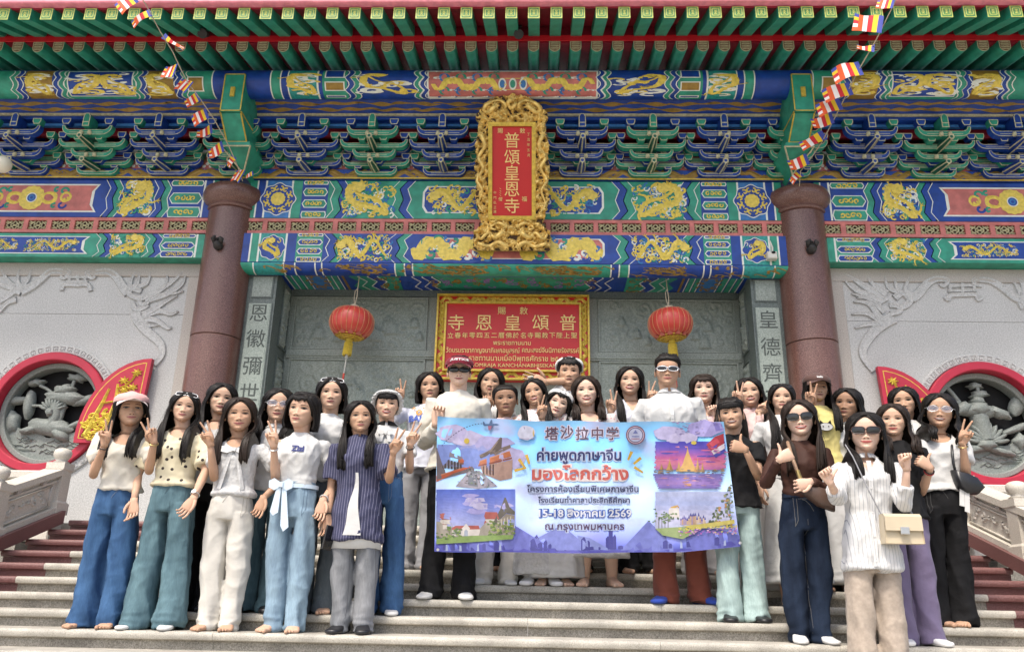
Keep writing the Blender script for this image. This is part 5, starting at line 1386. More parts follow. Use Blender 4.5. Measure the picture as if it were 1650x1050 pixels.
def garland(side,string,flags,Yf):
    p0=at(string[-1][0],string[-1][1],Yf(string[-1][1]))
    root=empty('flag_garland',tuple(p0),label='string of small striped Buddhist flags running from the %s column up to the eaves'%side,cat='bunting',group='flag garlands')
    b=MB(); b.tube([at(x,y,Yf(y))-p0 for x,y in string],.006,5); b.build('string',M_cord,root)
    for k,(x,y,w_,h,a,tw) in enumerate(flags): flag(root,x,y,w_,h,R(a),Yf(y)-.02,k+len(side)*13,tw)
Yf=lambda y: 8.52-(300-y)/300*1.85
garland('left',[(180,-60),(215,-20),(234,6),(258,51),(278,83),(291,111),(303,134),(323,160),(346,194),(368,234),(383,268),(391,292)],
 [(203,4,34,24,40,.0),(226,27,36,16,28,.25),(278,68,42,11,145,.6),(273,113,20,26,-8,.1),(297,137,20,24,-28,.1),(309,160,24,18,30,.0),(321,187,28,20,25,.0),(329,210,26,18,12,.15),(347,240,26,20,20,.05),(371,258,18,12,50,.3),(384,282,14,26,-20,.2),(401,280,14,8,10,.2)],Yf)
garland('right',[(1470,-60),(1450,-15),(1441,6),(1430,28),(1411,66),(1383,114),(1363,154),(1343,194),(1325,228),(1311,249),(1290,276),(1288,300)],
 [(1428,4,24,18,-20,.1),(1399,36,46,34,-14,.0),(1395,76,28,16,-12,.4),(1366,113,44,26,14,.0),(1350,146,44,24,14,.0),(1336,171,40,22,16,.0),(1326,193,34,20,10,.05),(1309,226,46,18,26,.15),(1287,260,32,20,14,.05),(1282,285,24,14,40,.3)],Yf)

# ================================================================ SMALL FIXTURES
def globe():
    c=at(4,265,8.2); root=empty('globe_lamp',tuple(c),label='white globe lamp on an arm at the far left before the blue brackets',cat='lamp')
    b=MB(); b.lathe([(.001,-.1)]+[(.10*math.cos(a),.10*math.sin(a)) for a in [-math.pi/2+math.pi*q/16 for q in range(1,16)]]+[(.001,.1)],0,0,28); o=b.build('globe',mat('opal globe',(.72,.68,.55),.25),root,smooth=True); clean(o.data)
    b=MB(); b.tube([(-.09,0,0),(-.5,.1,.02),(-.9,.66,.02)],.015,8); b.build('arm',M_dark,root)
globe()
def camera_box():
    c=at(1244,411,8.76); root=empty('security_camera',tuple(c),label='small white security camera box with cable beside the right column',cat='camera')
    b=MB(); b.bbox(-.055,.055,-.03,.06,-.05,.04,.012); o=b.build('housing',mat('white plastic',(.62,.60,.54),.4),root); clean(o.data)
    b=MB(); b.lathe([(.001,-.012),(.02,-.01),(.024,0),(.02,.01),(.001,.012)],0,0,12); o=b.build('lens',M_black,root); o.location=(0.01,-.03,.02)
    b=MB(); b.tube([(.02,.05,.04),(.03,.06,.12),(.01,.07,.2),(-.01,.09,.26)],.012,6); b.build('cable',mat('white plastic',(.62,.60,.54),.4),root)
camera_box()
for px,py,w_ in ((330,54,'left'),(836,55,'middle'),(1349,42,'right')):
    Yl=7.6; c=at(px,py,Yl); root=empty('spotlight',tuple(c),label='small dark spotlight under the green rafters, the %s one of three'%w_,cat='spotlight',group='spotlights under the eaves')
    b=MB(); b.tube([(0,0,.10),(0,-.01,.02)],.014,6); b.tube([(-.03,0,.10),(.03,0,.10)],.02,6); b.build('mount',M_dark,root)
    b=MB(); b.tube([(0,.05,.03),(0,-.02,-.02),(0,-.06,-.05)],[.035,.045,.055],12); b.build('lamp_head',M_dark,root)

# ================================================================ BANNER
def bl(y): return 705+(y-670)/218*-5
def br(y): 
    t=(y-680)/200; return 1166+27*t
def bY(x,y):
    s=(x-bl(y))/(br(y)-bl(y)); t=(y-672)/215
    return 5.90-.17*s*s+.014*math.sin(s*17+t*3)+.007*math.sin(s*43+t*9)+.006*math.sin(s*27-t*11)+.018*math.sin(t*3.0)+.012*math.exp(-((s-.03)/.05)**2-(t/.3)**2)*math.sin(t*22+s*60)+.012*math.exp(-((s-.96)/.06)**2-(t/.3)**2)*math.sin(t*20-s*60)
B0=at(945,890,5.85)
banner=empty('banner',tuple(B0),label='long sky blue school camp banner held up in front of the group',cat='banner')
def bf(x,y,w_):
    p_=at(x,y,bY(x,y)-w_); return tuple(p_-B0)
def btop(x):
    s=(x-705)/(1166-705); return 670+11*s+ 5.5*math.sin(math.pi*min(max(s,0),1))*(1-.9*s) +1.0*math.sin(s*23) - 8*max(0,s-.75)*(1 if s<.95 else .6)
def bbot(x):
    s=(x-700)/(1193-700); return 888-8*s+5*math.sin(math.pi*min(max(s,0),1))+.8*math.sin(s*19)
rgb2=lambda h: tuple(v*q for v,q in zip(rgb(h)[:3],(.47,.46,.50)))+(1,)
def bmat():
    m=bpy.data.materials.new('printed banner vinyl'); m.use_nodes=True; N=m.node_tree.nodes; L=m.node_tree.links; b=N['Principled BSDF']
    tc=N.new('ShaderNodeTexCoord'); uv=N.new('ShaderNodeUVMap'); uv.uv_map='UVMap'
    se=N.new('ShaderNodeSeparateXYZ'); L.new(uv.outputs[0],se.inputs[0])
    cr=N.new('ShaderNodeValToRGB'); e=cr.color_ramp.elements; e[0].position=0; e[0].color=rgb2('5a62c8'); e[1].position=1; e[1].color=rgb2('8fd0f6')
    for p_,c in ((.10,'7f8be0'),(.22,'a9bdf2'),(.45,'b9d2f6'),(.7,'86bff0'),(.85,'79bdf2')): k=cr.color_ramp.elements.new(p_); k.color=rgb(c)
    L.new(se.outputs['Y'],cr.inputs[0])
    mp=N.new('ShaderNodeMapping'); mp.inputs['Scale'].default_value=(5,2.6,1); L.new(uv.outputs[0],mp.inputs[0])
    no=N.new('ShaderNodeTexNoise'); no.inputs['Scale'].default_value=1.3; no.inputs['Detail'].default_value=6; L.new(mp.outputs[0],no.inputs['Vector'])
    r2=N.new('ShaderNodeValToRGB'); r2.color_ramp.elements[0].position=.50; r2.color_ramp.elements[1].position=.66; L.new(no.outputs['Fac'],r2.inputs[0])
    mx=N.new('ShaderNodeMixRGB'); mx.inputs[2].default_value=rgb2('d3d3f4'); mf=N.new('ShaderNodeMath'); mf.operation='MULTIPLY'; mf.inputs[1].default_value=.75
    L.new(r2.outputs[0],mf.inputs[0]); L.new(mf.outputs[0],mx.inputs[0]); L.new(cr.outputs[0],mx.inputs[1]); L.new(mx.outputs[0],b.inputs['Base Color'])
    n2=N.new('ShaderNodeTexNoise'); n2.inputs['Scale'].default_value=5; n2.inputs['Detail'].default_value=3; L.new(tc.outputs['Object'],n2.inputs['Vector'])
    bp=N.new('ShaderNodeBump'); bp.inputs['Strength'].default_value=.35; bp.inputs['Distance'].default_value=.02; L.new(n2.outputs['Fac'],bp.inputs['Height']); L.new(bp.outputs[0],b.inputs['Normal'])
    b.inputs['Roughness'].default_value=.30
    return m
M_ban=bmat()
b=MB(); nu,nv=72,26; UVs=[]
for side_ in (0,1):
    o=len(b.v)
    for j in range(nv+1):
        for i in range(nu+1):
            s,t=i/nu,j/nv; xt=705+461*s; xbm=700+493*s
            y0_,y1_=btop(xt),bbot(xbm); y=y0_+(y1_-y0_)*t; x=xt+(xbm-xt)*t
            b.v.append(bf(x,y,-.0035*side_)); UVs.append((s,1-t))
    for j in range(nv):
        for i in range(nu):
            a=o+j*(nu+1)+i; f=[a+nu+1,a+nu+2,a+1,a]; b.f.append(f if side_==0 else f[::-1]); b.m.append(0)
me=b.mesh('banner_sheet',[M_ban],True); ul=me.uv_layers.new(name='UVMap')
for l in me.loops: ul.data[l.index].uv=UVs[l.vertex_index]
sheet=ob('banner_sheet',me,banner)
def pm(h,rough=.42): return mat('print '+h,tuple(v*.48 for v in rgb(h)[:3]),rough,nscale=26,namt=.14)
_lay=[.0016]
def pic(name,polys,**kw):
    """flat print: list of (hex colour, polygon in photo pixels)"""
    b=MB(); ms=[];idx={}
    for h,P in polys:
        if h not in idx: idx[h]=len(ms); ms.append(pm(h))
        # cut long polygons into strips so that they follow the cloth
        _lay[0]+=.00002
        xs=[p_[0] for p_ in P]
        w_=_lay[0]
        strips(b,P,w_,idx[h])
    b.build(name,ms,sheet,**kw)
def clipx(P,x0,x1):
    def cl(P,f,xk):
        out=[]
        for i in range(len(P)):
            a,c=P[i-1],P[i]; ia,ic=f(a[0]),f(c[0])
            if ia!=ic: t=(xk-a[0])/(c[0]-a[0]); out.append((xk,a[1]+(c[1]-a[1])*t))
            if ic: out.append(c)
        return out
    P=cl(P,lambda x:x>=x0,x0)
    return cl(P,lambda x:x<=x1,x1) if P else P
def strips(b,P,w_,mi):
    xs=[p_[0] for p_ in P]; x=math.floor(min(xs)/14)*14
    while x<max(xs):
        Q=clipx(P,x,x+14)
        if len(Q)>2: b.add([bf(u,v,w_) for u,v in Q],[tuple(range(len(Q)))],mi)
        x+=14
def blob(cx,cy,rx,ry,n=14,seed=0,j=.2):
    r=random.Random(seed); return [(cx+rx*(1+j*r.uniform(-1,1))*math.cos(2*math.pi*k/n),cy+ry*(1+j*r.uniform(-1,1))*math.sin(2*math.pi*k/n)) for k in range(n)]
r_=random.Random(12)
# mountains and skyline
pol=[('8d97e6',[(830,886),(905,845),(935,870),(960,886)]),('8790e2',[(1000,886),(1045,838),(1085,880),(1085,888)]),('7a7fd8',[(703,887),(703,872),(770,868),(828,845),(895,886)]),('777cd6',[(1010,889),(1060,850),(1110,838),(1192,862),(1192,880),(1100,889)]),
  ('5d5cc2',[(701,887),(702,873),(760,876),(830,880),(900,883),(1000,886),(1100,884),(1150,878),(1191,868),(1192,879),(1090,888),(930,891)]),
  ('9aa6ee',[(930,862),(950,866),(985,886),(935,886)])]
pic('printed_hills',pol)
pol=[]
for x,h in ((858,20),(864,26),(870,14),(879,18),(886,12),(898,8),(905,6),(912,10),(940,22),(947,16),(953,6),(968,5),(979,22),(984,38),(990,24),(1000,6),(1060,9),(1072,14),(1080,8),(1110,10),(1125,16),(1140,9),(1155,14),(716,18),(730,12),(748,20),(762,9),(780,12),(800,15),(815,10)):
    b0=bbot(x)-3; wd=r_.uniform(2.6,4.2); pol.append(('4b4ba4',[(x-wd,b0),(x+wd,b0),(x+wd,b0-h*.8),(x+wd*.3,b0-h),(x-wd,b0-h*.8)]))
pic('printed_skyline',pol,kind='stuff')
pol=[('b9c6f4',[(x-2,bbot(x)-2),(x+2,bbot(x)-2),(x+1.4,bbot(x)-r_.uniform(9,18)),(x-1.6,bbot(x)-r_.uniform(9,18))]) for x in (720,742,770,806,1098,1130,1143,1168)]
pic('printed_paint_drip',pol)
# four printed pictures, each inside a ragged brush-stroke outline
def grad(x0,x1,y0,y1,cols,n,edge=None):
    """stacked colour bands between two edges (a printed sky or water)"""
    out=[]
    for k in range(n):
        t=k/(n-1)*(len(cols)-1); i=min(int(t),len(cols)-2); f=t-i
        ca=[int(cols[i][q:q+2],16) for q in (0,2,4)]; cb_=[int(cols[i+1][q:q+2],16) for q in (0,2,4)]
        h='%02x%02x%02x'%tuple(int(u+(v-u)*f) for u,v in zip(ca,cb_))
        ya,yb=y0+(y1-y0)*k/n,y0+(y1-y0)*(k+1.15)/n
        e0=edge(k) if edge else 0; e1=-(edge(k+7) if edge else 0)
        out.append((h,[(x0+e0,ya),(x1+e1,ya-.4),(x1+e1*.6,yb),(x0+e0*.7,yb)]))
    return out
rag=lambda k: 2.2*math.sin(k*1.9)+1.6*math.sin(k*4.3)
# courtyard of a temple, roofs at both sides
pol=[('cfc6f1',blob(730,698,26,15,18,1,.14)),('d6cef4',blob(752,706,30,12,18,12,.14)),('c3bdf0',blob(792,714,34,12,18,2,.14)),('cdc6f3',blob(826,738,22,18,18,9,.14)),('aab2ee',blob(768,722,26,7,16,3,.14)),('8ba0ea',[(705,716),(735,716),(790,728),(826,742),(820,760),(705,748)])]
pol+=[('766a70',[(703,721),(722,727),(752,739),(764,744),(764,758),(740,764),(704,774)]),('8e8490',[(703,721),(722,727),(752,739),(764,744),(762,746),(720,734),(703,729)])]
for k in range(11): x=706+k*5; h=15-k*.7; pol+=[('4a4148',[(x,738+k*1.2),(x+1.8,736+k*1.2),(x+3.4,738+k*1.2),(x+3.4,738+h+k*1.2),(x,738+h+k*1.2)]),('b5a7a4',[(x+3.7,736+k*1.2),(x+4.5,736+k*1.2),(x+4.5,752+k*.5),(x+3.7,752+k*.5)])]
pol+=[('c75f39',[(703,766),(732,757),(760,749),(760,752.5),(732,762),(703,776)]),('e0906a',[(703,766),(732,757),(760,749),(760,749.8),(732,758.4),(703,768)]),('cf6a40',[(738,741),(756,735),(761,739),(762,745),(741,746)]),('8d5a48',[(741,745),(761,744.4),(761,747),(742,748)])]
pol+=[('6f6058',[(770,734),(790,724),(806,704),(809,705),(808,722),(796,730),(775,738)]),('a08c80',[(770,734),(790,724),(806,704),(807,705),(792,727),(774,736)]),('8f7c74',[(790,727),(822,716),(823,721),(798,733)]),('d67e52',[(767,744),(790,736),(821,726),(824,735),(792,744),(769,749)]),('eba47c',[(767,744),(790,736),(821,726),(821.6,727.6),(790,738),(768,745.4)]),('a85c42',[(770,749),(792,744),(825,736),(825,739),(792,747),(771,751)]),('c09c8e',[(774,751),(826,740),(825,770),(806,774),(778,763)])]
for k in range(9): x=778+k*5.2; pol+=[('6b4f4c',[(x,751-k*.9),(x+2.6,750-k*.9),(x+2.6,764+k*.6),(x,762+k*.6)]),('d8b8a8',[(x+2.8,749-k*.9),(x+3.8,749-k*.9),(x+3.8,766+k*.6),(x+2.8,765+k*.6)])]
pol+=[('b9b3c2',[(734,783),(757,757),(774,759),(802,783),(770,787)]),('8d93a0',[(744,779),(760,759),(768,759),(770,784)]),('c8332f',[(801,752),(806,748),(808,768),(803,770)]),('d8483c',[(812,760),(815,759),(816,769),(813,770)])]
for k in range(70):
    t=r_.random(); y=758+26*t; x=765+(r_.uniform(-1,1))*(8+30*t); pol.append((r_.choice(('a7a2ae','7d8088','d0c6ce','6e665e','8fa088','c2bcc8','5d5a60')),blob(x,y,r_.uniform(.8,2.4),r_.uniform(.5,1.6),6,k,.4)))
pol.append(('e4c84c',blob(752,710,4.5,4.5,14,1,.03)))
pic('printed_courtyard',pol)
# school building under a bright sky
pol=grad(703,830,788,850,('5f78e0','7f8fe8','9ba6ee','b9c0f2'),14,lambda k:rag(k) if k<6 else 0)
for k in range(14): pol.append((r_.choice(('c9c2f4','b7b1ef','d5cff6')),blob(r_.uniform(740,818),r_.uniform(796,826),r_.uniform(7,16),r_.uniform(2.5,5.5),14,k,.25)))
pol+=[('b3aa9c',[(703,840),(726,838),(730,850),(772,852),(786,838),(806,836),(828,826),(828,862),(703,866)])]
for (x0,x1,y0,y1,h) in ((705,727,826,836,'c2685c'),(704,722,838,844,'b85e54'),(779,804,824,835,'c46a62'),(774,790,838,845,'bb6258')): pol+=[(h,[(x0,y1),(x0+3,y0),(x1-3,y0+.6),(x1,y1)]),('8c4a46',[(x0,y1),(x1,y1),(x1,y1+1),(x0,y1+1)]),('e6ddd4',[(x0+1.5,y1+1),(x1-1.5,y1+1),(x1-1.5,y1+8),(x0+1.5,y1+8)])]
pol+=[('c06256',[(728,850),(734,846.5),(772,846),(776,849.5),(776,852),(728,853)]),('efe6dd',[(729,853),(776,852),(776,862),(729,863)]),('f3ece6',[(744,863),(744,851),(751,843),(758,851),(758,863)]),('b8c0d0',[(748,863),(748,855),(751,852),(754,855),(754,863)])]
for k in range(6): x=731+k*2.1; pol.append(('7c86a0',[(x,855),(x+1.1,855),(x+1.1,860),(x,860)])); x=761+k*2.4; pol.append(('7c86a0',[(x,855),(x+1.2,855),(x+1.2,860),(x,860)]))
pol+=[('6d665c',[(792,846),(806,820),(813,801),(815,801),(821,816),(830,824),(829,829),(816,826),(800,842)]),('a4988a',[(800,842),(816,827),(829,830),(828,852),(800,856)])]
for k in range(5): x=802+k*5; pol.append(('d8d0c2',[(x,838-k*1.6),(x+1.6,837-k*1.6),(x+1.6,852),(x,852)]))
for k in range(90): pol.append((r_.choice(('7e9a4c','98b05c','5f7a44','b8c070','6f8a4a','8d9a5a')),blob(r_.uniform(786,830),r_.uniform(843,864)-max(0,6-abs(r_.gauss(0,4))),r_.uniform(1.2,3.4),r_.uniform(.9,2.2),6,k,.4)))
for k in range(34): pol.append((r_.choice(('7e9a4c','98b05c','5f7a44','6f8a4a')),blob(r_.uniform(703,744),r_.uniform(849,868),r_.uniform(1.2,3.6),r_.uniform(.9,2),6,k+99,.4)))
pol.append(('93b062',[(703,867),(760,862.5),(827,861),(826,868),(760,873),(703,876)]))
pic('printed_school',pol)
# river temple at dusk
pol=[('cbc4f0',blob(1078,698,28,11,16,8,.15)),('d4ccf3',blob(1100,706,26,9,16,18,.15)),('b0a6e4',blob(1135,690,32,13,16,12,.15)),('8b80d0',blob(1152,688,14,7,14,13,.2))]
pol+=grad(1056,1168,711,756,('4a40c0','6a58d0','a060c8','d868a8','e888a8','c878b8'),18,rag)
for k in range(22): pol.append((r_.choice(('e070a4','d85c8c','f09ab4','8a5cc8','5a4cc0','c86ab4')),blob(r_.uniform(1064,1160),r_.uniform(718,750),r_.uniform(8,20),r_.uniform(.7,1.8),12,k,.25)))
for k in range(40): pol.append((r_.choice(('9c90c4','7c70b0','b8a8d8','6d62a4')),blob(r_.uniform(1085,1160),r_.uniform(676,700),r_.uniform(1,3.6),r_.uniform(.5,1.2),6,k+60,.4)))
pol+=[('b82c40',[(1138,716),(1152,703),(1166,698),(1167,714),(1146,726)]),('d8485c',[(1142,714),(1156,705),(1160,712),(1148,720)]),('ece2ee',[(1146,726),(1167,714),(1168,722),(1150,732)]),('4646b0',[(1150,732),(1168,723),(1169,728),(1153,737)])]
def chedi(x,y,h,w,c,c2): return [(c,[(x-w,y),(x-w*.62,y-h*.22),(x-w*.42,y-h*.40),(x-w*.22,y-h*.62),(x-w*.08,y-h*.8),(x,y-h),(x+w*.08,y-h*.8),(x+w*.22,y-h*.62),(x+w*.42,y-h*.40),(x+w*.62,y-h*.22),(x+w,y)]),(c2,[(x+w*.1,y),(x+w*.1,y-h*.5),(x+w*.3,y-h*.45),(x+w*.62,y-h*.2),(x+w,y)])]
for q in ((1108,759,40,17,'e6b868','c08c48'),(1079,757,20,6,'d8aa60','b08448'),(1124,760,24,5,'dcae64','b48a4c'),(1132,760,17,4,'d2a45c','a87c44'),(1094,759,18,5,'d8ac64','b0884c'),(1066,756,10,4,'c89a5c','a07844')): pol+=chedi(*q)
for k in range(40): pol.append((r_.choice(('8a7a70','b08c58','6d6470','9c8a78')),blob(r_.uniform(1054,1170),r_.uniform(755,763),r_.uniform(1.5,4),r_.uniform(.6,1.4),6,k,.4)))
pol+=grad(1053,1173,763,786,('7c74c0','9a80d4','b890dc','8c78cc'),8,lambda k:rag(k+3)+k*1.5)
for k in range(50): pol.append((r_.choice(('b08ae0','8266c4','e8a0b8','6a58b8','d8b0d8','f0b8b0')),blob(r_.uniform(1062,1164),r_.uniform(764,784),r_.uniform(3,8),r_.uniform(.35,.8),8,k,.3)))
for k in range(12): pol.append(('e0a070',blob(1107+r_.uniform(-4,4),r_.uniform(764,784),r_.uniform(2,5),r_.uniform(.4,.9),8,k,.3)))
pol.append(('e0cc54',blob(1118,713,4.5,3,12,3,.05)))
pic('printed_river_temple',pol)
# garden with trees and flower beds
pol=grad(1056,1176,792,850,('c3ccf4','b6c2f2','d2d2f4','c8ccec'),8,rag)
pol+=chedi(1086,818,24,9,'e0b458','b88a3c')+[('e8e0da',[(1078,818),(1094,818),(1095,834),(1077,834)]),('b8a89c',[(1081,822),(1083,822),(1083,834),(1081,834)]),('b8a89c',[(1088,822),(1090,822),(1090,834),(1088,834)])]
for k in range(16):
    x=1096+k*2.6; h=r_.uniform(5,15); pol.append((r_.choice(('d8b896','cfa88c','e4ccb4','b8a0c0')),[(x,845),(x+2.4,845),(x+2.4,845-h),(x,845-h)])); pol.append((r_.choice(('5a58b0','6c64bc','4a4aa0')),[(x-.4,845-h),(x+2.8,845-h),(x+1.2,845-h-r_.uniform(3,7))]))
for k in range(120):
    t=r_.random()**.7; x=1136+t*44; pol.append((r_.choice(('6f8058','55684a','8fa070','9a9a7a','b89a58','c08a50','47583f')),blob(x,r_.uniform(846-78*max(0,t-.08),848),r_.uniform(1.2,3.2),r_.uniform(1,2.6),6,k,.4)))
for k in range(46): pol.append((r_.choice(('5d7a50','74905c','48623f','8aa06c')),blob(1070+r_.gauss(0,9),832+r_.gauss(0,4.5),r_.uniform(1.2,3.2),r_.uniform(.8,2),6,k+300,.4)))
for k in range(4): x=1061+k*5; pol.append(('6d665c',[(x,856),(x+1,856),(x+.8,832+k),(x,832+k)]))
pol+=[('9cb070',[(1056,851),(1100,848),(1124,855),(1100,868),(1068,862)]),('d6c86a',[(1100,847),(1150,841),(1183,836.5),(1184,843),(1120,852)])]
for k in range(130):
    x=r_.uniform(1094,1188); t=r_.random(); y=850+14*t-(x-1094)*.05; pol.append((r_.choice(('c886d8','a070d0','e0a0dc','e8d868','7c5ac4','e060b0','f0c0e0','9a58c8')) if t>.25 else r_.choice(('e8d868','d8c84c','f0e48c')),blob(x,y,r_.uniform(1.0,2.6),r_.uniform(.6,1.3),6,k,.4)))
pic('printed_garden',pol)
# rays, plane, dashed flight line, grommets, round crest and school mark
pol=[]
for (a,c,wd) in (((836,739),(845,752),5),((848,732),(853,747),5),((829,758),(848,753),4.5),((1018,727),(1012,741),5),((1033,737),(1021,747),5),((1022,752),(1036,761),4.5)):
    dx,dy=c[0]-a[0],c[1]-a[1]; l=math.hypot(dx,dy); nx,ny=-dy/l*wd/2,dx/l*wd/2
    pol.append(('e4b83c',[(a[0]+nx,a[1]+ny),(a[0]-nx,a[1]-ny),(c[0]-nx*.7,c[1]-ny*.7),(c[0]+nx*.7,c[1]+ny*.7)]))
pic('printed_rays',pol,kind='stuff')
pol=[]
for k in range(16):
    t=k/16; t2=t+.035; q=lambda t:(712+(779-712)*t**1.15,718-36*math.sin(t*math.pi/2))
    a,c=q(t),q(t2); pol.append(('4a4a68',[(a[0],a[1]-.6),(a[0]+.3,a[1]+.6),(c[0]+.3,c[1]+.6),(c[0],c[1]-.6)]))
pol+=[('4a6a98',[(778,683),(800,682),(805,684),(800,685.5),(780,686)]),('b06a88',[(786,684),(793,685),(790,693),(787,692)]),('4a6a98',[(788,682.5),(794,682.5),(793,676),(791,676)]),('4a6a98',[(778,683),(782,683),(780,679),(778,679)])]
pic('printed_plane',pol)
circ=lambda cx,cy,r,n=24:[(cx+r*math.cos(2*math.pi*k/n),cy+r*.98*math.sin(2*math.pi*k/n)) for k in range(n)]
pol=[('8a4a62',circ(1024,700.5,15.5)),('d8c8d8',circ(1024,700.5,13.8)),('6f5a84',circ(1024,700.5,12.4)),('cfd4f4',circ(1024,700.5,11))]+[('8088c8',[(1020,698),(1024,692),(1028,698)]),('8088c8',[(1018,702),(1030,702),(1030,703.5),(1018,703.5)]),('c06a7a',[(1017,706),(1031,706),(1031,707.2),(1017,707.2)])]
pic('printed_crest',pol)
pol=[('dfe0f6',blob(848,697,14,12,18,2,.06)),('7a5a8c',[(837,703),(843,686),(845,686),(851,703),(848.5,703),(844,690),(839.5,703)]),('c8905a',[(853,703),(855,694),(857,703)]),('d8b85a',[(857,703),(859.5,690),(861,703)]),('8f7aa0',[(836,706),(862,706),(862,707),(836,707)]),('c87a7a',[(842,700),(847,700),(847,701),(842,701)])]
pic('printed_school_mark',pol)
pol=[]
for x,y in ((704,885),(1191,874)): pol+=[('d8d8e0',circ(x+1.5,y,2.4,12)),('50507a',circ(x+1.5,y,1.1,10))]
pic('grommet',pol)
mpx=(at(1000,780,5.85)-at(900,780,5.85)).length/100
def bt(c,x,y,size,col_,bold=0,fit=None,lay=.0060,glow=None,glowb=1.6):
    fn=lambda u,v,w_: bf(u,-v,w_)
    if glow: text(c,size,'printed_line',pm(glow),sheet,fn,x,-y,lay-.0008,.0002,bold=(bold or 0)+glowb,fit=fit)
    text(c,size,'printed_line',pm(col_),sheet,fn,x,-y,lay,.0002,bold=bold,fit=fit)
for k,c in enumerate('塔沙拉中学'): bt(c,889+k*24.5,698+(-2 if k==1 else 0),22,'6a4a5e',.35,glow='e6e2fa',glowb=1.3)
bt('ค่ายพูดภาษาจีน',933,734,23,'20246e',.55,136,glow='cfdcfa')
bt('มองโลกกว้าง',935,764,27,'e06a60',.9,156,glow='fbeeee',glowb=2.2)
bt('โครงการห้องเรียนพิเศษภาษาจีน',939,788,13.5,'353a66',.25,180,glow='c8d6fa')
bt('โรงเรียนท่าศาลาประสิทธิ์ศึกษา',941,806,12,'353a66',.22,148,glow='c8d6fa')
bt('15-18 สิงหาคม 2569',943,827,16.5,'f2f4ff',.35,150,glow='3c5fb4',glowb=1.4)
bt('ณ กรุงเทพมหานคร',942,848,15,'5a3a62',.25,128,glow='c8d6fa')
# ================================================================ PEOPLE
def skinmat(i,c): return mat('skin tone %d'%i,c,.58,nscale=9,namt=.06,sss=.12,spec=.28)
SKIN=[skinmat(0,(.62,.42,.315)),skinmat(1,(.55,.35,.245)),skinmat(2,(.46,.28,.185)),skinmat(3,(.31,.18,.115))]
def hairmat(nm='black hair',c0=(.003,.0025,.0025,1),c1=(.016,.012,.010,1)):
    m=bpy.data.materials.new(nm); m.use_nodes=True; N=m.node_tree.nodes; L=m.node_tree.links; b=N['Principled BSDF']
    uv=N.new('ShaderNodeUVMap'); uv.uv_map='UVMap'; mp=N.new('ShaderNodeMapping'); mp.inputs['Scale'].default_value=(110,1.3,1); L.new(uv.outputs[0],mp.inputs[0])
    no=N.new('ShaderNodeTexNoise'); no.inputs['Scale'].default_value=2.2; no.inputs['Detail'].default_value=5; L.new(mp.outputs[0],no.inputs['Vector'])
    cr=N.new('ShaderNodeValToRGB'); e=cr.color_ramp.elements; e[0].position=.3; e[0].color=c0; e[1].position=.8; e[1].color=c1
    L.new(no.outputs['Fac'],cr.inputs[0]); L.new(cr.outputs[0],b.inputs['Base Color'])
    bp=N.new('ShaderNodeBump'); bp.inputs['Strength'].default_value=.6; bp.inputs['Distance'].default_value=.006; L.new(no.outputs['Fac'],bp.inputs['Height']); L.new(bp.outputs[0],b.inputs['Normal'])
    b.inputs['Roughness'].default_value=.44; b.inputs['Specular IOR Level'].default_value=.26
    return m
M_hairb=hairmat('dark brown hair',(.010,.006,.004,1),(.045,.028,.02,1)); M_hair=hairmat()
M_brow=mat('eyebrow hair',(.028,.018,.014),.9); M_eyew=mat('eye white',(.33,.28,.255),.3); M_iris=mat('dark iris',(.012,.007,.005),.15); M_lash=mat('lash line',(.012,.008,.008),.8)
LIP=[mat('lip rose',(.34,.11,.10),.45),mat('lip coral',(.40,.085,.075),.42),mat('lip brown',(.21,.08,.065),.5)]
M_teeth=mat('teeth',(.44,.41,.37),.4); M_nostril=mat('nostril shade',(.10,.04,.03),.8)
# ---- head -------------------------------------------------------------
HT_=[(-.109,.014,.072,-.030),(-.105,.024,.081,-.015),(-.094,.036,.086,.0),(-.078,.0460,.086,.02),(-.060,.0540,.085,.045),(-.038,.0620,.083,.070),(-.012,.0685,.082,.085),(.010,.0705,.081,.093),(.032,.0715,.084,.098),(.055,.0715,.083,.099),(.075,.067,.074,.094),(.092,.055,.056,.078),(.103,.037,.035,.052),(.109,.010,.010,.018)]
def g2(x,z,cx,cz,sx,sz): return math.exp(-((x-cx)/sx)**2-((z-cz)/sz)**2)
def face_disp(x,z):
    d=0
    d+=.0145*g2(x,z,0,-.036,.0115,.010)+.0075*g2(x,z,0,-.020,.0095,.016)+.003*g2(x,z,0,.0,.010,.018)
    for s in (-1,1):
        d+=.009*g2(x,z,s*.0135,-.040,.0075,.008)
        d-=.0090*g2(x,z,s*.029,.003,.017,.011)
        d+=.0022*g2(x,z,s*.030,.023,.020,.007)
        d+=.0055*g2(x,z,s*.040,-.022,.016,.014)-.0016*g2(x,z,s*.031,-.050,.005,.014)
        d-=.003*g2(x,z,s*.046,-.055,.014,.02)
    d+=.0075*g2(x,z,0,-.0625,.022,.010)-.0026*g2(x,z,0,-.0635,.020,.0025)
    d+=.005*g2(x,z,0,-.094,.016,.013)-.003*g2(x,z,0,-.079,.016,.005)
    return d
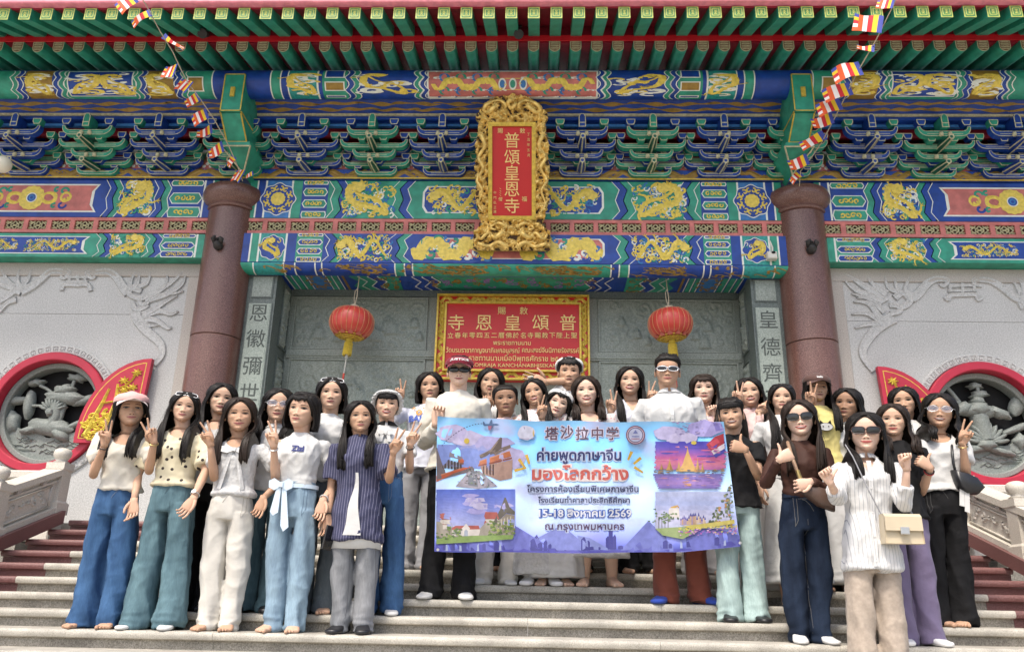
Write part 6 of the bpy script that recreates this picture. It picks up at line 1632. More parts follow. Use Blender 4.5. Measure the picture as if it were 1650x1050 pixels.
def head_rings(nr=46,ns=52,male=False):
    zs=[h[0] for h in HT_]; cols=list(zip(*HT_))
    rings=[]
    # denser rows over the face
    zz=np.concatenate([np.linspace(-.109,-.09,6),np.linspace(-.086,.02,26),np.linspace(.028,.09,10),np.array([.097,.103,.107,.109])])
    for z in zz:
        w,f,bk=[float(np.interp(z,zs,c)) for c in cols[1:]]
        if male and z<0: w*=1.0+.06*min(1,-z/.08)
        ring=[]
        for k in range(ns):
            # parameter denser at the front
            u=2*math.pi*k/ns; a=u-.38*math.sin(u)      # a=0 front
            sx,cy=math.sin(a),math.cos(a)
            if cy>=0:
                e=2.25; r=(abs(sx)**e+abs(cy)**e)**(-1/e); x=w*sx*r; y=-f*cy*r
                wt=min(1,max(0,(cy-.12)/.3)); y-=face_disp(x,z)*wt
            else: x=w*sx; y=-bk*cy if bk>0 else -bk*cy
            if cy<0 and bk<0: y=bk*(-cy)*-1 if False else -abs(bk)*0+ (-bk)*cy
            ring.append((x,y,z))
        rings.append(ring)
    return rings
def head_mesh_tmp(male):
    b=MB(); b.loft(head_rings(male=male)); return b
HB={m:head_mesh_tmp(m) for m in (False,True)}
BV={m:BVHTree.FromPolygons([Vector(v) for v in HB[m].v],HB[m].f) for m in HB}
def fpt(x,z,off,male=False):
    h=BV[male].ray_cast(Vector((x,-.3,z)),Vector((0,1,0)))
    y=h[0].y if h[0] else -.06
    return Vector((x,y-off,z))
# ---- hand --------------------------------------------------------------
def hand(b,Wp,zd,xd,pose,sc,mi=0):
    """Wp wrist, zd finger direction, xd thumb-side direction, palm normal = zd x xd"""
    zd=unit(Vector(zd)); xd=Vector(xd); xd=unit(xd-zd*xd.dot(zd)); nd=zd.cross(xd)
    flip=pose.endswith('-')
    if flip: nd=-nd; pose=pose[:-1]
    P=lambda x,n,z: Wp+(xd*x+nd*n+zd*z)*sc
    rings=[]
    for z,wd,th,xo in ((-.012,.023,.019,0),(.012,.027,.018,.002),(.035,.036,.0165,.003),(.06,.040,.015,.001),(.082,.0395,.013,0),(.092,.036,.010,0)):
        rings.append([P(xo+wd*math.cos(a),th*math.sin(a),z) for a in [2*math.pi*k/12 for k in range(12)]])
    b.loft(rings,mi)
    spread={'v':(.16,-.20,0,0),'open':(.10,.02,-.06,-.14),'relax':(.06,.0,-.05,-.10),'fist':(0,0,0,0),'thumb':(0,0,0,0),'hold':(.03,0,-.02,-.05)}[pose]
    bend={'v':((4,6,4),(3,4,4),(78,98,60),(82,98,60)),'open':((8,8,5),(6,8,5),(8,8,5),(10,10,6)),'relax':((18,26,16),(24,30,18),(28,32,20),(30,34,22)),'fist':((80,98,60),)*4,'thumb':((78,98,62),)*4,'hold':((40,60,40),)*4}[pose]
    for f,(x0,L,r) in enumerate(((.029,.076,.0076),(.0095,.085,.0079),(-.0105,.079,.0076),(-.029,.062,.0067))):
        p=Vector((x0,0,.084)); ang=0; pts=[Vector((x0*.93,0,.062)),p.copy()]; rr=[r*1.0,r*1.06]
        for sg,(fr,bd) in enumerate(zip((.45,.30,.25),bend[f])):
            ang+=R(bd); d=Vector((math.sin(spread[f])*math.cos(ang),math.sin(ang),math.cos(ang)))
            q=p+d*(L*fr); pts+= [p.lerp(q,.5),q]; rr+=[r*(.96-.08*sg),r*(.98-.10*sg)]; p=q
        pts.append(p+d*r*.55); rr.append(r*.42)
        b.tube([P(*q) for q in pts],[q*sc for q in rr],7,mi)
    T={'v':[(.020,.004,.016),(.034,.016,.036),(.022,.034,.060),(-.002,.040,.068),(-.012,.038,.070)],'fist':[(.020,.004,.016),(.036,.014,.040),(.026,.036,.064),(.002,.042,.070),(-.008,.040,.072)],
       'thumb':[(.016,.006,.018),(.034,.012,.034),(.058,.014,.046),(.082,.010,.050),(.094,.006,.050)],'open':[(.020,.004,.014),(.042,.010,.036),(.060,.014,.058),(.074,.015,.076),(.080,.015,.084)],
       'relax':[(.020,.006,.014),(.036,.016,.038),(.044,.026,.062),(.044,.032,.082),(.043,.034,.090)],'hold':[(.020,.006,.014),(.036,.020,.034),(.036,.038,.056),(.026,.046,.074),(.02,.048,.080)]}[pose]
    b.tube([P(*q) for q in T],[q*sc for q in (.012,.0112,.0092,.0080,.004)],8,mi)
# ---- foot --------------------------------------------------------------
def foot(b,x,y,z,yaw,kind,sc=1.0,mi=0,pitch=0.0):
    ca,sa=math.cos(yaw),math.sin(yaw)
    def P(u,v,w_): # u across, v forward(-y), w up
        w2=w_-v*pitch
        return (x+(u*ca+v*sa)*sc, y+(u*sa-v*ca)*sc, z+w2*sc)
    prof=[(-.065,.022,.012,.040),(-.05,.034,.002,.062),(-.015,.036,.0,.080),(.03,.036,.0,.074),(.08,.041,.0,.052),(.125,.046,.0,.036),(.15,.045,.0,.029)]
    if kind!='bare': prof+=[(.172,.040,.0,.027),(.188,.026,.003,.022),(.193,.010,.007,.016)]
    else: prof+=[(.160,.040,.002,.022)]
    rings=[]
    for v,wd,z0,z1 in prof:
        if kind=='shoe': wd*=1.1; z1+=.006
        zc,zh=(z0+z1)/2,(z1-z0)/2
        rings.append([P(wd*math.copysign(abs(math.cos(a))**.8,math.cos(a)),v,zc+zh*math.copysign(abs(math.sin(a))**.7,math.sin(a))) for a in [2*math.pi*k/14 for k in range(14)]])
    b.loft(rings,mi)
    b.loft([[P(.030*math.cos(a),-.012+.034*math.sin(a),h) for a in [2*math.pi*k/12 for k in range(12)]] for h in (.03,.09,.16)],mi)
    if kind=='bare':
        s=1 if yaw>=0 else -1
        for k,(u,L,r) in enumerate(((-.032,.036,.0125),(-.012,.034,.009),(.004,.030,.0085),(.019,.025,.008),(.033,.019,.0078))):
            b.tube([P(-s*u*-1 if False else s*u,.150-.010*(k>2)-.006*k,.012),P(s*u,.158+L*.5-.008*k,.014),P(s*u*1.02,.158+L*.8-.008*k,.010),P(s*u*1.02,.158+L-.008*k,.008)],[r*sc,r*1.08*sc,r*sc,r*.4*sc],7,mi)
# ---- cloth jobs (voxel-joined, smoothed, wrinkled in one batch) ---------------
JOBS=[]
def cloth(b,name,mats,parent,vox=.010,wr=.006,fold=.006,hem=None,cut=None,seed=0,sm=6,paint=None,mode=0,seam=None,**kw):
    JOBS.append(dict(mode=mode,b=b,name=name,mats=mats if isinstance(mats,list) else [mats],parent=parent,vox=vox,wr=wr,fold=fold,hem=hem,cut=cut,seam=seam,seed=seed,sm=sm,paint=paint,kw=kw))
def run_cloth():
    tmp=[]
    for J in JOBS:
        me=J['b'].mesh('tmp'); o=bpy.data.objects.new('tmp',me); col.objects.link(o)
        m=o.modifiers.new('r','REMESH'); m.mode='VOXEL'; m.voxel_size=J['vox']
        m=o.modifiers.new('s','SMOOTH'); m.iterations=J['sm']; m.factor=.5
        tmp.append(o)
    dg=bpy.context.evaluated_depsgraph_get()
    for o,J in zip(tmp,JOBS):
        me=bpy.data.meshes.new_from_object(o.evaluated_get(dg)); n=len(me.vertices)
        co=np.empty(n*3,np.float32); no=np.empty(n*3,np.float32); me.vertices.foreach_get('co',co); me.vertex_normals.foreach_get('vector',no)
        co=co.reshape(-1,3); no=no.reshape(-1,3); s=J['seed']*3.7; nf=noise.noise
        hz=J['hem']; d=np.zeros(n,np.float32)
        for i,(x,y,z) in enumerate(co.tolist()):
            a=nf(Vector((x*7+s,y*7,z*4)))
            f=(1-2*abs(nf(Vector((x*10+z*2.6+s,y*10,z*2.4-x*1.2)))))*.7+.3*(1-2*abs(nf(Vector((x*8-z*6,y*8+s,z*7+x*4))))) if J['mode'] else (1-2*abs(nf(Vector((x*9+z*6+s,y*8,z*4.5-x*5)))))*.6+.4*(1-2*abs(nf(Vector((x*15-z*7,y*15+s,z*9+x*3)))))
            v=a*J['wr']+J['fold']*(f-.45)*.8
            if hz is not None:
                t=z-hz[0]
                if t<hz[1]:
                    q=(1-t/hz[1])**1.3; v+=hz[2]*q*((1-2*abs(nf(Vector((x*6+s,y*6,z*17)))))-.4)
            d[i]=v
        co=co+no*d[:,None]; me.vertices.foreach_set('co',co.ravel())
        if J['cut'] is not None:
            keep=J['cut']; bm=bmesh.new(); bm.from_mesh(me)
            bmesh.ops.delete(bm,geom=[v for v in bm.verts if not keep(v.co.x,v.co.y,v.co.z)],context='VERTS'); bm.to_mesh(me); bm.free()
        me.polygons.foreach_set('use_smooth',[True]*len(me.polygons))
        me.materials.clear()
        for m in J['mats']: me.materials.append(m)
        if J['paint']:
            pi=[J['paint'](*p.center) for p in me.polygons]; me.polygons.foreach_set('material_index',pi)
        me.update(); ob_=ob(J['name'],me,J['parent'],**J['kw'])
        if J['seam']: J['seam'](ob_,me)
    for o in tmp: me=o.data; bpy.data.objects.remove(o); bpy.data.meshes.remove(me)
    JOBS.clear()
def seams(o,me,TB,LX,k,zw,zhip,zcr,bottom):
    bv=BVHTree.FromPolygons([v.co.copy() for v in me.vertices],[tuple(p.vertices) for p in me.polygons]); b=MB()
    def line(pts,r=.0022):
        q=[]
        for u,z in pts:
            p0=TB(u,-.5,z); h=bv.ray_cast(p0,Vector((0,1,0)))
            if h[0]: q.append(h[0]+Vector((0,-.0006,0)))
        if len(q)>2: b.tube(q,r,4)
    line([(.002,lerp(zw-.02*k,zcr+.03*k,j/12)) for j in range(13)]); line([(.020*k,lerp(zw-.03*k,zhip-.01*k,j/8)) for j in range(9)]+[(.012*k,zhip-.03*k),(.003,zhip-.045*k)])
    for s in (-1,1):
        line([(s*lerp(.055,.122,j/10)*k,zw-.035*k-.075*k*(j/10)**1.8) for j in range(11)])
        line([(s*lerp(.030,.128,j/8)*k,zw-.03*k) for j in range(9)],.0016)
        if bottom in('jdark','jteal','jgrey','beige'): line([(s*lerp(.080,.098,j/20)*k,lerp(zhip,.06,j/20)) for j in range(21)],.0016)
    if b.v: b.build('stitching',mat('stitch '+bottom,{'jblue':(.10,.14,.22),'jteal':(.05,.09,.11),'jlight':(.12,.18,.25),'jdark':(.10,.10,.10),'jgrey':(.09,.09,.10),'wpant':(.38,.36,.32),'beige':(.22,.18,.14),'jaqua':(.18,.26,.26)}.get(bottom,(.05,.05,.05)),.8),o)
# ---- fabrics --------------------------------------------------------------
def fabric(name,c,rough=.85,namt=.06,bump=.25,ns=14,sheen=.1):
    if name in MATS: return MATS[name]
    m=mat(name,c,rough,nscale=ns,namt=namt,bump=bump,bscale=45,sheen=sheen,spec=.25); N=m.node_tree.nodes; L=m.node_tree.links; b=N['Principled BSDF']; bp=[n for n in N if n.bl_idname=='ShaderNodeBump'][0]
    rn=N.new('ShaderNodeTexNoise'); rn.noise_type='RIDGED_MULTIFRACTAL'; rn.inputs['Scale'].default_value=6; rn.inputs['Detail'].default_value=2; rn.inputs['Distortion'].default_value=.8
    mpf=N.new('ShaderNodeMapping'); mpf.inputs['Scale'].default_value=(1,1,.6); mpf.inputs['Rotation'].default_value=(0,.35,0); tcf=N.new('ShaderNodeTexCoord'); L.new(tcf.outputs['Object'],mpf.inputs[0]); L.new(mpf.outputs[0],rn.inputs['Vector'])
    bf=N.new('ShaderNodeBump'); bf.inputs['Strength'].default_value=.4; bf.inputs['Distance'].default_value=.012; L.new(rn.outputs['Fac'],bf.inputs['Height']); L.new(bp.outputs[0],bf.inputs['Normal']); L.new(bf.outputs[0],b.inputs['Normal'])
    return m
def denim(name,c,fade=(1.6,1.5,1.35),fz=(.45,.25)):
    """denim: streaky weave with a worn, paler zone that follows the thigh"""
    m=bpy.data.materials.new(name); m.use_nodes=True; N=m.node_tree.nodes; L=m.node_tree.links; b=N['Principled BSDF']
    tc=N.new('ShaderNodeTexCoord'); mp=N.new('ShaderNodeMapping'); mp.inputs['Scale'].default_value=(9,9,2.2); L.new(tc.outputs['Object'],mp.inputs[0])
    n1=N.new('ShaderNodeTexNoise'); n1.inputs['Scale'].default_value=1.4; n1.inputs['Detail'].default_value=6; L.new(mp.outputs[0],n1.inputs['Vector'])
    cr=N.new('ShaderNodeValToRGB'); e=cr.color_ramp.elements; e[0].position=.32; e[0].color=tuple(v*.82 for v in c)+(1,); e[1].position=.72; e[1].color=tuple(min(.8,v*f) for v,f in zip(c,fade))+(1,)
    L.new(n1.outputs['Fac'],cr.inputs[0])
    mp2=N.new('ShaderNodeMapping'); mp2.inputs['Scale'].default_value=(160,160,24); L.new(tc.outputs['Object'],mp2.inputs[0])
    n2=N.new('ShaderNodeTexNoise'); n2.inputs['Scale'].default_value=1.0; L.new(mp2.outputs[0],n2.inputs['Vector'])
    mr=N.new('ShaderNodeMapRange'); mr.inputs['To Min'].default_value=.75; mr.inputs['To Max'].default_value=1.25; L.new(n2.outputs['Fac'],mr.inputs['Value'])
    mx=N.new('ShaderNodeVectorMath'); mx.operation='SCALE'; L.new(cr.outputs[0],mx.inputs[0]); L.new(mr.outputs[0],mx.inputs['Scale']); L.new(mx.outputs[0],b.inputs['Base Color'])
    n3=N.new('ShaderNodeTexNoise'); n3.inputs['Scale'].default_value=22; n3.inputs['Detail'].default_value=4; L.new(tc.outputs['Object'],n3.inputs['Vector'])
    bp=N.new('ShaderNodeBump'); bp.inputs['Strength'].default_value=.35; bp.inputs['Distance'].default_value=.012; L.new(n3.outputs['Fac'],bp.inputs['Height']); L.new(bp.outputs[0],b.inputs['Normal'])
    rn=N.new('ShaderNodeTexNoise'); rn.noise_type='RIDGED_MULTIFRACTAL'; rn.inputs['Scale'].default_value=5; rn.inputs['Detail'].default_value=2; rn.inputs['Distortion'].default_value=.8
    mpf=N.new('ShaderNodeMapping'); mpf.inputs['Scale'].default_value=(1,1,.4); mpf.inputs['Rotation'].default_value=(0,.35,0); tcf=N.new('ShaderNodeTexCoord'); L.new(tcf.outputs['Object'],mpf.inputs[0]); L.new(mpf.outputs[0],rn.inputs['Vector'])
    bf=N.new('ShaderNodeBump'); bf.inputs['Strength'].default_value=.35; bf.inputs['Distance'].default_value=.012; L.new(rn.outputs['Fac'],bf.inputs['Height']); L.new(bp.outputs[0],bf.inputs['Normal']); L.new(bf.outputs[0],b.inputs['Normal'])
    b.inputs['Roughness'].default_value=.9; b.inputs['Specular IOR Level'].default_value=.2; MATS[name]=m; return m
def stripes(name,c1,c2,scale,duty,axis='X'):
    m=bpy.data.materials.new(name); m.use_nodes=True; N=m.node_tree.nodes; L=m.node_tree.links; b=N['Principled BSDF']
    tc=N.new('ShaderNodeTexCoord'); se=N.new('ShaderNodeSeparateXYZ'); L.new(tc.outputs['Object'],se.inputs[0])
    mu=N.new('ShaderNodeMath'); mu.operation='MULTIPLY'; mu.inputs[1].default_value=scale; L.new(se.outputs[axis],mu.inputs[0])
    fr=N.new('ShaderNodeMath'); fr.operation='FRACT'; L.new(mu.outputs[0],fr.inputs[0])
    gt=N.new('ShaderNodeMath'); gt.operation='LESS_THAN'; gt.inputs[1].default_value=duty; L.new(fr.outputs[0],gt.inputs[0])
    mx=N.new('ShaderNodeMixRGB'); mx.inputs[1].default_value=tuple(c1)+(1,); mx.inputs[2].default_value=tuple(c2)+(1,); L.new(gt.outputs[0],mx.inputs[0]); L.new(mx.outputs[0],b.inputs['Base Color'])
    b.inputs['Roughness'].default_value=.85; b.inputs['Specular IOR Level'].default_value=.25
    n3=N.new('ShaderNodeTexNoise'); n3.inputs['Scale'].default_value=30; L.new(tc.outputs['Object'],n3.inputs['Vector'])
    bp=N.new('ShaderNodeBump'); bp.inputs['Strength'].default_value=.3; bp.inputs['Distance'].default_value=.01; L.new(n3.outputs['Fac'],bp.inputs['Height']); L.new(bp.outputs[0],b.inputs['Normal'])
    rn=N.new('ShaderNodeTexNoise'); rn.noise_type='RIDGED_MULTIFRACTAL'; rn.inputs['Scale'].default_value=6; rn.inputs['Detail'].default_value=2; rn.inputs['Distortion'].default_value=.8
    mpf=N.new('ShaderNodeMapping'); mpf.inputs['Scale'].default_value=(1,1,.6); mpf.inputs['Rotation'].default_value=(0,.35,0); tcf=N.new('ShaderNodeTexCoord'); L.new(tcf.outputs['Object'],mpf.inputs[0]); L.new(mpf.outputs[0],rn.inputs['Vector'])
    bf=N.new('ShaderNodeBump'); bf.inputs['Strength'].default_value=.18; bf.inputs['Distance'].default_value=.012; L.new(rn.outputs['Fac'],bf.inputs['Height']); L.new(bp.outputs[0],bf.inputs['Normal']); L.new(bf.outputs[0],b.inputs['Normal'])
    return m
def dots(name,c1,c2,scale,rad):
    m=bpy.data.materials.new(name); m.use_nodes=True; N=m.node_tree.nodes; L=m.node_tree.links; b=N['Principled BSDF']
    tc=N.new('ShaderNodeTexCoord'); se=N.new('ShaderNodeSeparateXYZ'); cb=N.new('ShaderNodeCombineXYZ'); L.new(tc.outputs['Object'],se.inputs[0]); L.new(se.outputs['X'],cb.inputs['X']); L.new(se.outputs['Z'],cb.inputs['Y'])
    vo=N.new('ShaderNodeTexVoronoi'); vo.voronoi_dimensions='2D'; vo.inputs['Scale'].default_value=scale; vo.inputs['Randomness'].default_value=.6; L.new(cb.outputs[0],vo.inputs['Vector'])
    lt=N.new('ShaderNodeMath'); lt.operation='LESS_THAN'; lt.inputs[1].default_value=rad; L.new(vo.outputs['Distance'],lt.inputs[0])
    mx=N.new('ShaderNodeMixRGB'); mx.inputs[1].default_value=tuple(c1)+(1,); mx.inputs[2].default_value=tuple(c2)+(1,); L.new(lt.outputs[0],mx.inputs[0]); L.new(mx.outputs[0],b.inputs['Base Color'])
    b.inputs['Roughness'].default_value=.8; return m
W_=fabric('white cotton',(.54,.54,.53)); Wc=fabric('cream blouse cloth',(.56,.53,.46)); Wl=fabric('white lace cloth',(.52,.52,.515),namt=.12,ns=60,bump=.6)
F=dict(white=W_,cream=Wc,lace=Wl,dot=dots('dotted cream cloth',(.60,.54,.38),(.03,.02,.02),15,.15),stripe=stripes('navy pinstripe cloth',(.040,.042,.085),(.20,.20,.28),56,.13),wstripe=stripes('white pinstripe cloth',(.55,.55,.545),(.30,.31,.33),50,.13),
  black=fabric('black cotton',(.007,.007,.008),namt=.2,sheen=0),brown=fabric('brown jersey',(.045,.018,.012),.7,sheen=0),yellow=fabric('pale yellow cotton',(.58,.50,.19)),pink=fabric('pale pink cotton',(.60,.43,.41)),lav=fabric('pale lilac white cotton',(.50,.515,.58)),floral=dots('floral pale cloth',(.61,.57,.56),(.55,.30,.32),30,.20),
  jblue=denim('mid blue denim',(.035,.085,.19)),jteal=denim('washed teal denim',(.075,.135,.165),(1.7,1.6,1.5)),jlight=denim('pale blue denim',(.20,.29,.38),(1.35,1.3,1.2)),jgrey=denim('grey denim',(.17,.18,.195),(1.5,1.45,1.4)),jgblue=denim('grey blue denim',(.10,.125,.15)),jdark=denim('dark indigo denim',(.007,.013,.028),(2.2,2.0,1.8)),jaqua=denim('pale aqua denim',(.30,.40,.395),(1.2,1.18,1.15)),
  wpant=fabric('white twill',(.53,.51,.465)),bpant=fabric('black trouser cloth',(.006,.006,.007),namt=.25,sheen=0),beige=fabric('beige linen',(.36,.30,.245),namt=.12,ns=40),purple=fabric('lilac trouser cloth',(.145,.118,.20)),rust=fabric('rust brown cloth',(.165,.045,.028)),gpant=fabric('grey trouser cloth',(.26,.26,.27)),sock=fabric('white sock knit',(.55,.55,.54)),bluesock=fabric('blue sock knit',(.02,.05,.30)),shoe=mat('black shoe leather',(.012,.012,.014),.4),wshoe=mat('white shoe leather',(.70,.70,.70),.5))
M_metal=mat('brass trim',(.55,.42,.18),.3,metal=.9); M_silver=mat('silver trim',(.6,.6,.6),.3,metal=.9); M_lens=mat('dark lens',(.008,.008,.009),.08,spec=.6); M_frame_b=mat('black frame',(.012,.012,.012),.3); M_frame_w=mat('white frame',(.70,.70,.70),.3); M_clear=mat('pale glass lens',(.30,.30,.36),.08); M_clear.node_tree.nodes['Principled BSDF'].inputs['Alpha'].default_value=.35
def lerp(a,b,t): return a+(b-a)*t
def sstep(a,b,x): t=min(1,max(0,(x-a)/(b-a))); return t*t*(3-2*t)
def ell(cx,cy,z,rx,ry,n=24,e=2.3):
    out=[]
    for k in range(n):
        a=2*math.pi*k/n; c,s=math.cos(a),math.sin(a); r=(abs(c)**e+abs(s)**e)**(-1/e); out.append((cx+rx*c*r,cy+ry*s*r,z))
    return out
def person(key,label,head,step,skin=1,male=False,feet=None,top='white',topm='tee',bottom='jblue',botm='wide',shoes='bare',hair='long',arms={},hy=0,hp=2,ht=None,by=None,smile=1,lip=0,eyes='open',hairlen=.42,fringe=None,neck='crew',extra=(),fy=.15,turn=0,dy=0,spread=.085,hair_in='front',seed=None,wave=0,brown=False,toein=.18):
    hx,ptop,pchin=head; Y=stepY(step)+.17+dy; z0=stepZ(step); seed=seed or sum(map(ord,key))
    rr=random.Random(seed)
    if ht is None: ht=rr.uniform(-5,5)
    pt=at(hx,ptop,Y); pc=at(hx,pchin,Y); H=pt.z-z0; hs=min(1.13,max(.92,(pt.z-pc.z)/.226)); k=H/1.6
    xh=pt.x; x0=at(feet,1000,Y).x if False else (xh if feet is None else at(feet,proj((xh,Y-.1,z0))[1],Y-.1).x)
    O=Vector((x0,Y,z0)); root=empty('person',tuple(O),label=label,cat='person')
    zc=pc.z-z0                                   # chin height
    def LX(z): t=min(1,max(0,z/H)); return (xh-x0)*t
    def Q(v): return Vector(v)
    camyaw=math.atan2(CX-xh,Y)
    byaw=R(by) if by is not None else camyaw*.55
    cb,sb=math.cos(byaw),math.sin(byaw)
    def TB(x,y,z): return Vector((LX(z)+x*cb-y*sb, x*sb+y*cb, z))      # torso frame -> local
    m_=1.02 if male else .89
    # landmarks
    zn=zc+.012*k; zsh=zc-.066*k; zarm=zc-.155*k; zch=zc-.20*k; zw=zc-.40*k; zhip=zc-.56*k; zcr=zc-.64*k
    shw=.164*k*(1.04 if male else 1.0)
    def tr(z,hw,hd,yo=0,n=24,g=0): 
        r=ell(0,yo,z,hw*k*m_+g,hd*k+g,n); return [TB(x,y,z) for x,y,_ in r]
    def torso_rings(g,hemz,hemw,flare=1.0,top_open=False):
        L=[]
        if hemz<zhip: L+=[(hemz,hemw*flare,.118*flare,0),(zhip,hemw,.118,0)]
        elif hemz<zw-.02: L+=[(hemz,lerp(.128,hemw,(zw-hemz)/(zw-zhip))*flare,lerp(.092,.118,(zw-hemz)/(zw-zhip))*flare,0)]
        if hemz<zw-.02: L+=[(zw,.128,.092,0)]
        else: L+=[(hemz,.130*flare,.094*flare,0)]
        L+=[(lerp(zw,zch,.5),.135,.098,-.004),(zch,.150,.116 if not male else .112,-.012 if not male else -.006),(zarm,.152,.104,-.006),(lerp(zarm,zsh,.45),.149,.092,0),(zsh-.040*k,.148,.080,.004),(zsh-.012*k,.118,.068,.008),(zsh+.012*k,.080,.058,.012),(zsh+.034*k,.060,.052,.014)]
        return [tr(z,hw,hd,yo*k,24,g) for z,hw,hd,yo in L]
    # ---- body
    b=MB()
    HM=Matrix.Translation(TB(0,-.005*k,0)*0+Vector((xh-x0,0,0))+Vector((0,-.012,zc+.106*hs*math.cos(R(hp)))))@Matrix.Rotation(camyaw*.9+R(hy),4,'Z')@Matrix.Rotation(R(hp),4,'X')@Matrix.Rotation(R(ht),4,'Y')@Matrix.Diagonal((hs*(1.10 if male else 1.15),hs*1.05,hs*.955,1))
    Hm=lambda v: HM@Vector(v)
    base=HB[male]; b.add([Hm(v) for v in base.v],base.f)
    nk=.050 if not male else .056
    b.loft([[Hm((nk*.96*c,.012+nk*1.0*s+.010*0,-.055)) for c,s in CS16],[Hm((nk*c,.014+nk*1.02*s,-.085)) for c,s in CS16],[TB(nk*k*1.02*c,.016*k+nk*k*s,zsh+.042*k) for c,s in CS16],[TB(nk*k*1.35*c,.014*k+nk*k*1.1*s,zsh+.020*k) for c,s in CS16]])
    b.loft(torso_rings(-.013,zhip-.03*k,.135))
    for s in (-1,1):                              # ears
        b.loft([[Hm((s*(.068+q),.012+ry*math.cos(a),-.008+rz*math.sin(a))) for a in [2*math.pi*j/10 for j in range(10)]] for q,ry,rz in ((0,.012,.022),(.008,.017,.030),(.012,.014,.026),(.013,.006,.014))])
    # ---- arms
    sleeves=[]; anchors={}
    for s in (-1,1):
        S=TB(s*shw,.006*k,zsh-.046*k); ul,fl=.272*k*(1.03 if male else 1),.235*k*(1.03 if male else 1)
        spec=arms.get('l' if s<0 else 'r',('down',))
        if spec[0]=='down':
            Wp=TB(s*(shw+.045*k+ (spec[1] if len(spec)>1 else 0)),-.035*k,zsh-.485*k); E=None; hd_=Vector((s*.04,-.12,-1)); xd_=Vector((-s*.25,-1,0)); pose='relax'; flip=(s<0)
            pole=Vector((s*.30,1.0,0))
        elif spec[0]=='back':
            Wp=TB(s*(shw-.02*k),.12*k,zsh-.44*k); hd_=Vector((-s*.5,.2,-1)); xd_=Vector((0,-1,0)); pose='relax'; flip=(s<0); pole=Vector((s,.6,0))
        else:
            _,px,py,dep,pose,ang,xs=spec[:7]
            wv=at(px,py,Y-dep); Wp=wv-O; a=R(ang); hd_=Vector((math.sin(a),-.12,math.cos(a))); xd_=Vector((xs*math.cos(a),0,-xs*math.sin(a)))
            if pose in('thumb','thumb-'): xd_=Vector((spec[7],0,1)) if len(spec)>7 else Vector((0,0,1))
            flip=(s<0); pole=Vector((s*.55,.25,-1))
            if len(spec)>8: pole=Vector(spec[8])
        d=Wp-S; L=d.length
        if L>(ul+fl)*.985: Wp=S+d*((ul+fl)*.985/L); d=Wp-S; L=d.length
        c=(ul*ul-fl*fl+L*L)/(2*L); h=math.sqrt(max(0,ul*ul-c*c)); dn=d/L; pl=unit(pole-dn*pole.dot(dn)); E=S+dn*c+pl*h
        if spec[0] not in('down','back'):
            if len(spec)>9 and spec[9] is not None:
                ev=at(spec[9][0],spec[9][1],Y-spec[9][2])-O; pl2=ev-S; pl2=unit(pl2-dn*pl2.dot(dn)); E=S+dn*c+pl2*h
        w1=1.10 if male else 1.0
        inner=TB(s*.09*k,.008*k,zsh-.052*k)
        pts=[inner,S,S.lerp(E,.35),S.lerp(E,.75),E,E.lerp(Wp,.3),E.lerp(Wp,.7),Wp]; rad=[.038,.037,.035,.032,.029,.030,.024,.0205]
        sl_=arms.get('sleeve','short'); cv=.66 if sl_ in('long','sweater','cuff','bell','elbow') else 1.0
        b.tube(pts,[r*k*w1*(cv if i<(7 if sl_ in('long','sweater') else 5) else 1) for i,r in enumerate(rad)],12,0,ref=(0,1,0))
        # nd = zd x xd : palm turned to the viewer when thumb side sits on the side given
        zd=unit(hd_); xdv=unit(xd_-zd*xd_.dot(zd)); nd=zd.cross(xdv)
        hand(b,Wp-zd*.004,hd_,xd_,pose+('-' if flip else ''),k*1.03*(1.08 if male else 1))
        sleeves.append((s,inner,S,E,Wp)); anchors['w%d'%s]=(Wp,zd,E)
    # ---- legs / feet
    fcs=[]
    for s in (-1,1):
        fcs.append(Vector((s*spread*k*(1+.25*(botm=='stride')),-.0,0)))
    if botm not in('skirt','dress'): fcs=[Vector((s*max(spread*k if spread>.09 else 0,HK[botm][0]*k+.008),0,0)) for s in (-1,1)]
    yw=[-toein,toein]
    skirt=botm in('skirt','dress')
    for s,fc in zip((-1,1),fcs):
        if shoes=='bare': foot(b,fc.x,fc.y,0,yw[(s+1)//2],'bare',k)
        if skirt:
            b.tube([(fc.x,.0,.05*k),(fc.x*.95,.012,.25*k),(fc.x*.9,.0,.45*k),(fc.x*.9,.0,.62*k)],[.036*k,.054*k,.058*k,.075*k],10)
        else: b.tube([(fc.x,.012,.06*k),(LX(.42*k)+s*max(HK[botm][1]*k+.008,lerp(.085*k,abs(fc.x),.5)),.012,.42*k),(LX(.7*k)+s*.078*k,0,.70*k)],[.033*k,.038*k,.05*k],8)
    body=b.build('body',SKIN[skin],root,smooth=True)
    if shoes!='bare':
        for s,fc in zip((-1,1),fcs):
            f=MB(); foot(f,fc.x,fc.y,0,yw[(s+1)//2],'sock' if 'sock' in shoes else 'shoe',k*1.04)
            o=f.build('sock' if 'sock' in shoes else 'shoe',F[{'sock':'sock','bluesock':'bluesock','shoe':'shoe','wshoe':'wshoe'}[shoes]],root,smooth=True)
    # ---- trousers / skirt
    ztop=zw+.015*k
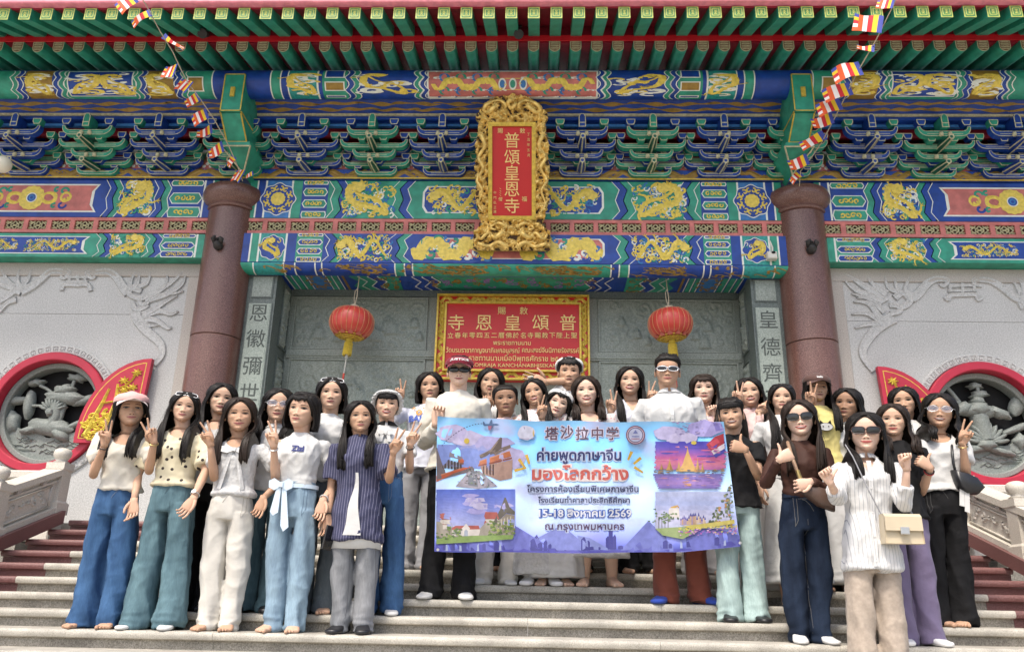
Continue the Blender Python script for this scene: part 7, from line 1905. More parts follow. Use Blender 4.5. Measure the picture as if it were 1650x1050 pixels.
    if not skirt:
        hw,kn=HK[botm]
        t=MB()
        zt0=ztop if topm in('tuck','crop') else min(ztop,{'tee':zhip+.05*k,'long':zhip-.06*k,'loose':zhip-.01*k,'blouse':zw-.05*k,'tunic':zcr-.12*k}.get(topm,ztop)+.05*k)
        if zt0>zhip+.02*k: t.loft([tr(zt0,lerp(.158,.124,(zt0-zhip)/(ztop-zhip)),lerp(.118,.096,(zt0-zhip)/(ztop-zhip)),0,24,.003),tr(lerp(zt0,zhip,.5),.148,.108,.0,24,.003),tr(zhip,.158,.116,.002,24,.003),tr(zcr+.02*k,.153,.110,.004,24,.003)])
        else: t.loft([tr(min(zt0,zhip-.02*k),.160,.112,.002,24,.0),tr(min(zt0,zhip-.02*k)-.06*k,.158,.110,.004,24,.0)])
        for s,fc in zip((-1,1),fcs):
            rg=[]
            for zf,rx,ry,yo in ((min(zhip-.01,zt0-.01),.072,.108,.002),(min(zcr-.05*k,zt0-.05),.074,.102,.004),(.42*k,kn,kn*1.12,.004),(.20*k,lerp(kn,hw,.6),lerp(kn,hw,.6)*1.18,.0),(.045,hw,hw*1.28,-.014),(.015,hw*1.0,hw*1.30,-.020)):
                tt=min(1,max(0,(zcr-zf)/zcr)); hx_=LX(zf)+(s*.076*k*cb if zf>zcr-.02*k else s*max((rx*k+.008),lerp(.085*k,abs(fc.x),tt))); 
                rg.append(ell(hx_,yo*k,zf,rx*k,ry*k,20,2.1))
            t.loft(rg)
        cloth(t,'trousers',F[bottom],root,.0088,.006,.026,(0.0,.15*k,.026),seed=seed,sm=3,mode=1,seam=(lambda o,me: seams(o,me,TB,LX,k,zw,zhip,zcr,bottom)) if topm in('tuck','crop','blouse') or bottom in('jgrey','beige','jaqua') else None)
        # fly seam and waistband
        if topm not in('tuck','crop'): ztop=-9
        wb=MB(); n=28; wb.loft([tr(ztop-.032*k,.134,.099,0,n,.012),tr(ztop+.004,.132,.097,0,n,.012)],0,False,False); (wb.build('waistband',F[bottom],root,smooth=True) if ztop>0 else None)
    else:
        t=MB(); hemz=(at(hx,arms['hem'],Y).z-z0) if 'hem' in arms else .12*k
        rg=[]; n=40; zt_=ztop
        for j in range(9):
            q=j/8; z=lerp(zt_,hemz,q); rx=lerp(.131,.165,min(1,q*3))*k+ (.10*k)*max(0,q-.2); ry=lerp(.098,.125,min(1,q*3))*k+.09*k*max(0,q-.2)
            rg.append([(LX(z)+rx*math.cos(a)*(1+.05*q*math.sin(a*9+seed)),ry*math.sin(a)*(1+.05*q*math.sin(a*9+seed)),z) for a in [2*math.pi*i/n for i in range(n)]])
        t.loft(rg); cloth(t,'skirt',F[bottom],root,.0105,.006,.008,(hemz,.2*k,.010),seed=seed)
    # ---- top
    tp=MB(); hem={'tee':zhip+.05*k,'crop':zw-.005*k,'long':zhip-.06*k,'loose':zhip-.01*k,'blouse':zw-.05*k,'tuck':zw-.012*k,'tunic':zcr-.12*k}[topm if topm in('tee','crop','long','loose','blouse','tuck','tunic') else 'tee']
    fl={'tee':1.03,'crop':1.02,'long':1.06,'loose':1.10,'blouse':1.16,'tuck':1.02,'tunic':1.10}[topm]
    g={'tee':.014,'crop':.010,'long':.018,'loose':(.016 if male else .022),'blouse':.014,'tuck':.008,'tunic':.026}[topm]
    tp.loft(torso_rings(g,hem,.160,fl))
    sl=arms.get('sleeve','short')
    for s,inner,S,E,Wp in sleeves:
        if sl=='none':
            tp.tube([inner,S+(inner-S)*.15],[.062*k,.05*k],12,0,ref=(0,1,0)); continue
        r1=.045*k*(1.14 if male else 1)+ .35*g
        if sl=='short': P=[inner,S+Vector((0,0,-.004)),S.lerp(E,.34),S.lerp(E,.60)]; r=[.042*k,r1*.96,r1*1.06,r1*1.16]
        elif sl=='loose': P=[inner,S,S.lerp(E,.45),S.lerp(E,.82)]; r=[.042*k,r1*1.02,r1*1.28,r1*1.42]
        elif sl=='puff': P=[inner,S+Vector((s*.005,0,.014*k)),S.lerp(E,.25),S.lerp(E,.5),S.lerp(E,.68)]; r=[.046*k,.062*k,.080*k,.078*k,.046*k]
        elif sl=='elbow': P=[inner,S,S.lerp(E,.4),S.lerp(E,.8),E.lerp(Wp,.12)]; r=[.042*k,r1,r1*1.05,r1*1.12,r1*.98]
        elif sl=='bell': P=[inner,S,S.lerp(E,.4),E,E.lerp(Wp,.55)]; r=[.042*k,r1,r1*1.05,r1*1.12,r1*.86]
        elif sl=='cuff': P=[inner,S,S.lerp(E,.5),E,E.lerp(Wp,.42),E.lerp(Wp,.52)]; r=[.042*k,r1*1.02,r1*1.05,r1*1.04,r1*1.0,r1*.98]
        elif sl=='long': P=[inner,S,S.lerp(E,.5),E,E.lerp(Wp,.5),E.lerp(Wp,.93)]; r=[.042*k,r1*.96,r1*.90,r1*.82,r1*.68,r1*.54]
        elif sl=='sweater': P=[inner,S,S.lerp(E,.5),E,E.lerp(Wp,.5),E.lerp(Wp,.94)]; r=[.045*k,r1*.98,r1*1.02,r1*1.05,r1*.95,r1*.66]
        tp.tube(P,r,14,0,ref=(0,1,0))
    if fringe and 'collar' in fringe: pass
    nz=zsh+.03*k
    def cut(x,y,z,neck=neck):
        lx=x-LX(z); u=lx*cb+y*sb; v=-lx*sb+y*cb
        if neck=='v': return not (v<.03*k and z>nz-.11*k+abs(u)*1.9/1.0 and abs(u)<.075*k)
        if neck=='scoop': return not (v<.02*k and ((u/(.078*k))**2+((z-(nz+.0*k))/(.085*k))**2)<1)
        if neck=='sweet': return not (v<.02*k and ((u/(.095*k))**2+((z-(nz+.01*k))/(.115*k))**2)<1)
        if neck=='wide': return not (z>nz-.022*k and abs(u)<.10*k and v<.06*k)
        return True
    cloth(tp,{'dress':'dress_top'}.get(botm,'shirt') if top not in('sweater',) else 'sweater',F[top],root,.0088,.011,.021,(hem,.14*k,.012),cut if neck!='crew' else None,seed=seed+5)
    if neck=='crew':
        cr=MB(); cr.tube([TB((nk+.014)*k*math.cos(a),.014*k+(nk+.006)*k*math.sin(a),zsh+.030*k-.012*k*(1-math.sin(a))*.5) for a in [2*math.pi*j/24 for j in range(25)]],.0062*k,6); cr.build('neck_band',F[top],root,smooth=True)
    # ---- face
    for s in (-1,1):
        e=MB(); ex,ez=.0300,.0035; ew,eh={'open':(.0156,.0048),'smile':(.0156,.0026),'closed':(.0150,.0016),'wide':(.0158,.0056)}[eyes]
        n=9; up=[(ex+(-1+2*j/n)*ew, ez+eh*math.sin(math.pi*j/n)**.8+.0012*(j/n)) for j in range(n+1)]; lo=[(ex+(-1+2*j/n)*ew, ez-eh*.62*math.sin(math.pi*j/n)) for j in range(n+1)]
        M=lambda x,z,o: Hm(fpt(s*x,z,o,male))
        for j in range(n):
            q=[M(*lo[j],.0016),M(*lo[j+1],.0016),M(*up[j+1],.0016),M(*up[j],.0016)]; e.add(q if s>0 else q[::-1],[(0,1,2,3)],0)
        if eyes!='closed':
            ri=.0082; I=[]
            for j in range(12):
                a=2*math.pi*j/12; x=ex+ri*math.cos(a); z=ez+.0006+ri*math.sin(a); t=(x-ex)/ew; lim_u=ez+eh*math.sin(math.pi*(t+1)/2)**.8; lim_l=ez-eh*.62*math.sin(math.pi*(t+1)/2); I.append((x,min(max(z,lim_l),lim_u)))
            q=[M(x,z,.0022) for x,z in I]; e.add(q if s>0 else q[::-1],[tuple(range(12))],1)
        for j in range(n):
            th=.0036 if eyes!='smile' else .0040; q=[M(up[j][0],up[j][1]-.0004,.0024),M(up[j+1][0],up[j+1][1]-.0004,.0024),M(up[j+1][0]+.0005,up[j+1][1]+th,.0022),M(up[j][0]+.0002,up[j][1]+th,.0022)]; e.add(q if s>0 else q[::-1],[(0,1,2,3)],2)
        o=e.build('eye',[M_eyew,M_iris,M_lash],root,smooth=True)
        w_=MB(); th=.0070 if male else .0052
        for j in range(7):
            t0,t1=j/7,(j+1)/7; f=lambda t:(.0130+.036*t,.0215+.0065*math.sin(math.pi*(.15+.65*t))-.003*t); a,c=f(t0),f(t1); h0,h1=th*(1-.7*t0)*(.6+.4*min(1,t0*4)),th*(1-.7*t1)*(.6+.4*min(1,t1*4))
            q=[M(a[0],a[1]-h0/2,.0014),M(c[0],c[1]-h1/2,.0014),M(c[0],c[1]+h1/2,.0014),M(a[0],a[1]+h0/2,.0014)]; w_.add(q if s>0 else q[::-1],[(0,1,2,3)])
        w_.build('eyebrow',M_brow,root,smooth=True)
        ns_=MB(); q=[M(.0085+.0042*math.cos(a),-.0455+.0026*math.sin(a),.0012) for a in [2*math.pi*j/8 for j in range(8)]]; ns_.add(q if s>0 else q[::-1],[tuple(range(8))]); ns_.build('nostril',M_nostril,root)
    mo=MB(); n=10; mw=.0225+.004*min(smile,2)+(.002 if male else 0); mz=-.0640; cu=.0035*smile
    arc=lambda t: cu*(2*t-1)**2
    U=[];Mu=[];Ml=[];Lw=[]; op=.0 if smile<2 else .0036
    for j in range(n+1):
        t=j/n; x=(-1+2*t)*mw; e=math.sin(math.pi*t); 
        U.append((x,mz+arc(t)+(.0068+(.0030 if smile>=2 else 0))*e**.8-.0016*math.exp(-((x)/.004)**2))); Mu.append((x,mz+arc(t)+op*e)); Ml.append((x,mz+arc(t)-op*1.1*e)); Lw.append((x,mz+arc(t)-op*1.1*e-.0085*e**.85))
    M=lambda p_,o: Hm(fpt(p_[0],p_[1],o,male))
    for j in range(n):
        mo.add([M(Mu[j],.0016),M(Mu[j+1],.0016),M(U[j+1],.0014),M(U[j],.0014)],[(0,1,2,3)],0)
        mo.add([M(Lw[j],.0014),M(Lw[j+1],.0014),M(Ml[j+1],.0018),M(Ml[j],.0018)],[(0,1,2,3)],0)
        if smile>=2:
            mo.add([M(Ml[j],.0014),M(Ml[j+1],.0014),M(Mu[j+1],.0014),M(Mu[j],.0014)],[(0,1,2,3)],1 if 1<j<n-2 else 2)
            mo.add([M(Ml[j],.0022),M(Ml[j+1],.0022),M((Ml[j+1][0],Ml[j+1][1]+.0012),.0022),M((Ml[j][0],Ml[j][1]+.0012),.0022)],[(0,1,2,3)],2)
        else:
            mo.add([M((Ml[j][0],Ml[j][1]-.0009),.0021),M((Ml[j+1][0],Ml[j+1][1]-.0009),.0021),M((Mu[j+1][0],Mu[j+1][1]+.0009),.0021),M((Mu[j][0],Mu[j][1]+.0009),.0021)],[(0,1,2,3)],2)
    mo.build('mouth',[LIP[lip],M_teeth,mat('mouth line',(.12,.035,.03),.7)],root,smooth=True)
    # ---- hair
    make_hair(hair,Hm,HM,O,root,rr,TB,zsh,k,hs,hairlen,fringe,hair_in,male,LX,wave)
    if brown:
        for ch in root.children:
            if ch.name.split('.')[0] in('hair','hair_length','fringe'): ch.data.materials.clear(); ch.data.materials.append(M_hairb)
    ctx=dict(root=root,O=O,Hm=Hm,HM=HM,TB=TB,k=k,hs=hs,Y=Y,z0=z0,zsh=zsh,zw=zw,zch=zch,zhip=zhip,anchors=anchors,male=male,label=label,zcr=zcr,hem=hem,g=g)
    for e in extra: e(ctx)
    return ctx
HK={'barrel':(.062,.077),'xwide':(.100,.086),'wide':(.080,.076),'vwide':(.083,.080),'flare':(.072,.068),'straight':(.076,.072),'slim':(.07,.07),'stride':(.1,.08),'skirt':(.07,.07),'dress':(.07,.07)}
CS16=[(math.cos(2*math.pi*j/16),math.sin(2*math.pi*j/16)) for j in range(16)]
# ---- hair ---------------------------------------------------------------------
def scalp(a,z,off):
    """point on the skull at azimuth a (0 = front, +x right) and height z, pushed out by off"""
    zs=[h[0] for h in HT_]; w=float(np.interp(z,zs,[h[1] for h in HT_])); f=float(np.interp(z,zs,[h[2] for h in HT_])); bk=float(np.interp(z,zs,[max(h[3],.0) for h in HT_]))
    x=(w+off)*math.sin(a); y=-(f+off)*math.cos(a) if math.cos(a)>0 else -(bk+off)*math.cos(a); return Vector((x,y,z))
def catmull(P,n):
    ext=[P[0]*2-P[1]]+P+[P[-1]*2-P[-2]]; out=[]; segs=len(P)-1
    for j in range(n+1):
        u=j/n*segs; i=min(int(u),segs-1); t=u-i; p0,p1,p2,p3=ext[i:i+4]
        out.append(.5*((2*p1)+(-p0+p2)*t+(2*p0-5*p1+4*p2-p3)*t*t+(-p0+3*p1-3*p2+p3)*t**3))
    return out
def build_sheet(cols,name,parent,inner):
    """cols: list of point lists (outer); inner: list of point lists for the inside; closed shell with a strand UV"""
    nc,nt=len(cols),len(cols[0]); b=MB(); uv=[]
    for L,lay in ((cols,0),(inner,1)):
        for c,P in enumerate(L):
            for t,p in enumerate(P): b.v.append(tuple(p)); uv.append((c/(nc-1)+.37*lay,t/(nt-1)))
    o2=nc*nt
    for c in range(nc-1):
        for t in range(nt-1):
            a=c*nt+t; b.f.append([a,a+1,a+nt+1,a+nt]); b.f.append([o2+a,o2+a+nt,o2+a+nt+1,o2+a+1])
    for t in range(nt-1):
        b.f.append([t,o2+t,o2+t+1,t+1]); a=(nc-1)*nt+t; b.f.append([a,a+1,o2+a+1,o2+a])
    for c in range(nc-1):
        a=c*nt+nt-1; b.f.append([a,o2+a,o2+a+nt,a+nt]); a=c*nt; b.f.append([a,a+nt,o2+a+nt,o2+a])
    b.m=[0]*len(b.f); me=b.mesh(name,[M_hair],True); ul=me.uv_layers.new(name='UVMap')
    li=np.empty(len(me.loops),np.int32); me.loops.foreach_get('vertex_index',li); ul.data.foreach_set('uv',np.array(uv,np.float32)[li].ravel())
    clean(me); return ob(name,me,parent)
def make_hair(style,Hm,HM,O,root,rr,TB,zsh,k,hs,hl,fringe,side,male,LX,wave=0):
    po=rr.uniform(-.02,.02)
    inv=HM.inverted()
    # scalp cap (always): follows the hairline
    def hairline(a):
        q=abs(math.degrees(a))
        if style in('boy','boybang'): pts=[(0,.066),(30,.062),(52,.050),(66,.018),(78,-.012),(95,.008),(110,-.025),(140,-.055),(180,-.060)]
        elif style=='tied': pts=[(0,.072),(30,.066),(50,.052),(66,.020),(76,-.004),(95,.006),(112,-.02),(140,-.050),(180,-.060)]
        else: pts=[(0,.088),(10,.080),(24,.062),(40,.036),(54,.002),(66,-.03),(100,-.04),(180,-.06)]
        return float(np.interp(q,[p[0] for p in pts],[p[1] for p in pts]))
    nc,nt=56,16; outer=[];inn=[]; sd=rr.uniform(0,50)
    th={'boy':.020,'boybang':.022,'tied':.011}.get(style,.014)
    for c in range(nc+1):
        a=-math.pi+2*math.pi*c/nc; zl=hairline(a); A=[];B=[]
        for t in range(nt+1):
            q=t/nt; ang=q*math.pi/2
            # from crown to hairline
            zt_=.109; z=lerp(zt_,zl,1-math.cos(ang) if zl<.03 else q)
            z=lerp(zt_,zl,q**1.6)
            n_=noise.noise(Vector((a*6,z*30,sd)))*.5+noise.noise(Vector((a*22,z*14,sd+9)))*.5
            fade=max(.15,1-q**5*.9) if style in('boy','boybang') else max(.25,1-q**4*.7)
            if style in('boy','boybang') and abs(a)>1.0 : fade*=lerp(1,.45,min(1,(abs(a)-1.0)/.5))*(1 if z>.05 else .7)
            off=th*fade*(1+(.55 if style in('boy','boybang') else .18)*n_)+.002
            p=scalp(a,z,off)
            if z>.10: p.z+=off*.9
            else: p.z+=off*.5*max(0,(z-.02)/.09)
            A.append(Hm(p)); B.append(Hm(scalp(a,z,-.004)))
        outer.append(A);inn.append(B)
    build_sheet(outer,'hair',root,inn)
    if style=='boybang' or fringe in('bangs','wisps'):
        cols=[];inn=[]; nb=30 if style=='boybang' or fringe=='bangs' else 22
        for c in range(nb+1):
            u=-1+2*c/nb; a=u*R(58); zt_={'boybang':.034}.get(style,.036 if fringe=='bangs' else .046)+.010*noise.noise(Vector((u*9,sd,0)))+.012*u*u
            if fringe=='wisps': zt_+=.03*(abs(noise.noise(Vector((u*14,sd,3)))))
            K=[scalp(a*.35,.106,.012)+Vector((0,.015,.010)),scalp(a*.7,.092,.017),scalp(a*.92,.070,.016),scalp(a,zt_,.008)]
            P=catmull(K,9); P=[p+Vector((0,-.004*noise.noise(Vector((u*26,sd,j*.2))),0)) for j,p in enumerate(P)]
            cols.append([Hm(p) for p in P]); inn.append([Hm(p+Vector((-.1*p.x,.006,-.001))) for p in P])
        build_sheet(cols,'fringe',root,inn)
    if style in('long','bob','mid'):
        hl={'bob':.045,'mid':.16,'long':hl}[style]
        for s in (-1,1):
            nc=44; cols=[];inn=[]; nt=26
            for c in range(nc+1):
                u=c/nc
                wig=noise.noise(Vector((u*17,s*3.3,sd)));w2=noise.noise(Vector((u*41,s*5.1,sd+4)))
                off=.017+.005*wig
                y0=lerp(-.070,.085,min(1,u*1.25)); zt_=.111*math.sqrt(max(.02,1-(max(0,abs(y0+.0)-.0)/.112)**2*.9))
                K0=Vector((s*.003+po,y0,zt_+.006)); 
                K05=scalp(s*lerp(R(15),R(180),u**.9),lerp(.083,.094,min(1,u*3)),off+.002); K05=K0.lerp(K05,.8)+Vector((s*.004,0,.004))
                K1=scalp(s*lerp(R(40),R(180),u),lerp(.042,.052,min(1,u*3)),off+.002)
                K2=scalp(s*lerp(R(58),R(180),u),-.006,off+.005)
                a3=s*lerp(R(58),R(178),u); K3=Vector(((.084+off)*math.sin(a3),-( .070 if math.cos(a3)>0 else .094)*math.cos(a3)-.0,-.075)); 
                K=[Hm(q) for q in (K0,K05,K1,K2,K3)]
                # hanging part in body space
                p=K[-1].copy(); L=hl*k*(1+.07*wig+.13*w2+.05*rr.uniform(-1,1)) ; zt2=p.z-L
                if side=='back': yt=lerp(.02,.135,sstep(.0,.5,u))*k; xm=1.0
                else:
                    yt=lerp(-.142,.135,sstep(.46,.62,u))*k; xm=1.0
                xo=p.x-LX(p.z)
                if style=='bob':
                    K.append(Vector((p.x-s*.010*(1-u),p.y*.96,p.z-L)))
                else:
                    n_=3
                    for j in range(1,n_+1):
                        t=j/n_; z=p.z-L*t; ft=sstep(0,.5,t); xx=lerp(xo,(s*(.056*k+.078*k*min(1,u/.5)-.10*k*max(0,u-.62)/.38) if side!='back' else s*.085*math.sin(math.pi*min(1,.12+u))),ft*.8)
                        K.append(Vector((LX(z)+xx+.012*w2*t,lerp(p.y,yt,ft)+.006*wig,z)))
                P=catmull(K,nt); jr=rr.uniform(-1,1); P=[q+Vector((.0028*noise.noise(Vector((u*70,j*.15,sd))),.0035*noise.noise(Vector((u*70,j*.12,sd+8)))+.0016*jr,0)) for j,q in enumerate(P)]
                if wave: P=[q+Vector((.011*wave*math.sin(j*.75+wig*3)*min(1,max(0,j-8)/6),.007*wave*math.cos(j*.7+w2*3)*min(1,max(0,j-8)/6),0)) for j,q in enumerate(P)]
                cols.append(P)
                # inner shell: towards the head / body axis
                I=[]
                for q in P:
                    d=Vector((LX(q.z)-q.x,-.004-q.y if abs(q.y)>.02 else 0,0)); d=unit(d) if d.length>1e-5 else Vector((0,0,0)); I.append(q+d*.013*(.4+.6*min(1,math.sin(math.pi*min(.98,max(.04,u)))+.3)))
                inn.append(I)
            build_sheet(cols,'hair_length',root,inn)
            # loose strands break the outline
            stb=MB(); uvn=0
            for q in range(22):
                c=cols[rr.randrange(0,nc)]; j0=rr.randrange(3,10); pts=[Vector(p) for p in c[j0:j0+14]]
                ox=Vector((s*rr.uniform(.001,.010),rr.uniform(-.012,.002),rr.uniform(-.01,.01)))
                pts=[p+ox*(i/len(pts))*1.6 for i,p in enumerate(pts)]; stb.tube(pts,[.0011*(1-.6*i/len(pts)) for i in range(len(pts))],3)
            o=stb.build('loose_strands',mat('hair strand',(.012,.009,.008),.4),root,smooth=True,kind='stuff')
# ---- accessories ----------------------------------------------------------------
def sunglasses(kind='round',fm=None,lens=None,on='eyes',label=None):
    def f(c):
        fm_=fm or M_frame_b; ln=lens or M_lens
        if on=='eyes': T=c['HM']@Matrix.Translation((0,-.098,.002))
        else: T=c['HM']@Matrix.Translation((0,-.060,.098))@Matrix.Rotation(R(-42),4,'X')
        if kind=='round': P=[(.029*math.copysign(abs(math.cos(a))**.8,math.cos(a)),.023*math.copysign(abs(math.sin(a))**.8,math.sin(a))) for a in [2*math.pi*j/20 for j in range(20)]]
        elif kind=='square': P=[(.031*math.copysign(abs(math.cos(a))**.55,math.cos(a)),.021*math.copysign(abs(math.sin(a))**.6,math.sin(a))+.002*math.cos(a)) for a in [2*math.pi*j/20 for j in range(20)]]
        elif kind=='oval': P=[(.030*math.copysign(abs(math.cos(a))**.8,math.cos(a)),.017*math.copysign(abs(math.sin(a))**.8,math.sin(a))) for a in [2*math.pi*j/20 for j in range(20)]]
        else: P=[(.027*math.cos(a),.020*math.sin(a)) for a in [2*math.pi*j/20 for j in range(20)]]
        g=empty('glasses',(0,0,0)); g.parent=c['root']
        if 'category' in g: del g['category']
        fr=MB(); th=.0018 if kind=='thin' else (.0030 if kind!='oval' else .0044)
        for s in (-1,1):
            q=[T@Vector((s*(.034+x),.010*((.034+x)/.06)**2*1.0,z)) for x,z in P]; fr.tube(q+[q[0]],th,6)
            l=MB(); qq=[T@Vector((s*(.034+x*.97),.010*((.034+x)/.06)**2,z*.97)) for x,z in P]; ct=T@Vector((s*.034,-.004+.003,0))
            l.add([ct]+qq,[(0,1+j,1+(j+1)%20) if s>0 else (0,1+(j+1)%20,1+j) for j in range(20)]); l.add([p+(T.to_3x3()@Vector((0,.002,0))) for p in [ct]+qq],[(0,1+(j+1)%20,1+j) for j in range(20)]); l.build('lens',ln,g,smooth=True)
            fr.tube([T@Vector((s*.063,.012,.004)),T@Vector((s*.074,.03,.006)),T@Vector((s*.077,.09,.004)),T@Vector((s*.074,.115,-.014))],th*.8,6)
        fr.tube([T@Vector((-.008,.0,.004)),T@Vector((0,-.003,.007)),T@Vector((.008,.0,.004))],th,6)
        fr.build('frame',fm_,g,smooth=True)
    return f
def cap(m,brim_m=None,back=False,emblem=None,etext=None,tm=None):
    def f(c):
        Hm=c['Hm']; b=MB(); n=36; rings=[]
        for z,o in ((.040,.020),(.055,.023),(.075,.025),(.095,.027),(.113,.027),(.129,.020)):
            ring=[]
            for j in range(n):
                a=2*math.pi*j/n
                if z<=.109: p=scalp(a,min(z,.100),o+ (.0 if z<.1 else -.004))
                else: p=scalp(a,.100,o-.022); 
                p.z=z+.012; 
                if z>.100: p.x*=.82 if z<.12 else .38; p.y=(p.y-.01)*(.82 if z<.12 else .38)+.01
                ring.append(Hm(p))
            rings.append(ring)
        b.loft(rings,0,False,True); g=b.build('cap',m,c['root'],smooth=True); clean(g.data)
        br=MB(); top=[];bot=[]; sg=1 if back else -1
        for j in range(17):
            a=R(-62+124*j/16); p0=scalp(a,.045,.016); L=.080*max(0,math.cos(a*1.25))**.7+.004
            if back: p0.y=-p0.y*1.1
            p1=p0+Vector((p0.x*.05,sg*L,-.004-.030*abs(math.sin(a))))
            top.append((p0+Vector((0,0,.006)),p1)); 
        for a,(p0,p1) in enumerate(top):
            br.v+= [tuple(Hm(p0)),tuple(Hm(p1)),tuple(Hm(p0-Vector((0,0,.005)))),tuple(Hm(p1-Vector((0,0,.004))))]
        for j in range(16):
            o=j*4; br.f+=[[o,o+1,o+5,o+4],[o+2,o+6,o+7,o+3],[o+1,o+3,o+7,o+5]]; br.m+=[0]*3
        q=br.build('brim',brim_m or m,g,smooth=False); clean(q.data); 
        bt_=MB(); bt_.lathe([(.001,.145),(.008,.143),(.009,.139)],0,0,10); bt_.v=[tuple(Hm(Vector((v[0],v[1]+.01,v[2])))) for v in bt_.v]; bt_.build('button',m,g)
        if etext:
            hm=lambda u,v,w_: Hm(scalp(u/.085,.062+v*.8,.0225+w_)+Vector((0,-.002,.012)))
            text(etext,.034,'lettering',tm or F['white'],g,hm,0,0.010,.001,.0015,bold=.001)
    return f
def scarf(m,style='bonnet'):
    def f(c):
        Hm=c['Hm']; b=MB(); n=40; cols=[];inn=[]
        amin={'bonnet':-.02,'band':.03}[style]
        for j in range(n+1):
            a=-math.pi+2*math.pi*j/n; P=[]; q=abs(math.degrees(a))
            zl=float(np.interp(q,[0,40,70,100,180],{'bonnet':[.086,.080,.030,-.055,-.075],'band':[.080,.074,.040,.0,-.03]}[style]))
            for t in range(11):
                s=t/10; z=lerp(.109,zl,s**1.5); o=.020+.004*math.sin(a*13)*s+(.008 if style=='bonnet' and t==10 else 0)
                p=scalp(a,z,o); p.z+=.016*(1-s); P.append(Hm(p))
            cols.append(P); inn.append([Hm(scalp(-math.pi+2*math.pi*j/n,lerp(.109,zl,(t/10)**1.5),.008)) for t in range(11)])
        o=build_sheet(cols,'headscarf',c['root'],inn); o.data.materials.clear(); o.data.materials.append(m)
        r=MB()
        if style=='bonnet':
            pts=[]
            for j in range(61):
                a=R(-105+210*j/60); q=abs(math.degrees(a)); zl=float(np.interp(q,[0,40,70,100,180],[.086,.080,.030,-.055,-.075])); p=scalp(a,zl,.026+.006*math.sin(j*1.9)); pts.append(Hm(p+Vector((0,0,.01))))
            r.tube(pts,.009,6); r.build('lace_trim',F['lace'],o,smooth=True)
    return f
def bangle(s,m,r=.0285,wd=.004,t=.10,dial=False,name='bracelet'):
    def f(c):
        Wp,zd,E=c['anchors']['w%d'%s]; ax=unit(Wp-E); ctr=Wp.lerp(E,t); u=unit(ax.orthogonal()); v=ax.cross(u); b=MB(); k=c['k']; rr=r*k
        b.tube([ctr+u*(rr*math.cos(a))+v*(rr*math.sin(a)) for a in [2*math.pi*j/20 for j in range(21)]],wd,6); o=b.build(name,m,c['root'],smooth=True)
        if dial:
            d=MB(); n_=Vector((0,-1,0)); n_=unit(n_-ax*n_.dot(ax)); cc=ctr+n_*(rr+.002); x_=ax; y_=n_.cross(ax)
            d.loft([[cc+n_*h+x_*(.014*math.cos(a))+y_*(.014*math.sin(a)) for a in [2*math.pi*j/16 for j in range(16)]] for h in (-.003,.006)]); q=d.build('dial',M_silver,o); clean(q.data)
    return f
def tris_front(c,pts,m,name,off=.012,thick=.004):
    pass
def chest_fn(c,extra=.004):
    """maps (u right, v up from chest centre, w) onto the front of the torso"""
    def fn(u,v,w_):
        z=c['zch']+v; k=c['k']
        zz=[c['zhip'],c['zw'],c['zch'],c['zch']+.04*k,c['zsh']]; hd=float(np.interp(z,zz,[.120*k,.098*k,.128*k,.112*k,.080*k])); hw=float(np.interp(z,zz,[.165*k,.14*k,.155*k,.155*k,.13*k]))
        t=max(-.98,min(.98,u/(hw+.012))); y=-(hd+c['g']+extra+w_)*(1-abs(t)**2.3)**(1/2.3)
        return tuple(c['TB'](u,y,z))
    return fn
def print_on(body,size,u,v,m,bold=.001,fit=None,ex=.010):
    def f(c): text(body,size,'shirt_print',m,c['root'],chest_fn(c,ex),u,v,0,.0006,bold=bold,fit=fit)
    return f
def strap(m,pts,r=.006,flat=.35,name='strap'):
    """bag strap through chest coordinates (u,v)"""
    def f(c):
        fn=chest_fn(c,.012); b=MB(); b.tube([fn(u,v,0) for u,v in pts],r,6,0,flat=1.0); b.build(name,m,c['root'],smooth=True)
    return f
def bow(m,u,v,w,h,tail):
    def f(c):
        fn=chest_fn(c,.014); b=MB()
        for s in (-1,1):
            P=[(u,v-.008),(u+s*w*.5,v-h*.55),(u+s*w,v-h*.35),(u+s*w,v+h*.45),(u+s*w*.5,v+h*.5),(u,v+.008)]
            b.prism(P if s>0 else P[::-1],fn,0,.010); T=[(u+s*.004,v),(u+s*.03,v-.002),(u+s*(.03+tail*.22),v-tail),(u+s*(.006+tail*.22),v-tail*1.04)]; b.prism(T if s<0 else T[::-1],fn,0,.007)
        b.prism(rect(u-.012,u+.012,v-.012,v+.012),fn,.004,.018); o=b.build('ribbon_bow',m,c['root'],smooth=False); clean(o.data)
    return f
def placket(m,n=5,open_=0.0,btn=None):
    def f(c):
        fn=chest_fn(c,.009); b=MB(); k=c['k']; z0,z1=c['hem']-c['zch']+.02,c['zsh']-c['zch']-.01
        for j in range(10):
            a,d=lerp(z0,z1,j/10),lerp(z0,z1,(j+1)/10); b.prism(rect(-.013,.013,a,d),fn,-.004,.003)
        o=b.build('placket',m,c['root'])
        for j in range(n):
            z=lerp(z0+.03,z1-.03,j/(n-1)); q=MB(); q.prism([(.0055*math.cos(a),z+.0055*math.sin(a)) for a in [2*math.pi*i/10 for i in range(10)]],fn,.003,.006); q.build('button',btn or F['white'],o)
    return f
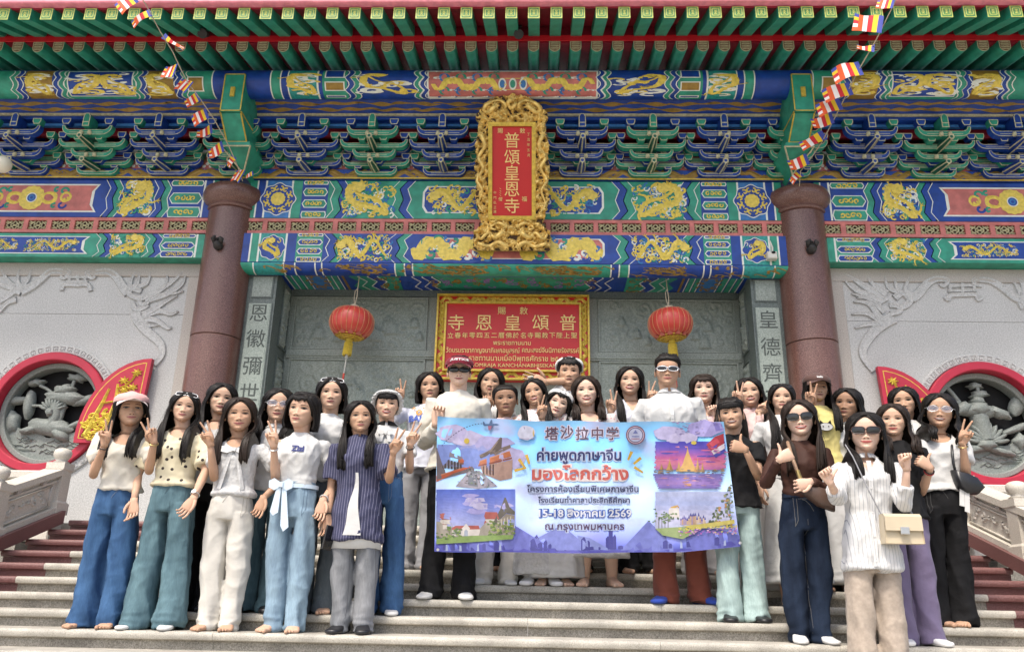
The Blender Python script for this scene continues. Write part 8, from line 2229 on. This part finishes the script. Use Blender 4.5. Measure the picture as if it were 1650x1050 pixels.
def collar(m,w=.075,drop=.075,spread=.05):
    def f(c):
        k=c['k']; TB=c['TB']; zn=c['zsh']+.035*k; b=MB()
        for s in (-1,1):
            n=8; up=[];lo=[]
            for j in range(n+1):
                a=lerp(R(172),R(12),j/n)       # from the back of the neck to the front
                r1=.057*k; x1=s*r1*math.sin(a); y1=.012*k+r1*math.cos(a); up.append(TB(x1*1.02,y1,zn+.020*k-.012*k*(j/n)))
                rad=(.075+.012*math.sin(a))*k; ex=sstep(.5,1,j/n)
                lo.append(TB(s*(rad*math.sin(a)+spread*.45*k*ex),.008*k+rad*math.cos(a)*(1.0)-.028*k*ex,zn-.012*k-drop*.55*k*ex))
            o_=len(b.v); b.v+=[tuple(p) for p in up+lo]+[tuple(p+Vector((0,.004,-.005))) for p in up+lo]; N_=n+1
            for j in range(n):
                for base,rev in ((0,s<0),(2*N_,s>0)):
                    q=[o_+base+j,o_+base+j+1,o_+base+N_+j+1,o_+base+N_+j]; b.f.append(q if rev else q[::-1]); b.m.append(0)
                b.f.append([o_+N_+j,o_+N_+j+1,o_+3*N_+j+1,o_+3*N_+j]); b.m.append(0)
            b.f.append([o_+n,o_+N_+n,o_+3*N_+n,o_+2*N_+n]); b.m.append(0)
        o=b.build('collar',m,c['root'],smooth=False); clean(o.data)
    return f
def frill(m,zfrac,rx,ry,amp=.012,n=22,name='frill',hgt=.03):
    """wavy trim round the torso at a height given as a fraction between waist(0) and shoulder(1)"""
    def f(c):
        k=c['k']; z=lerp(c['zw'],c['zsh'],zfrac); b=MB(); N_=n*6; A=[];B=[]
        for j in range(N_+1):
            a=2*math.pi*j/N_; w_=amp*math.sin(a*n); A.append(c['TB'](rx*k*math.cos(a),ry*k*math.sin(a),z)); B.append(c['TB']((rx*k+.012+w_)*math.cos(a),(ry*k+.012+w_)*math.sin(a),z-hgt*k))
        for j in range(N_): b.add([A[j],A[j+1],B[j+1],B[j]],[(0,1,2,3)]); b.add([v+Vector((0,0,-.004)) for v in (A[j],A[j+1],B[j+1],B[j])],[(3,2,1,0)])
        b.build(name,m,c['root'],smooth=True)
    return f
def sash(c):
    """cloth ribbon threaded through the belt loops and tied at the side"""
    k=c['k']; TB=c['TB']; zb=c['zw']-.012*k; b=MB()
    b.loft([[TB((.137*k+.012)*math.cos(a),(.1*k+.014)*math.sin(a),zb+h) for a in [2*math.pi*j/32 for j in range(32)]] for h in (-.012,.014)],0,False,False)
    m=fabric('pale ribbon cloth',(.55,.66,.76),.7)
    o=b.build('ribbon_belt',m,c['root'],smooth=True); cx=-.085*k; 
    fn=lambda u,v,w_: tuple(TB(cx+u,-(.108*k+.03+w_),zb+v))
    b=MB()
    for s in (-1,1):
        P_=[(0,-.012),(s*.04,-.038),(s*.075,-.02),(s*.078,.022),(s*.045,.040),(0,.012)]; b.prism(P_ if s>0 else P_[::-1],fn,0,.016)
    for (x0,x1,L) in ((.02,.045,.30),(-.01,-.03,.20)):
        P_=[(x0-.012,0),(x0+.014,0),(x1+.028,-L*.9),(x1-.004,-L),(x1-.024,-L*.88)]; b.prism(P_[::-1],fn,0,.010)
    b.prism(rect(-.014,.014,-.016,.016),fn,.01,.026); o=b.build('ribbon_bow',m,c['root']); clean(o.data)
def open_shirt(c):
    """white t-shirt showing in the open front of the shirt and below its hem"""
    k=c['k']; TB=c['TB']; b=MB(); fn=chest_fn(c,.0165)
    z1=c['zch']+.02; zb=c['hem']-c['zch']+.03
    n=12; L=[];Rr=[]
    for j in range(n+1):
        t=j/n; v=lerp(-.10,zb,t); L.append((-.008-.070*t**1.3+.006*math.sin(t*9),v)); Rr.append((.006+.030*t+.005*math.sin(t*7+1),v))
    for j in range(n):
        for q in range(4):
            a0,a1=lerp(L[j][0],Rr[j][0],q/4),lerp(L[j][0],Rr[j][0],(q+1)/4); b0,b1=lerp(L[j+1][0],Rr[j+1][0],q/4),lerp(L[j+1][0],Rr[j+1][0],(q+1)/4)
            vv,wv=L[j][1],L[j+1][1]; b.add([fn(b0,wv,0),fn(b1,wv,0),fn(a1,vv,0),fn(a0,vv,0)],[(0,1,2,3)])
    b.build('inner_shirt',F['white'],c['root'],smooth=True)
    s=MB(); hz=c['hem']; k1=1.09
    s.loft([[TB(rx*k*math.cos(a),ry*k*math.sin(a),z+.006*math.sin(a*5)) for a in [2*math.pi*j/36 for j in range(36)]] for z,rx,ry in ((hz-.045,.176,.134),(hz+.05,.172,.130))],0,True,False); s.build('inner_shirt_hem',F['white'],c['root'],smooth=True)
def hair_flower(c):
    b=MB(); Hm=c['Hm']
    for q in range(6):
        a=2*math.pi*q/6; b.lathe([(.001,-.012),(.012,0),(.001,.012)],.014*math.cos(a),-.03+.014*math.sin(a),8)
    b.v=[tuple(Hm(Vector((x,y,z+.135)))) for x,y,z in b.v]; b.build('hair_clip',F['cream'],c['root'],smooth=True)
def bandana(c):
    Hm=c['Hm']; n=44; cols=[];inn=[]
    for j in range(n+1):
        a=-math.pi+2*math.pi*j/n; q=abs(math.degrees(a)); zl=float(np.interp(q,[0,40,70,100,180],[.108,.098,.066,.028,.0])); P_=[];I=[]
        for t in range(9):
            z=lerp(.1095,zl,(t/8)**1.3); p=scalp(a,z,.027+.003*math.sin(a*11)); p.z+=.018*(1-t/8)+.004; P_.append(Hm(p)); I.append(Hm(scalp(a,z,.016)+Vector((0,0,.006*(1-t/8)))))
        cols.append(P_);inn.append(I)
    o=build_sheet(cols,'bandana',c['root'],inn); o.data.materials.clear(); o.data.materials.append(F['white'])
def cat_print(c):
    fn=chest_fn(c,.012); b=MB(); m1,m2=F['white'],F['black']
    def disc(u,v,rx,ry,w_,mi): b.flat([(u+rx*math.cos(a),v+ry*math.sin(a)) for a in [2*math.pi*j/18 for j in range(18)]],fn,w_,mi)
    disc(.02,-.02,.055,.032,0,1); disc(.02,-.02,.051,.028,.001,0)
    for s in (-1,1): b.flat([(.02+s*.045,-.005),(.02+s*.04,.035),(.02+s*.012,.008)][::s],fn,.0005,1); disc(.02+s*.02,-.018,.005,.005,.002,1)
    b.build('shirt_print',[m1,m2],c['root'])
def tiers(c):
    k=c['k']; hemz=None
    for zz in (.30,.18,.08):
        b=MB(); n=150; A=[];B=[]
        z=zz*k+.05
        for j in range(n+1):
            a=2*math.pi*j/n; q=.90-.9*zz; rx=(.165+.10*max(0,.8-zz*1.2))*k+.012; ry=(.125+.09*max(0,.8-zz*1.2))*k+.012
            A.append((c['TB'](rx*math.cos(a),ry*math.sin(a),z+.05))); w_=.010*math.sin(a*24); B.append(c['TB']((rx+.016+w_)*math.cos(a),(ry+.016+w_)*math.sin(a),z))
        for j in range(n): b.add([A[j],A[j+1],B[j+1],B[j]],[(0,1,2,3)]); b.add([v+Vector((0,0,-.004)) for v in (A[j],A[j+1],B[j+1],B[j])],[(3,2,1,0)])
        b.build('lace_tier',F['lace'],c['root'],smooth=True)
def side_tie(c):
    fn=lambda u,v,w_: tuple(c['TB'](.115*c['k']+u,-(.115*c['k']+w_),c['zw']+v)); b=MB()
    for (x,L) in ((-.01,.16),(.02,.20)): b.prism([(x-.012,.01),(x-.022,-L),(x+.008,-L*1.06),(x+.016,.01)],fn,.02,.030)
    o=b.build('waist_tie',F['white'],c['root']); clean(o.data)
# ---- the group -------------------------------------------------------------------
H=lambda px,py,dep,pose='v',ang=0,xs=1,thumbx=0,pole=None,elbow=None: ('hand',px,py,dep,pose,ang,xs,thumbx,pole if pole else (0,0,0),elbow)
def Hh(px,py,dep,pose,ang,xs,thumbx=0,elbow=None,pole=None):
    t=['hand',px,py,dep,pose,ang,xs,thumbx]
    t.append(pole if pole else ((-.55 if xs>0 else .55),.25,-1)); t.append(elbow); return tuple(t)
M_choc=mat('brown bag leather',(.07,.04,.028),.45,nscale=10,namt=.15); M_creamb=mat('cream bag leather',(.52,.44,.31),.45,nscale=8,namt=.06); M_blackb=mat('black bag leather',(.014,.014,.016),.35)
M_pinkcap=fabric('pink cap cloth',(.64,.38,.35)); M_marcap=fabric('maroon cap cloth',(.17,.015,.03)); M_brcap=fabric('brown cap cloth',(.085,.045,.038))
M_navyp=mat('navy print ink',(.02,.03,.14),.7)
P={}
P[1]=person('A1','girl in pink cap and white puff sleeve blouse with blue jeans making two peace signs',(217,634,689),0,2,feet=143,top='cream',topm='blouse',bottom='jblue',botm='vwide',shoes='bare',hy=6,ht=-4,smile=.9,hairlen=.27,neck='sweet',
  arms=dict(l=Hh(168,716,.24,'v',0,1,elbow=(150,768,.16)),r=Hh(248,712,.24,'v',-22,-1,elbow=(240,765,.16)),sleeve='puff'),hp=-4,
  extra=(cap(M_pinkcap,fabric('pink brim cloth',(.62,.50,.47))),bangle(-1,M_dark,name='hair_tie'),bangle(1,M_metal,t=.04)))
P[2]=person('A2','girl with sunglasses on her hair in cream polka dot blouse and teal jeans',(302,632,681),0,1,feet=236,top='dot',topm='blouse',bottom='jteal',botm='xwide',shoes='sock',smile=1.2,hairlen=.30,neck='scoop',
  arms=dict(l=Hh(216,806,.10,'relax',172,1,elbow=(222,762,-.02)),r=Hh(311,806,.20,'relax',205,-1,elbow=(341,770,.05)),sleeve='loose'),
  extra=(sunglasses('square',fm=M_frame_w,on='top'),bangle(1,M_silver,dial=True,name='wrist_watch',t=.12),frill(F['dot'],.78,.118,.090,.010,16,'frill_collar',.045)))
P[3]=person('A3','long haired girl in white top and black trousers behind the polka dot blouse',(361,618,669),1,1,top='white',bottom='bpant',botm='wide',shoes='shoe',smile=1.3,hairlen=.36,neck='scoop',hy=4,wave=.4,arms=dict(l=('back',),r=('down',),sleeve='short'),extra=(frill(W_,.80,.118,.090,.010,14,'frill_collar',.04),))
P[4]=person('A4','laughing girl in white bow blouse and white trousers making a peace sign',(391,641,697),0,2,feet=343,top='lace',topm='blouse',bottom='wpant',botm='barrel',shoes='bare',smile=1.9,eyes='smile',lip=0,hairlen=.27,brown=True,neck='scoop',
  arms=dict(l=Hh(339,716,.24,'v',-26,1,elbow=(345,772,.14)),r=Hh(424,802,.06,'relax',190,-1,elbow=(428,752,-.02)),sleeve='short'),
  extra=(bow(Wl,0,.055,.085,.05,.26),frill(Wl,.80,.112,.088,.008,18,'frill_collar',.03)))
P[5]=person('A5','girl in round glasses and white collared top between two girls',(453,626,681),1,1,top='white',bottom='jteal',botm='straight',shoes='shoe',smile=1.2,hairlen=.22,wave=.6,arms=dict(l=('down',),r=('back',),sleeve='short'),extra=(sunglasses('thin',fm=M_silver,lens=M_clear),collar(W_)))
P[6]=person('A6','girl in white printed t-shirt and pale blue jeans with a cloth ribbon belt',(492,632,690),0,1,feet=449,top='white',topm='tuck',bottom='jlight',botm='barrel',shoes='bare',hair='bob',fringe='wisps',hy=-20,ht=6,smile=.3,lip=0,
  arms=dict(l=Hh(441,718,.24,'v',-14,1,elbow=(443,768,.14)),r=Hh(520,806,.06,'relax',184,-1,elbow=(527,762,-.02)),sleeve='short'),
  extra=(print_on('Zizi',.055,-.0,.035,M_navyp,.003),bangle(-1,M_silver),bangle(1,F['white']),
   lambda c: sash(c)))
P[7]=person('A7','girl with white sunglasses on her hair and frilled white collar in the back row',(537,609,661),1,1,top='white',bottom='jgblue',botm='flare',shoes='bare',hair='bob',smile=.4,arms=dict(l=('down',),r=('down',),sleeve='short'),extra=(sunglasses('square',fm=M_frame_w,on='top'),frill(W_,.76,.120,.092,.014,12,'frill_collar',.06),frill(W_,.55,.145,.115,.014,12,'frill_trim',.05)))
P[8]=person('A8','girl in navy pinstripe shirt over white t-shirt and grey jeans holding a phone',(583,646,698),0,2,feet=562,top='stripe',topm='tunic',bottom='jgrey',botm='barrel',shoes='shoe',smile=.1,hairlen=.30,hy=4,
  arms=dict(l=Hh(529,832,.05,'relax',182,1,elbow=(533,790,-.02)),r=Hh(634,728,.24,'v',24,-1,elbow=(631,776,.14)),sleeve='loose'),
  extra=(collar(F['stripe']),lambda c: open_shirt(c),bangle(-1,M_dark,t=.06)))
P[9]=person('A9','girl in white lace bonnet and black collared white top behind the pinstripe shirt',(626,629,677),1,1,feet=606,top='white',topm='crop',bottom='jblue',botm='straight',shoes='sock',hair='tied',fringe='bangs',smile=2,lip=1,
  arms=dict(l=('back',),r=Hh(661,716,.22,'v',24,-1,elbow=(661,762,.12)),sleeve='short'),extra=(scarf(F['lace'],'bonnet'),collar(F['black'],spread=.05),bow(W_,0,.085,.05,.035,.07),bangle(1,M_dark)))
P[10]=person('A10','girl with short bob in white t-shirt with coloured letters and grey trousers',(694,600,646),4,2,feet=664,top='lav',topm='loose',bottom='gpant',botm='straight',shoes='bare',hair='bob',smile=.1,
  arms=dict(l=Hh(643,644,.10,'v',4,1,elbow=(648,690,.06)),r=('down',),sleeve='loose'),extra=(print_on('BALE',.075,-.06,.02,mat('print blue ink',(.05,.09,.35),.7),.003),print_on('*o*',.10,-.06,.085,mat('print orange ink',(.65,.25,.05),.7),.003)))
P[11]=person('A11','young man in maroon cap and dark sunglasses holding the left end of the banner',(741,576,624),2,0,male=True,feet=718,top='cream',topm='loose',bottom='bpant',botm='flare',shoes='sock',hair='boy',smile=1.6,spread=.105,
  arms=dict(l=Hh(702,684,.20,'hold',12,1,elbow=(690,712,.06)),r=('down',),sleeve='sweater'),extra=(cap(M_marcap,emblem=1,etext='JUSTICE'),sunglasses('oval')))
P[12]=person('A12','long haired girl making a peace sign just behind the man in maroon cap',(791,594,640),4,2,top='white',bottom='bpant',botm='straight',hairlen=.30,ht=8,smile=1,arms=dict(l=Hh(786,657,.20,'v',-2,1,elbow=(776,690,.12)),r=('down',),sleeve='short'))
P[13]=person('A13','tanned girl with tied hair and pink top looking over the banner in white trousers',(815,620,669),3,3,feet=797,top='pink',bottom='wpant',botm='flare',shoes='sock',hair='tied',smile=.3,lip=2,spread=.10,arms=dict(l=('down',),r=('down',),sleeve='none'))
P[14]=person('A14','girl with long wavy hair tilting her head with a peace sign at her chin',(861,611,655),3,2,feet=872,top='floral',bottom='lace',botm='skirt',shoes='wshoe',wave=1,hairlen=.36,ht=-12,hy=-8,smile=2,lip=1,arms=dict(l=('down',),r=Hh(873,672,.22,'v',4,-1,elbow=(880,712,.12)),hem=926,sleeve='short'),extra=(lambda c: hair_flower(c),))
P[15]=person('A15','girl in white headscarf leaning her head sideways over the top of the banner',(900,628,674),3,0,feet=893,top='lace',bottom='white',botm='skirt',shoes='bare',hairlen=.24,fringe='wisps',ht=20,eyes='smile',smile=1,arms=dict(l=('down',),r=('down',),hem=930,sleeve='short'),extra=(scarf(F['white'],'band'),))
P[16]=person('A16','young man in white bandana at the very back in front of the sign',(917,578,624),4,2,male=True,top='white',bottom='bpant',botm='straight',hair='boy',fringe='wisps',smile=-.2,lip=2,arms=dict(l=Hh(880,615,.10,'open',-80,1,elbow=(905,640,-.02)),r=('down',),sleeve='short'),extra=(lambda c: bandana(c),))
P[17]=person('A17','woman with dark bob in pale floral dress standing barefoot behind the banner',(944,602,656),3,0,feet=966,top='floral',bottom='lace',botm='dress',shoes='bare',hair='mid',brown=True,smile=2,lip=1,neck='sweet',spread=.10,arms=dict(l=('down',),r=('down',),hem=897,sleeve='puff'))
P[18]=person('A18','girl with very long straight hair in white v-neck top making a peace sign',(1014,588,638),4,1,feet=1036,top='lav',bottom='bpant',botm='straight',shoes='bare',hairlen=.34,smile=2,lip=1,neck='v',arms=dict(l=Hh(984,664,.22,'v',2,1,elbow=(990,704,.12)),r=Hh(1049,648,-.02,'v',10,-1,elbow=(1056,690,-.06)),sleeve='short'),extra=(frill(F['lav'],.80,.112,.088,.008,16,'frill_collar',.03),))
P[19]=person('A19','young man in white framed sunglasses and white shirt behind the right half of the banner',(1074,573,624),2,2,male=True,feet=1105,top='white',topm='loose',bottom='rust',botm='flare',shoes='bluesock',hair='boy',smile=.7,spread=.108,toein=.45,arms=dict(l=('down',),r=('down',),sleeve='short'),extra=(collar(W_,drop=.10,spread=.09),sunglasses('oval',fm=mat('silver frame',(.55,.55,.57),.25,metal=.6)),placket(W_,4)))
P[20]=person('A20','girl with windswept long hair in pale pink top beside the man in white shirt',(1132,600,651),4,0,feet=1137,top='pink',bottom='white',botm='straight',hairlen=.36,wave=.8,brown=True,fringe='wisps',smile=1.2,neck='scoop',arms=dict(l=('down',),r=Hh(1150,672,.10,'fist',-10,-1),sleeve='short'))
P[21]=person('A21','boy with dark fringe in black t-shirt and pale aqua jeans giving a thumbs up',(1176,643,694),1,2,male=True,feet=1203,top='black',topm='loose',bottom='jaqua',botm='wide',shoes='shoe',hair='boybang',smile=2,lip=2,dy=.03,hy=-4,hp=0,spread=.09,arms=dict(l=('down',-.02),r=Hh(1201,724,.26,'thumb',-72,-1,-.15,elbow=(1224,772,.12)),sleeve='short'))
P[22]=person('A22','girl in pale pink shirt making a peace sign over one eye',(1205,609,656),3,1,feet=1238,top='pink',topm='loose',bottom='white',botm='skirt',shoes='bare',hairlen=.30,smile=2,lip=1,ht=-4,arms=dict(l=Hh(1188,650,.20,'v',2,1,elbow=(1178,690,.1)),r=Hh(1222,664,.18,'v',58,-1,elbow=(1236,712,.1)),hem=950,sleeve='long'),extra=(collar(F['pink']),))
P[23]=person('A23','girl with black sunglasses on her long hair in white top behind the brown jersey',(1257,619,664),2,1,top='white',bottom='white',botm='skirt',hairlen=.36,ht=4,smile=.2,shoes='bare',arms=dict(l=('down',),r=('down',),hem=940,sleeve='short'),extra=(sunglasses('square',on='top'),))
P[24]=person('A24','woman in brown jersey and dark sunglasses with dark jeans giving a thumbs up',(1284,641,704),0,0,feet=1313,top='brown',topm='tuck',bottom='jdark',botm='barrel',shoes='sock',hairlen=.28,brown=True,smile=2,lip=1,
  arms=dict(l=Hh(1256,740,.26,'thumb',62,1,-.1,elbow=(1233,782,.08)),r=Hh(1305,776,.24,'relax',-108,-1,elbow=(1345,776,.06)),sleeve='long'),extra=(sunglasses('round'),))
P[25]=person('A25','girl in brown cap and pale yellow top making a peace sign at the back',(1313,604,648),3,2,top='yellow',topm='tee',bottom='white',botm='skirt',hairlen=.26,hy=14,smile=.1,lip=2,arms=dict(l=Hh(1305,652,.20,'v',6,1,elbow=(1296,690,.1)),r=('back',),hem=940,sleeve='none'),extra=(cap(M_brcap,etext='lab'),lambda c: cat_print(c)))
P[26]=person('A26','tanned girl with hair behind her shoulders in white shirt and tiered lace skirt',(1361,623,676),3,3,top='white',topm='loose',bottom='lace',botm='skirt',shoes='shoe',hair='long',hair_in='back',hairlen=.22,hy=-14,ht=8,smile=-.3,lip=2,arms=dict(l=('down',),r=('down',),hem=938,sleeve='loose'),extra=(collar(W_,drop=.09,spread=.08),placket(W_,4),lambda c: tiers(c)))
P[27]=person('A27','woman in white pinstripe shirt, sunglasses and beige trousers nearest the camera',(1389,663,728),-1,0,feet=1427,top='wstripe',topm='tunic',bottom='beige',botm='vwide',shoes='wshoe',hairlen=.24,smile=1.5,lip=1,neck='v',
  arms=dict(l=Hh(1338,778,.30,'thumb',-30,1,-.1,elbow=(1352,822,.1)),r=Hh(1461,754,.24,'fist',-8,-1,elbow=(1452,808,.1)),sleeve='cuff'),extra=(sunglasses('square',fm=mat('tortoise frame',(.05,.02,.014),.3)),collar(F['wstripe'],drop=.11,spread=.10),placket(F['wstripe'],5)))
P[28]=person('A28','woman in black t-shirt and lilac trousers giving a thumbs up',(1434,651,704),0,1,feet=1488,top='black',topm='loose',bottom='purple',botm='vwide',shoes='wshoe',hair='mid',wave=.5,brown=True,smile=.6,lip=1,hy=-4,arms=dict(l=('down',),r=Hh(1499,754,.22,'thumb',-50,-1,.05,elbow=(1488,796,.06)),sleeve='short'),extra=(bangle(1,M_dark),bangle(1,mat('red cord',(.45,.03,.03),.7),t=.16)))
P[29]=person('A29','girl with long loose hair in white top in front of the right red shutter',(1452,624,672),2,2,top='white',bottom='white',botm='skirt',hairlen=.28,smile=.1,lip=2,hy=-4,arms=dict(l=('down',),r=('down',),hem=940,sleeve='loose'))
P[30]=person('A30','girl in glasses with white ruched top and black wide trousers making a peace sign',(1508,634,690),1,2,feet=1540,top='white',topm='blouse',bottom='bpant',botm='vwide',shoes='bare',hair='mid',wave=.9,ht=8,smile=2,lip=2,neck='scoop',toein=-.4,
  arms=dict(l=('down',),r=Hh(1551,714,.22,'v',24,-1,elbow=(1557,764,.12)),sleeve='short'),extra=(sunglasses('thin',fm=M_silver,lens=M_clear),bangle(1,M_metal),lambda c: side_tie(c)))

# ---- bags and things held ---------------------------------------------------------
def bag_box(name,label,cat,px,py,Y,w,h,d,m,tilt=0,flap=.55,clasp=M_silver,round_=.012):
    c=at(px,py,Y); root=empty(name,tuple(c),label=label,cat=cat); root.rotation_euler=(0,R(tilt),0)
    b=MB(); n=8
    prof=[(-w/2,-h/2),(w/2,-h/2),(w/2*.94,h/2),(-w/2*.94,h/2)]
    b.loft([[(x,-d/2*.7,z*.96) for x,z in prof],[(x*1.02,-d/2,z*.985) for x,z in prof],[(x*1.03,0,z) for x,z in prof],[(x*1.02,d/2,z) for x,z in prof]]); o=b.build('bag_body',m,root); clean(o.data)
    f=MB(); z0=h/2-h*flap; f.loft([[(-w/2*.97,-d/2-.012,z0),(w/2*.97,-d/2-.012,z0),(w/2*.97,-d/2-.004,z0),(-w/2*.97,-d/2-.004,z0)],[(-w/2*.96,-d/2-.012,h/2-.01),(w/2*.96,-d/2-.012,h/2-.01),(w/2*.96,-d/2-.002,h/2-.01),(-w/2*.96,-d/2-.002,h/2-.01)],[(-w/2*.96,-d/2+.01,h/2+.008),(w/2*.96,-d/2+.01,h/2+.008),(w/2*.96,-d/2+.012,h/2+.001),(-w/2*.96,-d/2+.012,h/2+.001)],[(-w/2*.95,d/2,h/2+.008),(w/2*.95,d/2,h/2+.008),(w/2*.95,d/2,h/2),(-w/2*.95,d/2,h/2)]]); o=f.build('flap',m,root); clean(o.data)
    k=MB(); k.bbox(-.026,.026,-d/2-.022,-d/2-.011,z0-.022,z0+.020,.004); o=k.build('clasp',clasp,root); clean(o.data)
    return root,c
root,c=bag_box('handbag','small cream leather handbag with metal clasp on a thin strap','handbag',1452,853,stepY(-1)-.02,.225,.165,.075,M_creamb,4)
b=MB(); b.tube([Vector(at(1425,838,stepY(-1)+.0)-c),at(1400,790,stepY(-1)-.015)-c,at(1374,735,stepY(-1)+.03)-c,at(1362,716,stepY(-1)+.12)-c],.0042,6); b.tube([at(1472,832,stepY(-1)+.03)-c,at(1464,818,stepY(-1)+.10)-c],.006,6); b.build('strap',mat('grey strap leather',(.25,.25,.26),.45),root); root.rotation_euler=(0,0,0)
def soft_bag(name,label,px,py,Y,P,th,m,strap_pts,strap_m,sy):
    c=at(px,py,Y); root=empty(name,tuple(c),label=label,cat='handbag'); k=((c-CAM).dot(_F))/CF
    Q=[((x-px)*k,-(y-py)*k) for x,y in P]; b=MB(); cx=sum(q[0] for q in Q)/len(Q); cz=sum(q[1] for q in Q)/len(Q); rings=[]
    for y,s in ((-th,.72),(-th*.8,.92),(0,1.0),(th*.8,.92),(th,.72)): rings.append([(cx+(x-cx)*s,y,cz+(z-cz)*s) for x,z in Q])
    b.loft(rings); o=b.build('bag_body',m,root,smooth=True); clean(o.data)
    s=MB(); s.tube([at(x,y,Y+d)-c for x,y,d in strap_pts],sy,6); s.build('strap',strap_m,root,smooth=True)
    return root,c,k
rt,c,k=soft_bag('shoulder_bag','dark brown leather shoulder bag carried by the woman in brown jersey',1315,803,stepY(0)-.02,[(1285,786),(1300,800),(1318,815),(1342,824),(1344,806),(1338,790),(1318,784),(1300,782)],.05,M_choc,[(1269,712,.10),(1276,735,.01),(1284,758,-.02),(1290,772,-.02),(1292,785,-.01)],mat('tan strap leather',(.30,.19,.12),.5),.012)
b=MB(); b.tube([at(1285,757,stepY(0)-.045)-c,at(1287,764,stepY(0)-.045)-c,at(1290,771,stepY(0)-.045)-c],.014,8); b.build('strap_ring',M_metal,rt)
rt,c,k=soft_bag('shoulder_bag','black leather shoulder bag hanging beside the white ruched top',1559,778,stepY(1)+.03,[(1536,757),(1555,762),(1572,770),(1582,786),(1570,797),(1552,796),(1540,786)],.06,M_blackb,[(1533,700,.12),(1534,725,.0),(1536,745,-.02),(1540,762,-.01)],M_blackb,.010)
c=at(530,866,stepY(0)+.06); ph=empty('mobile_phone',tuple(c),label='black mobile phone held low by the girl in pinstripe shirt',cat='phone'); ph.rotation_euler=(R(4),R(8),R(50))
b=MB(); b.bbox(-.037,.037,-.005,.005,-.078,.078,.004); o=b.build('phone_body',M_dark,ph); clean(o.data)
b=MB(); b.box(-.033,.033,-.0062,-.0052,-.072,.072); b.build('screen',M_lens,ph)
run_cloth()
run_text()
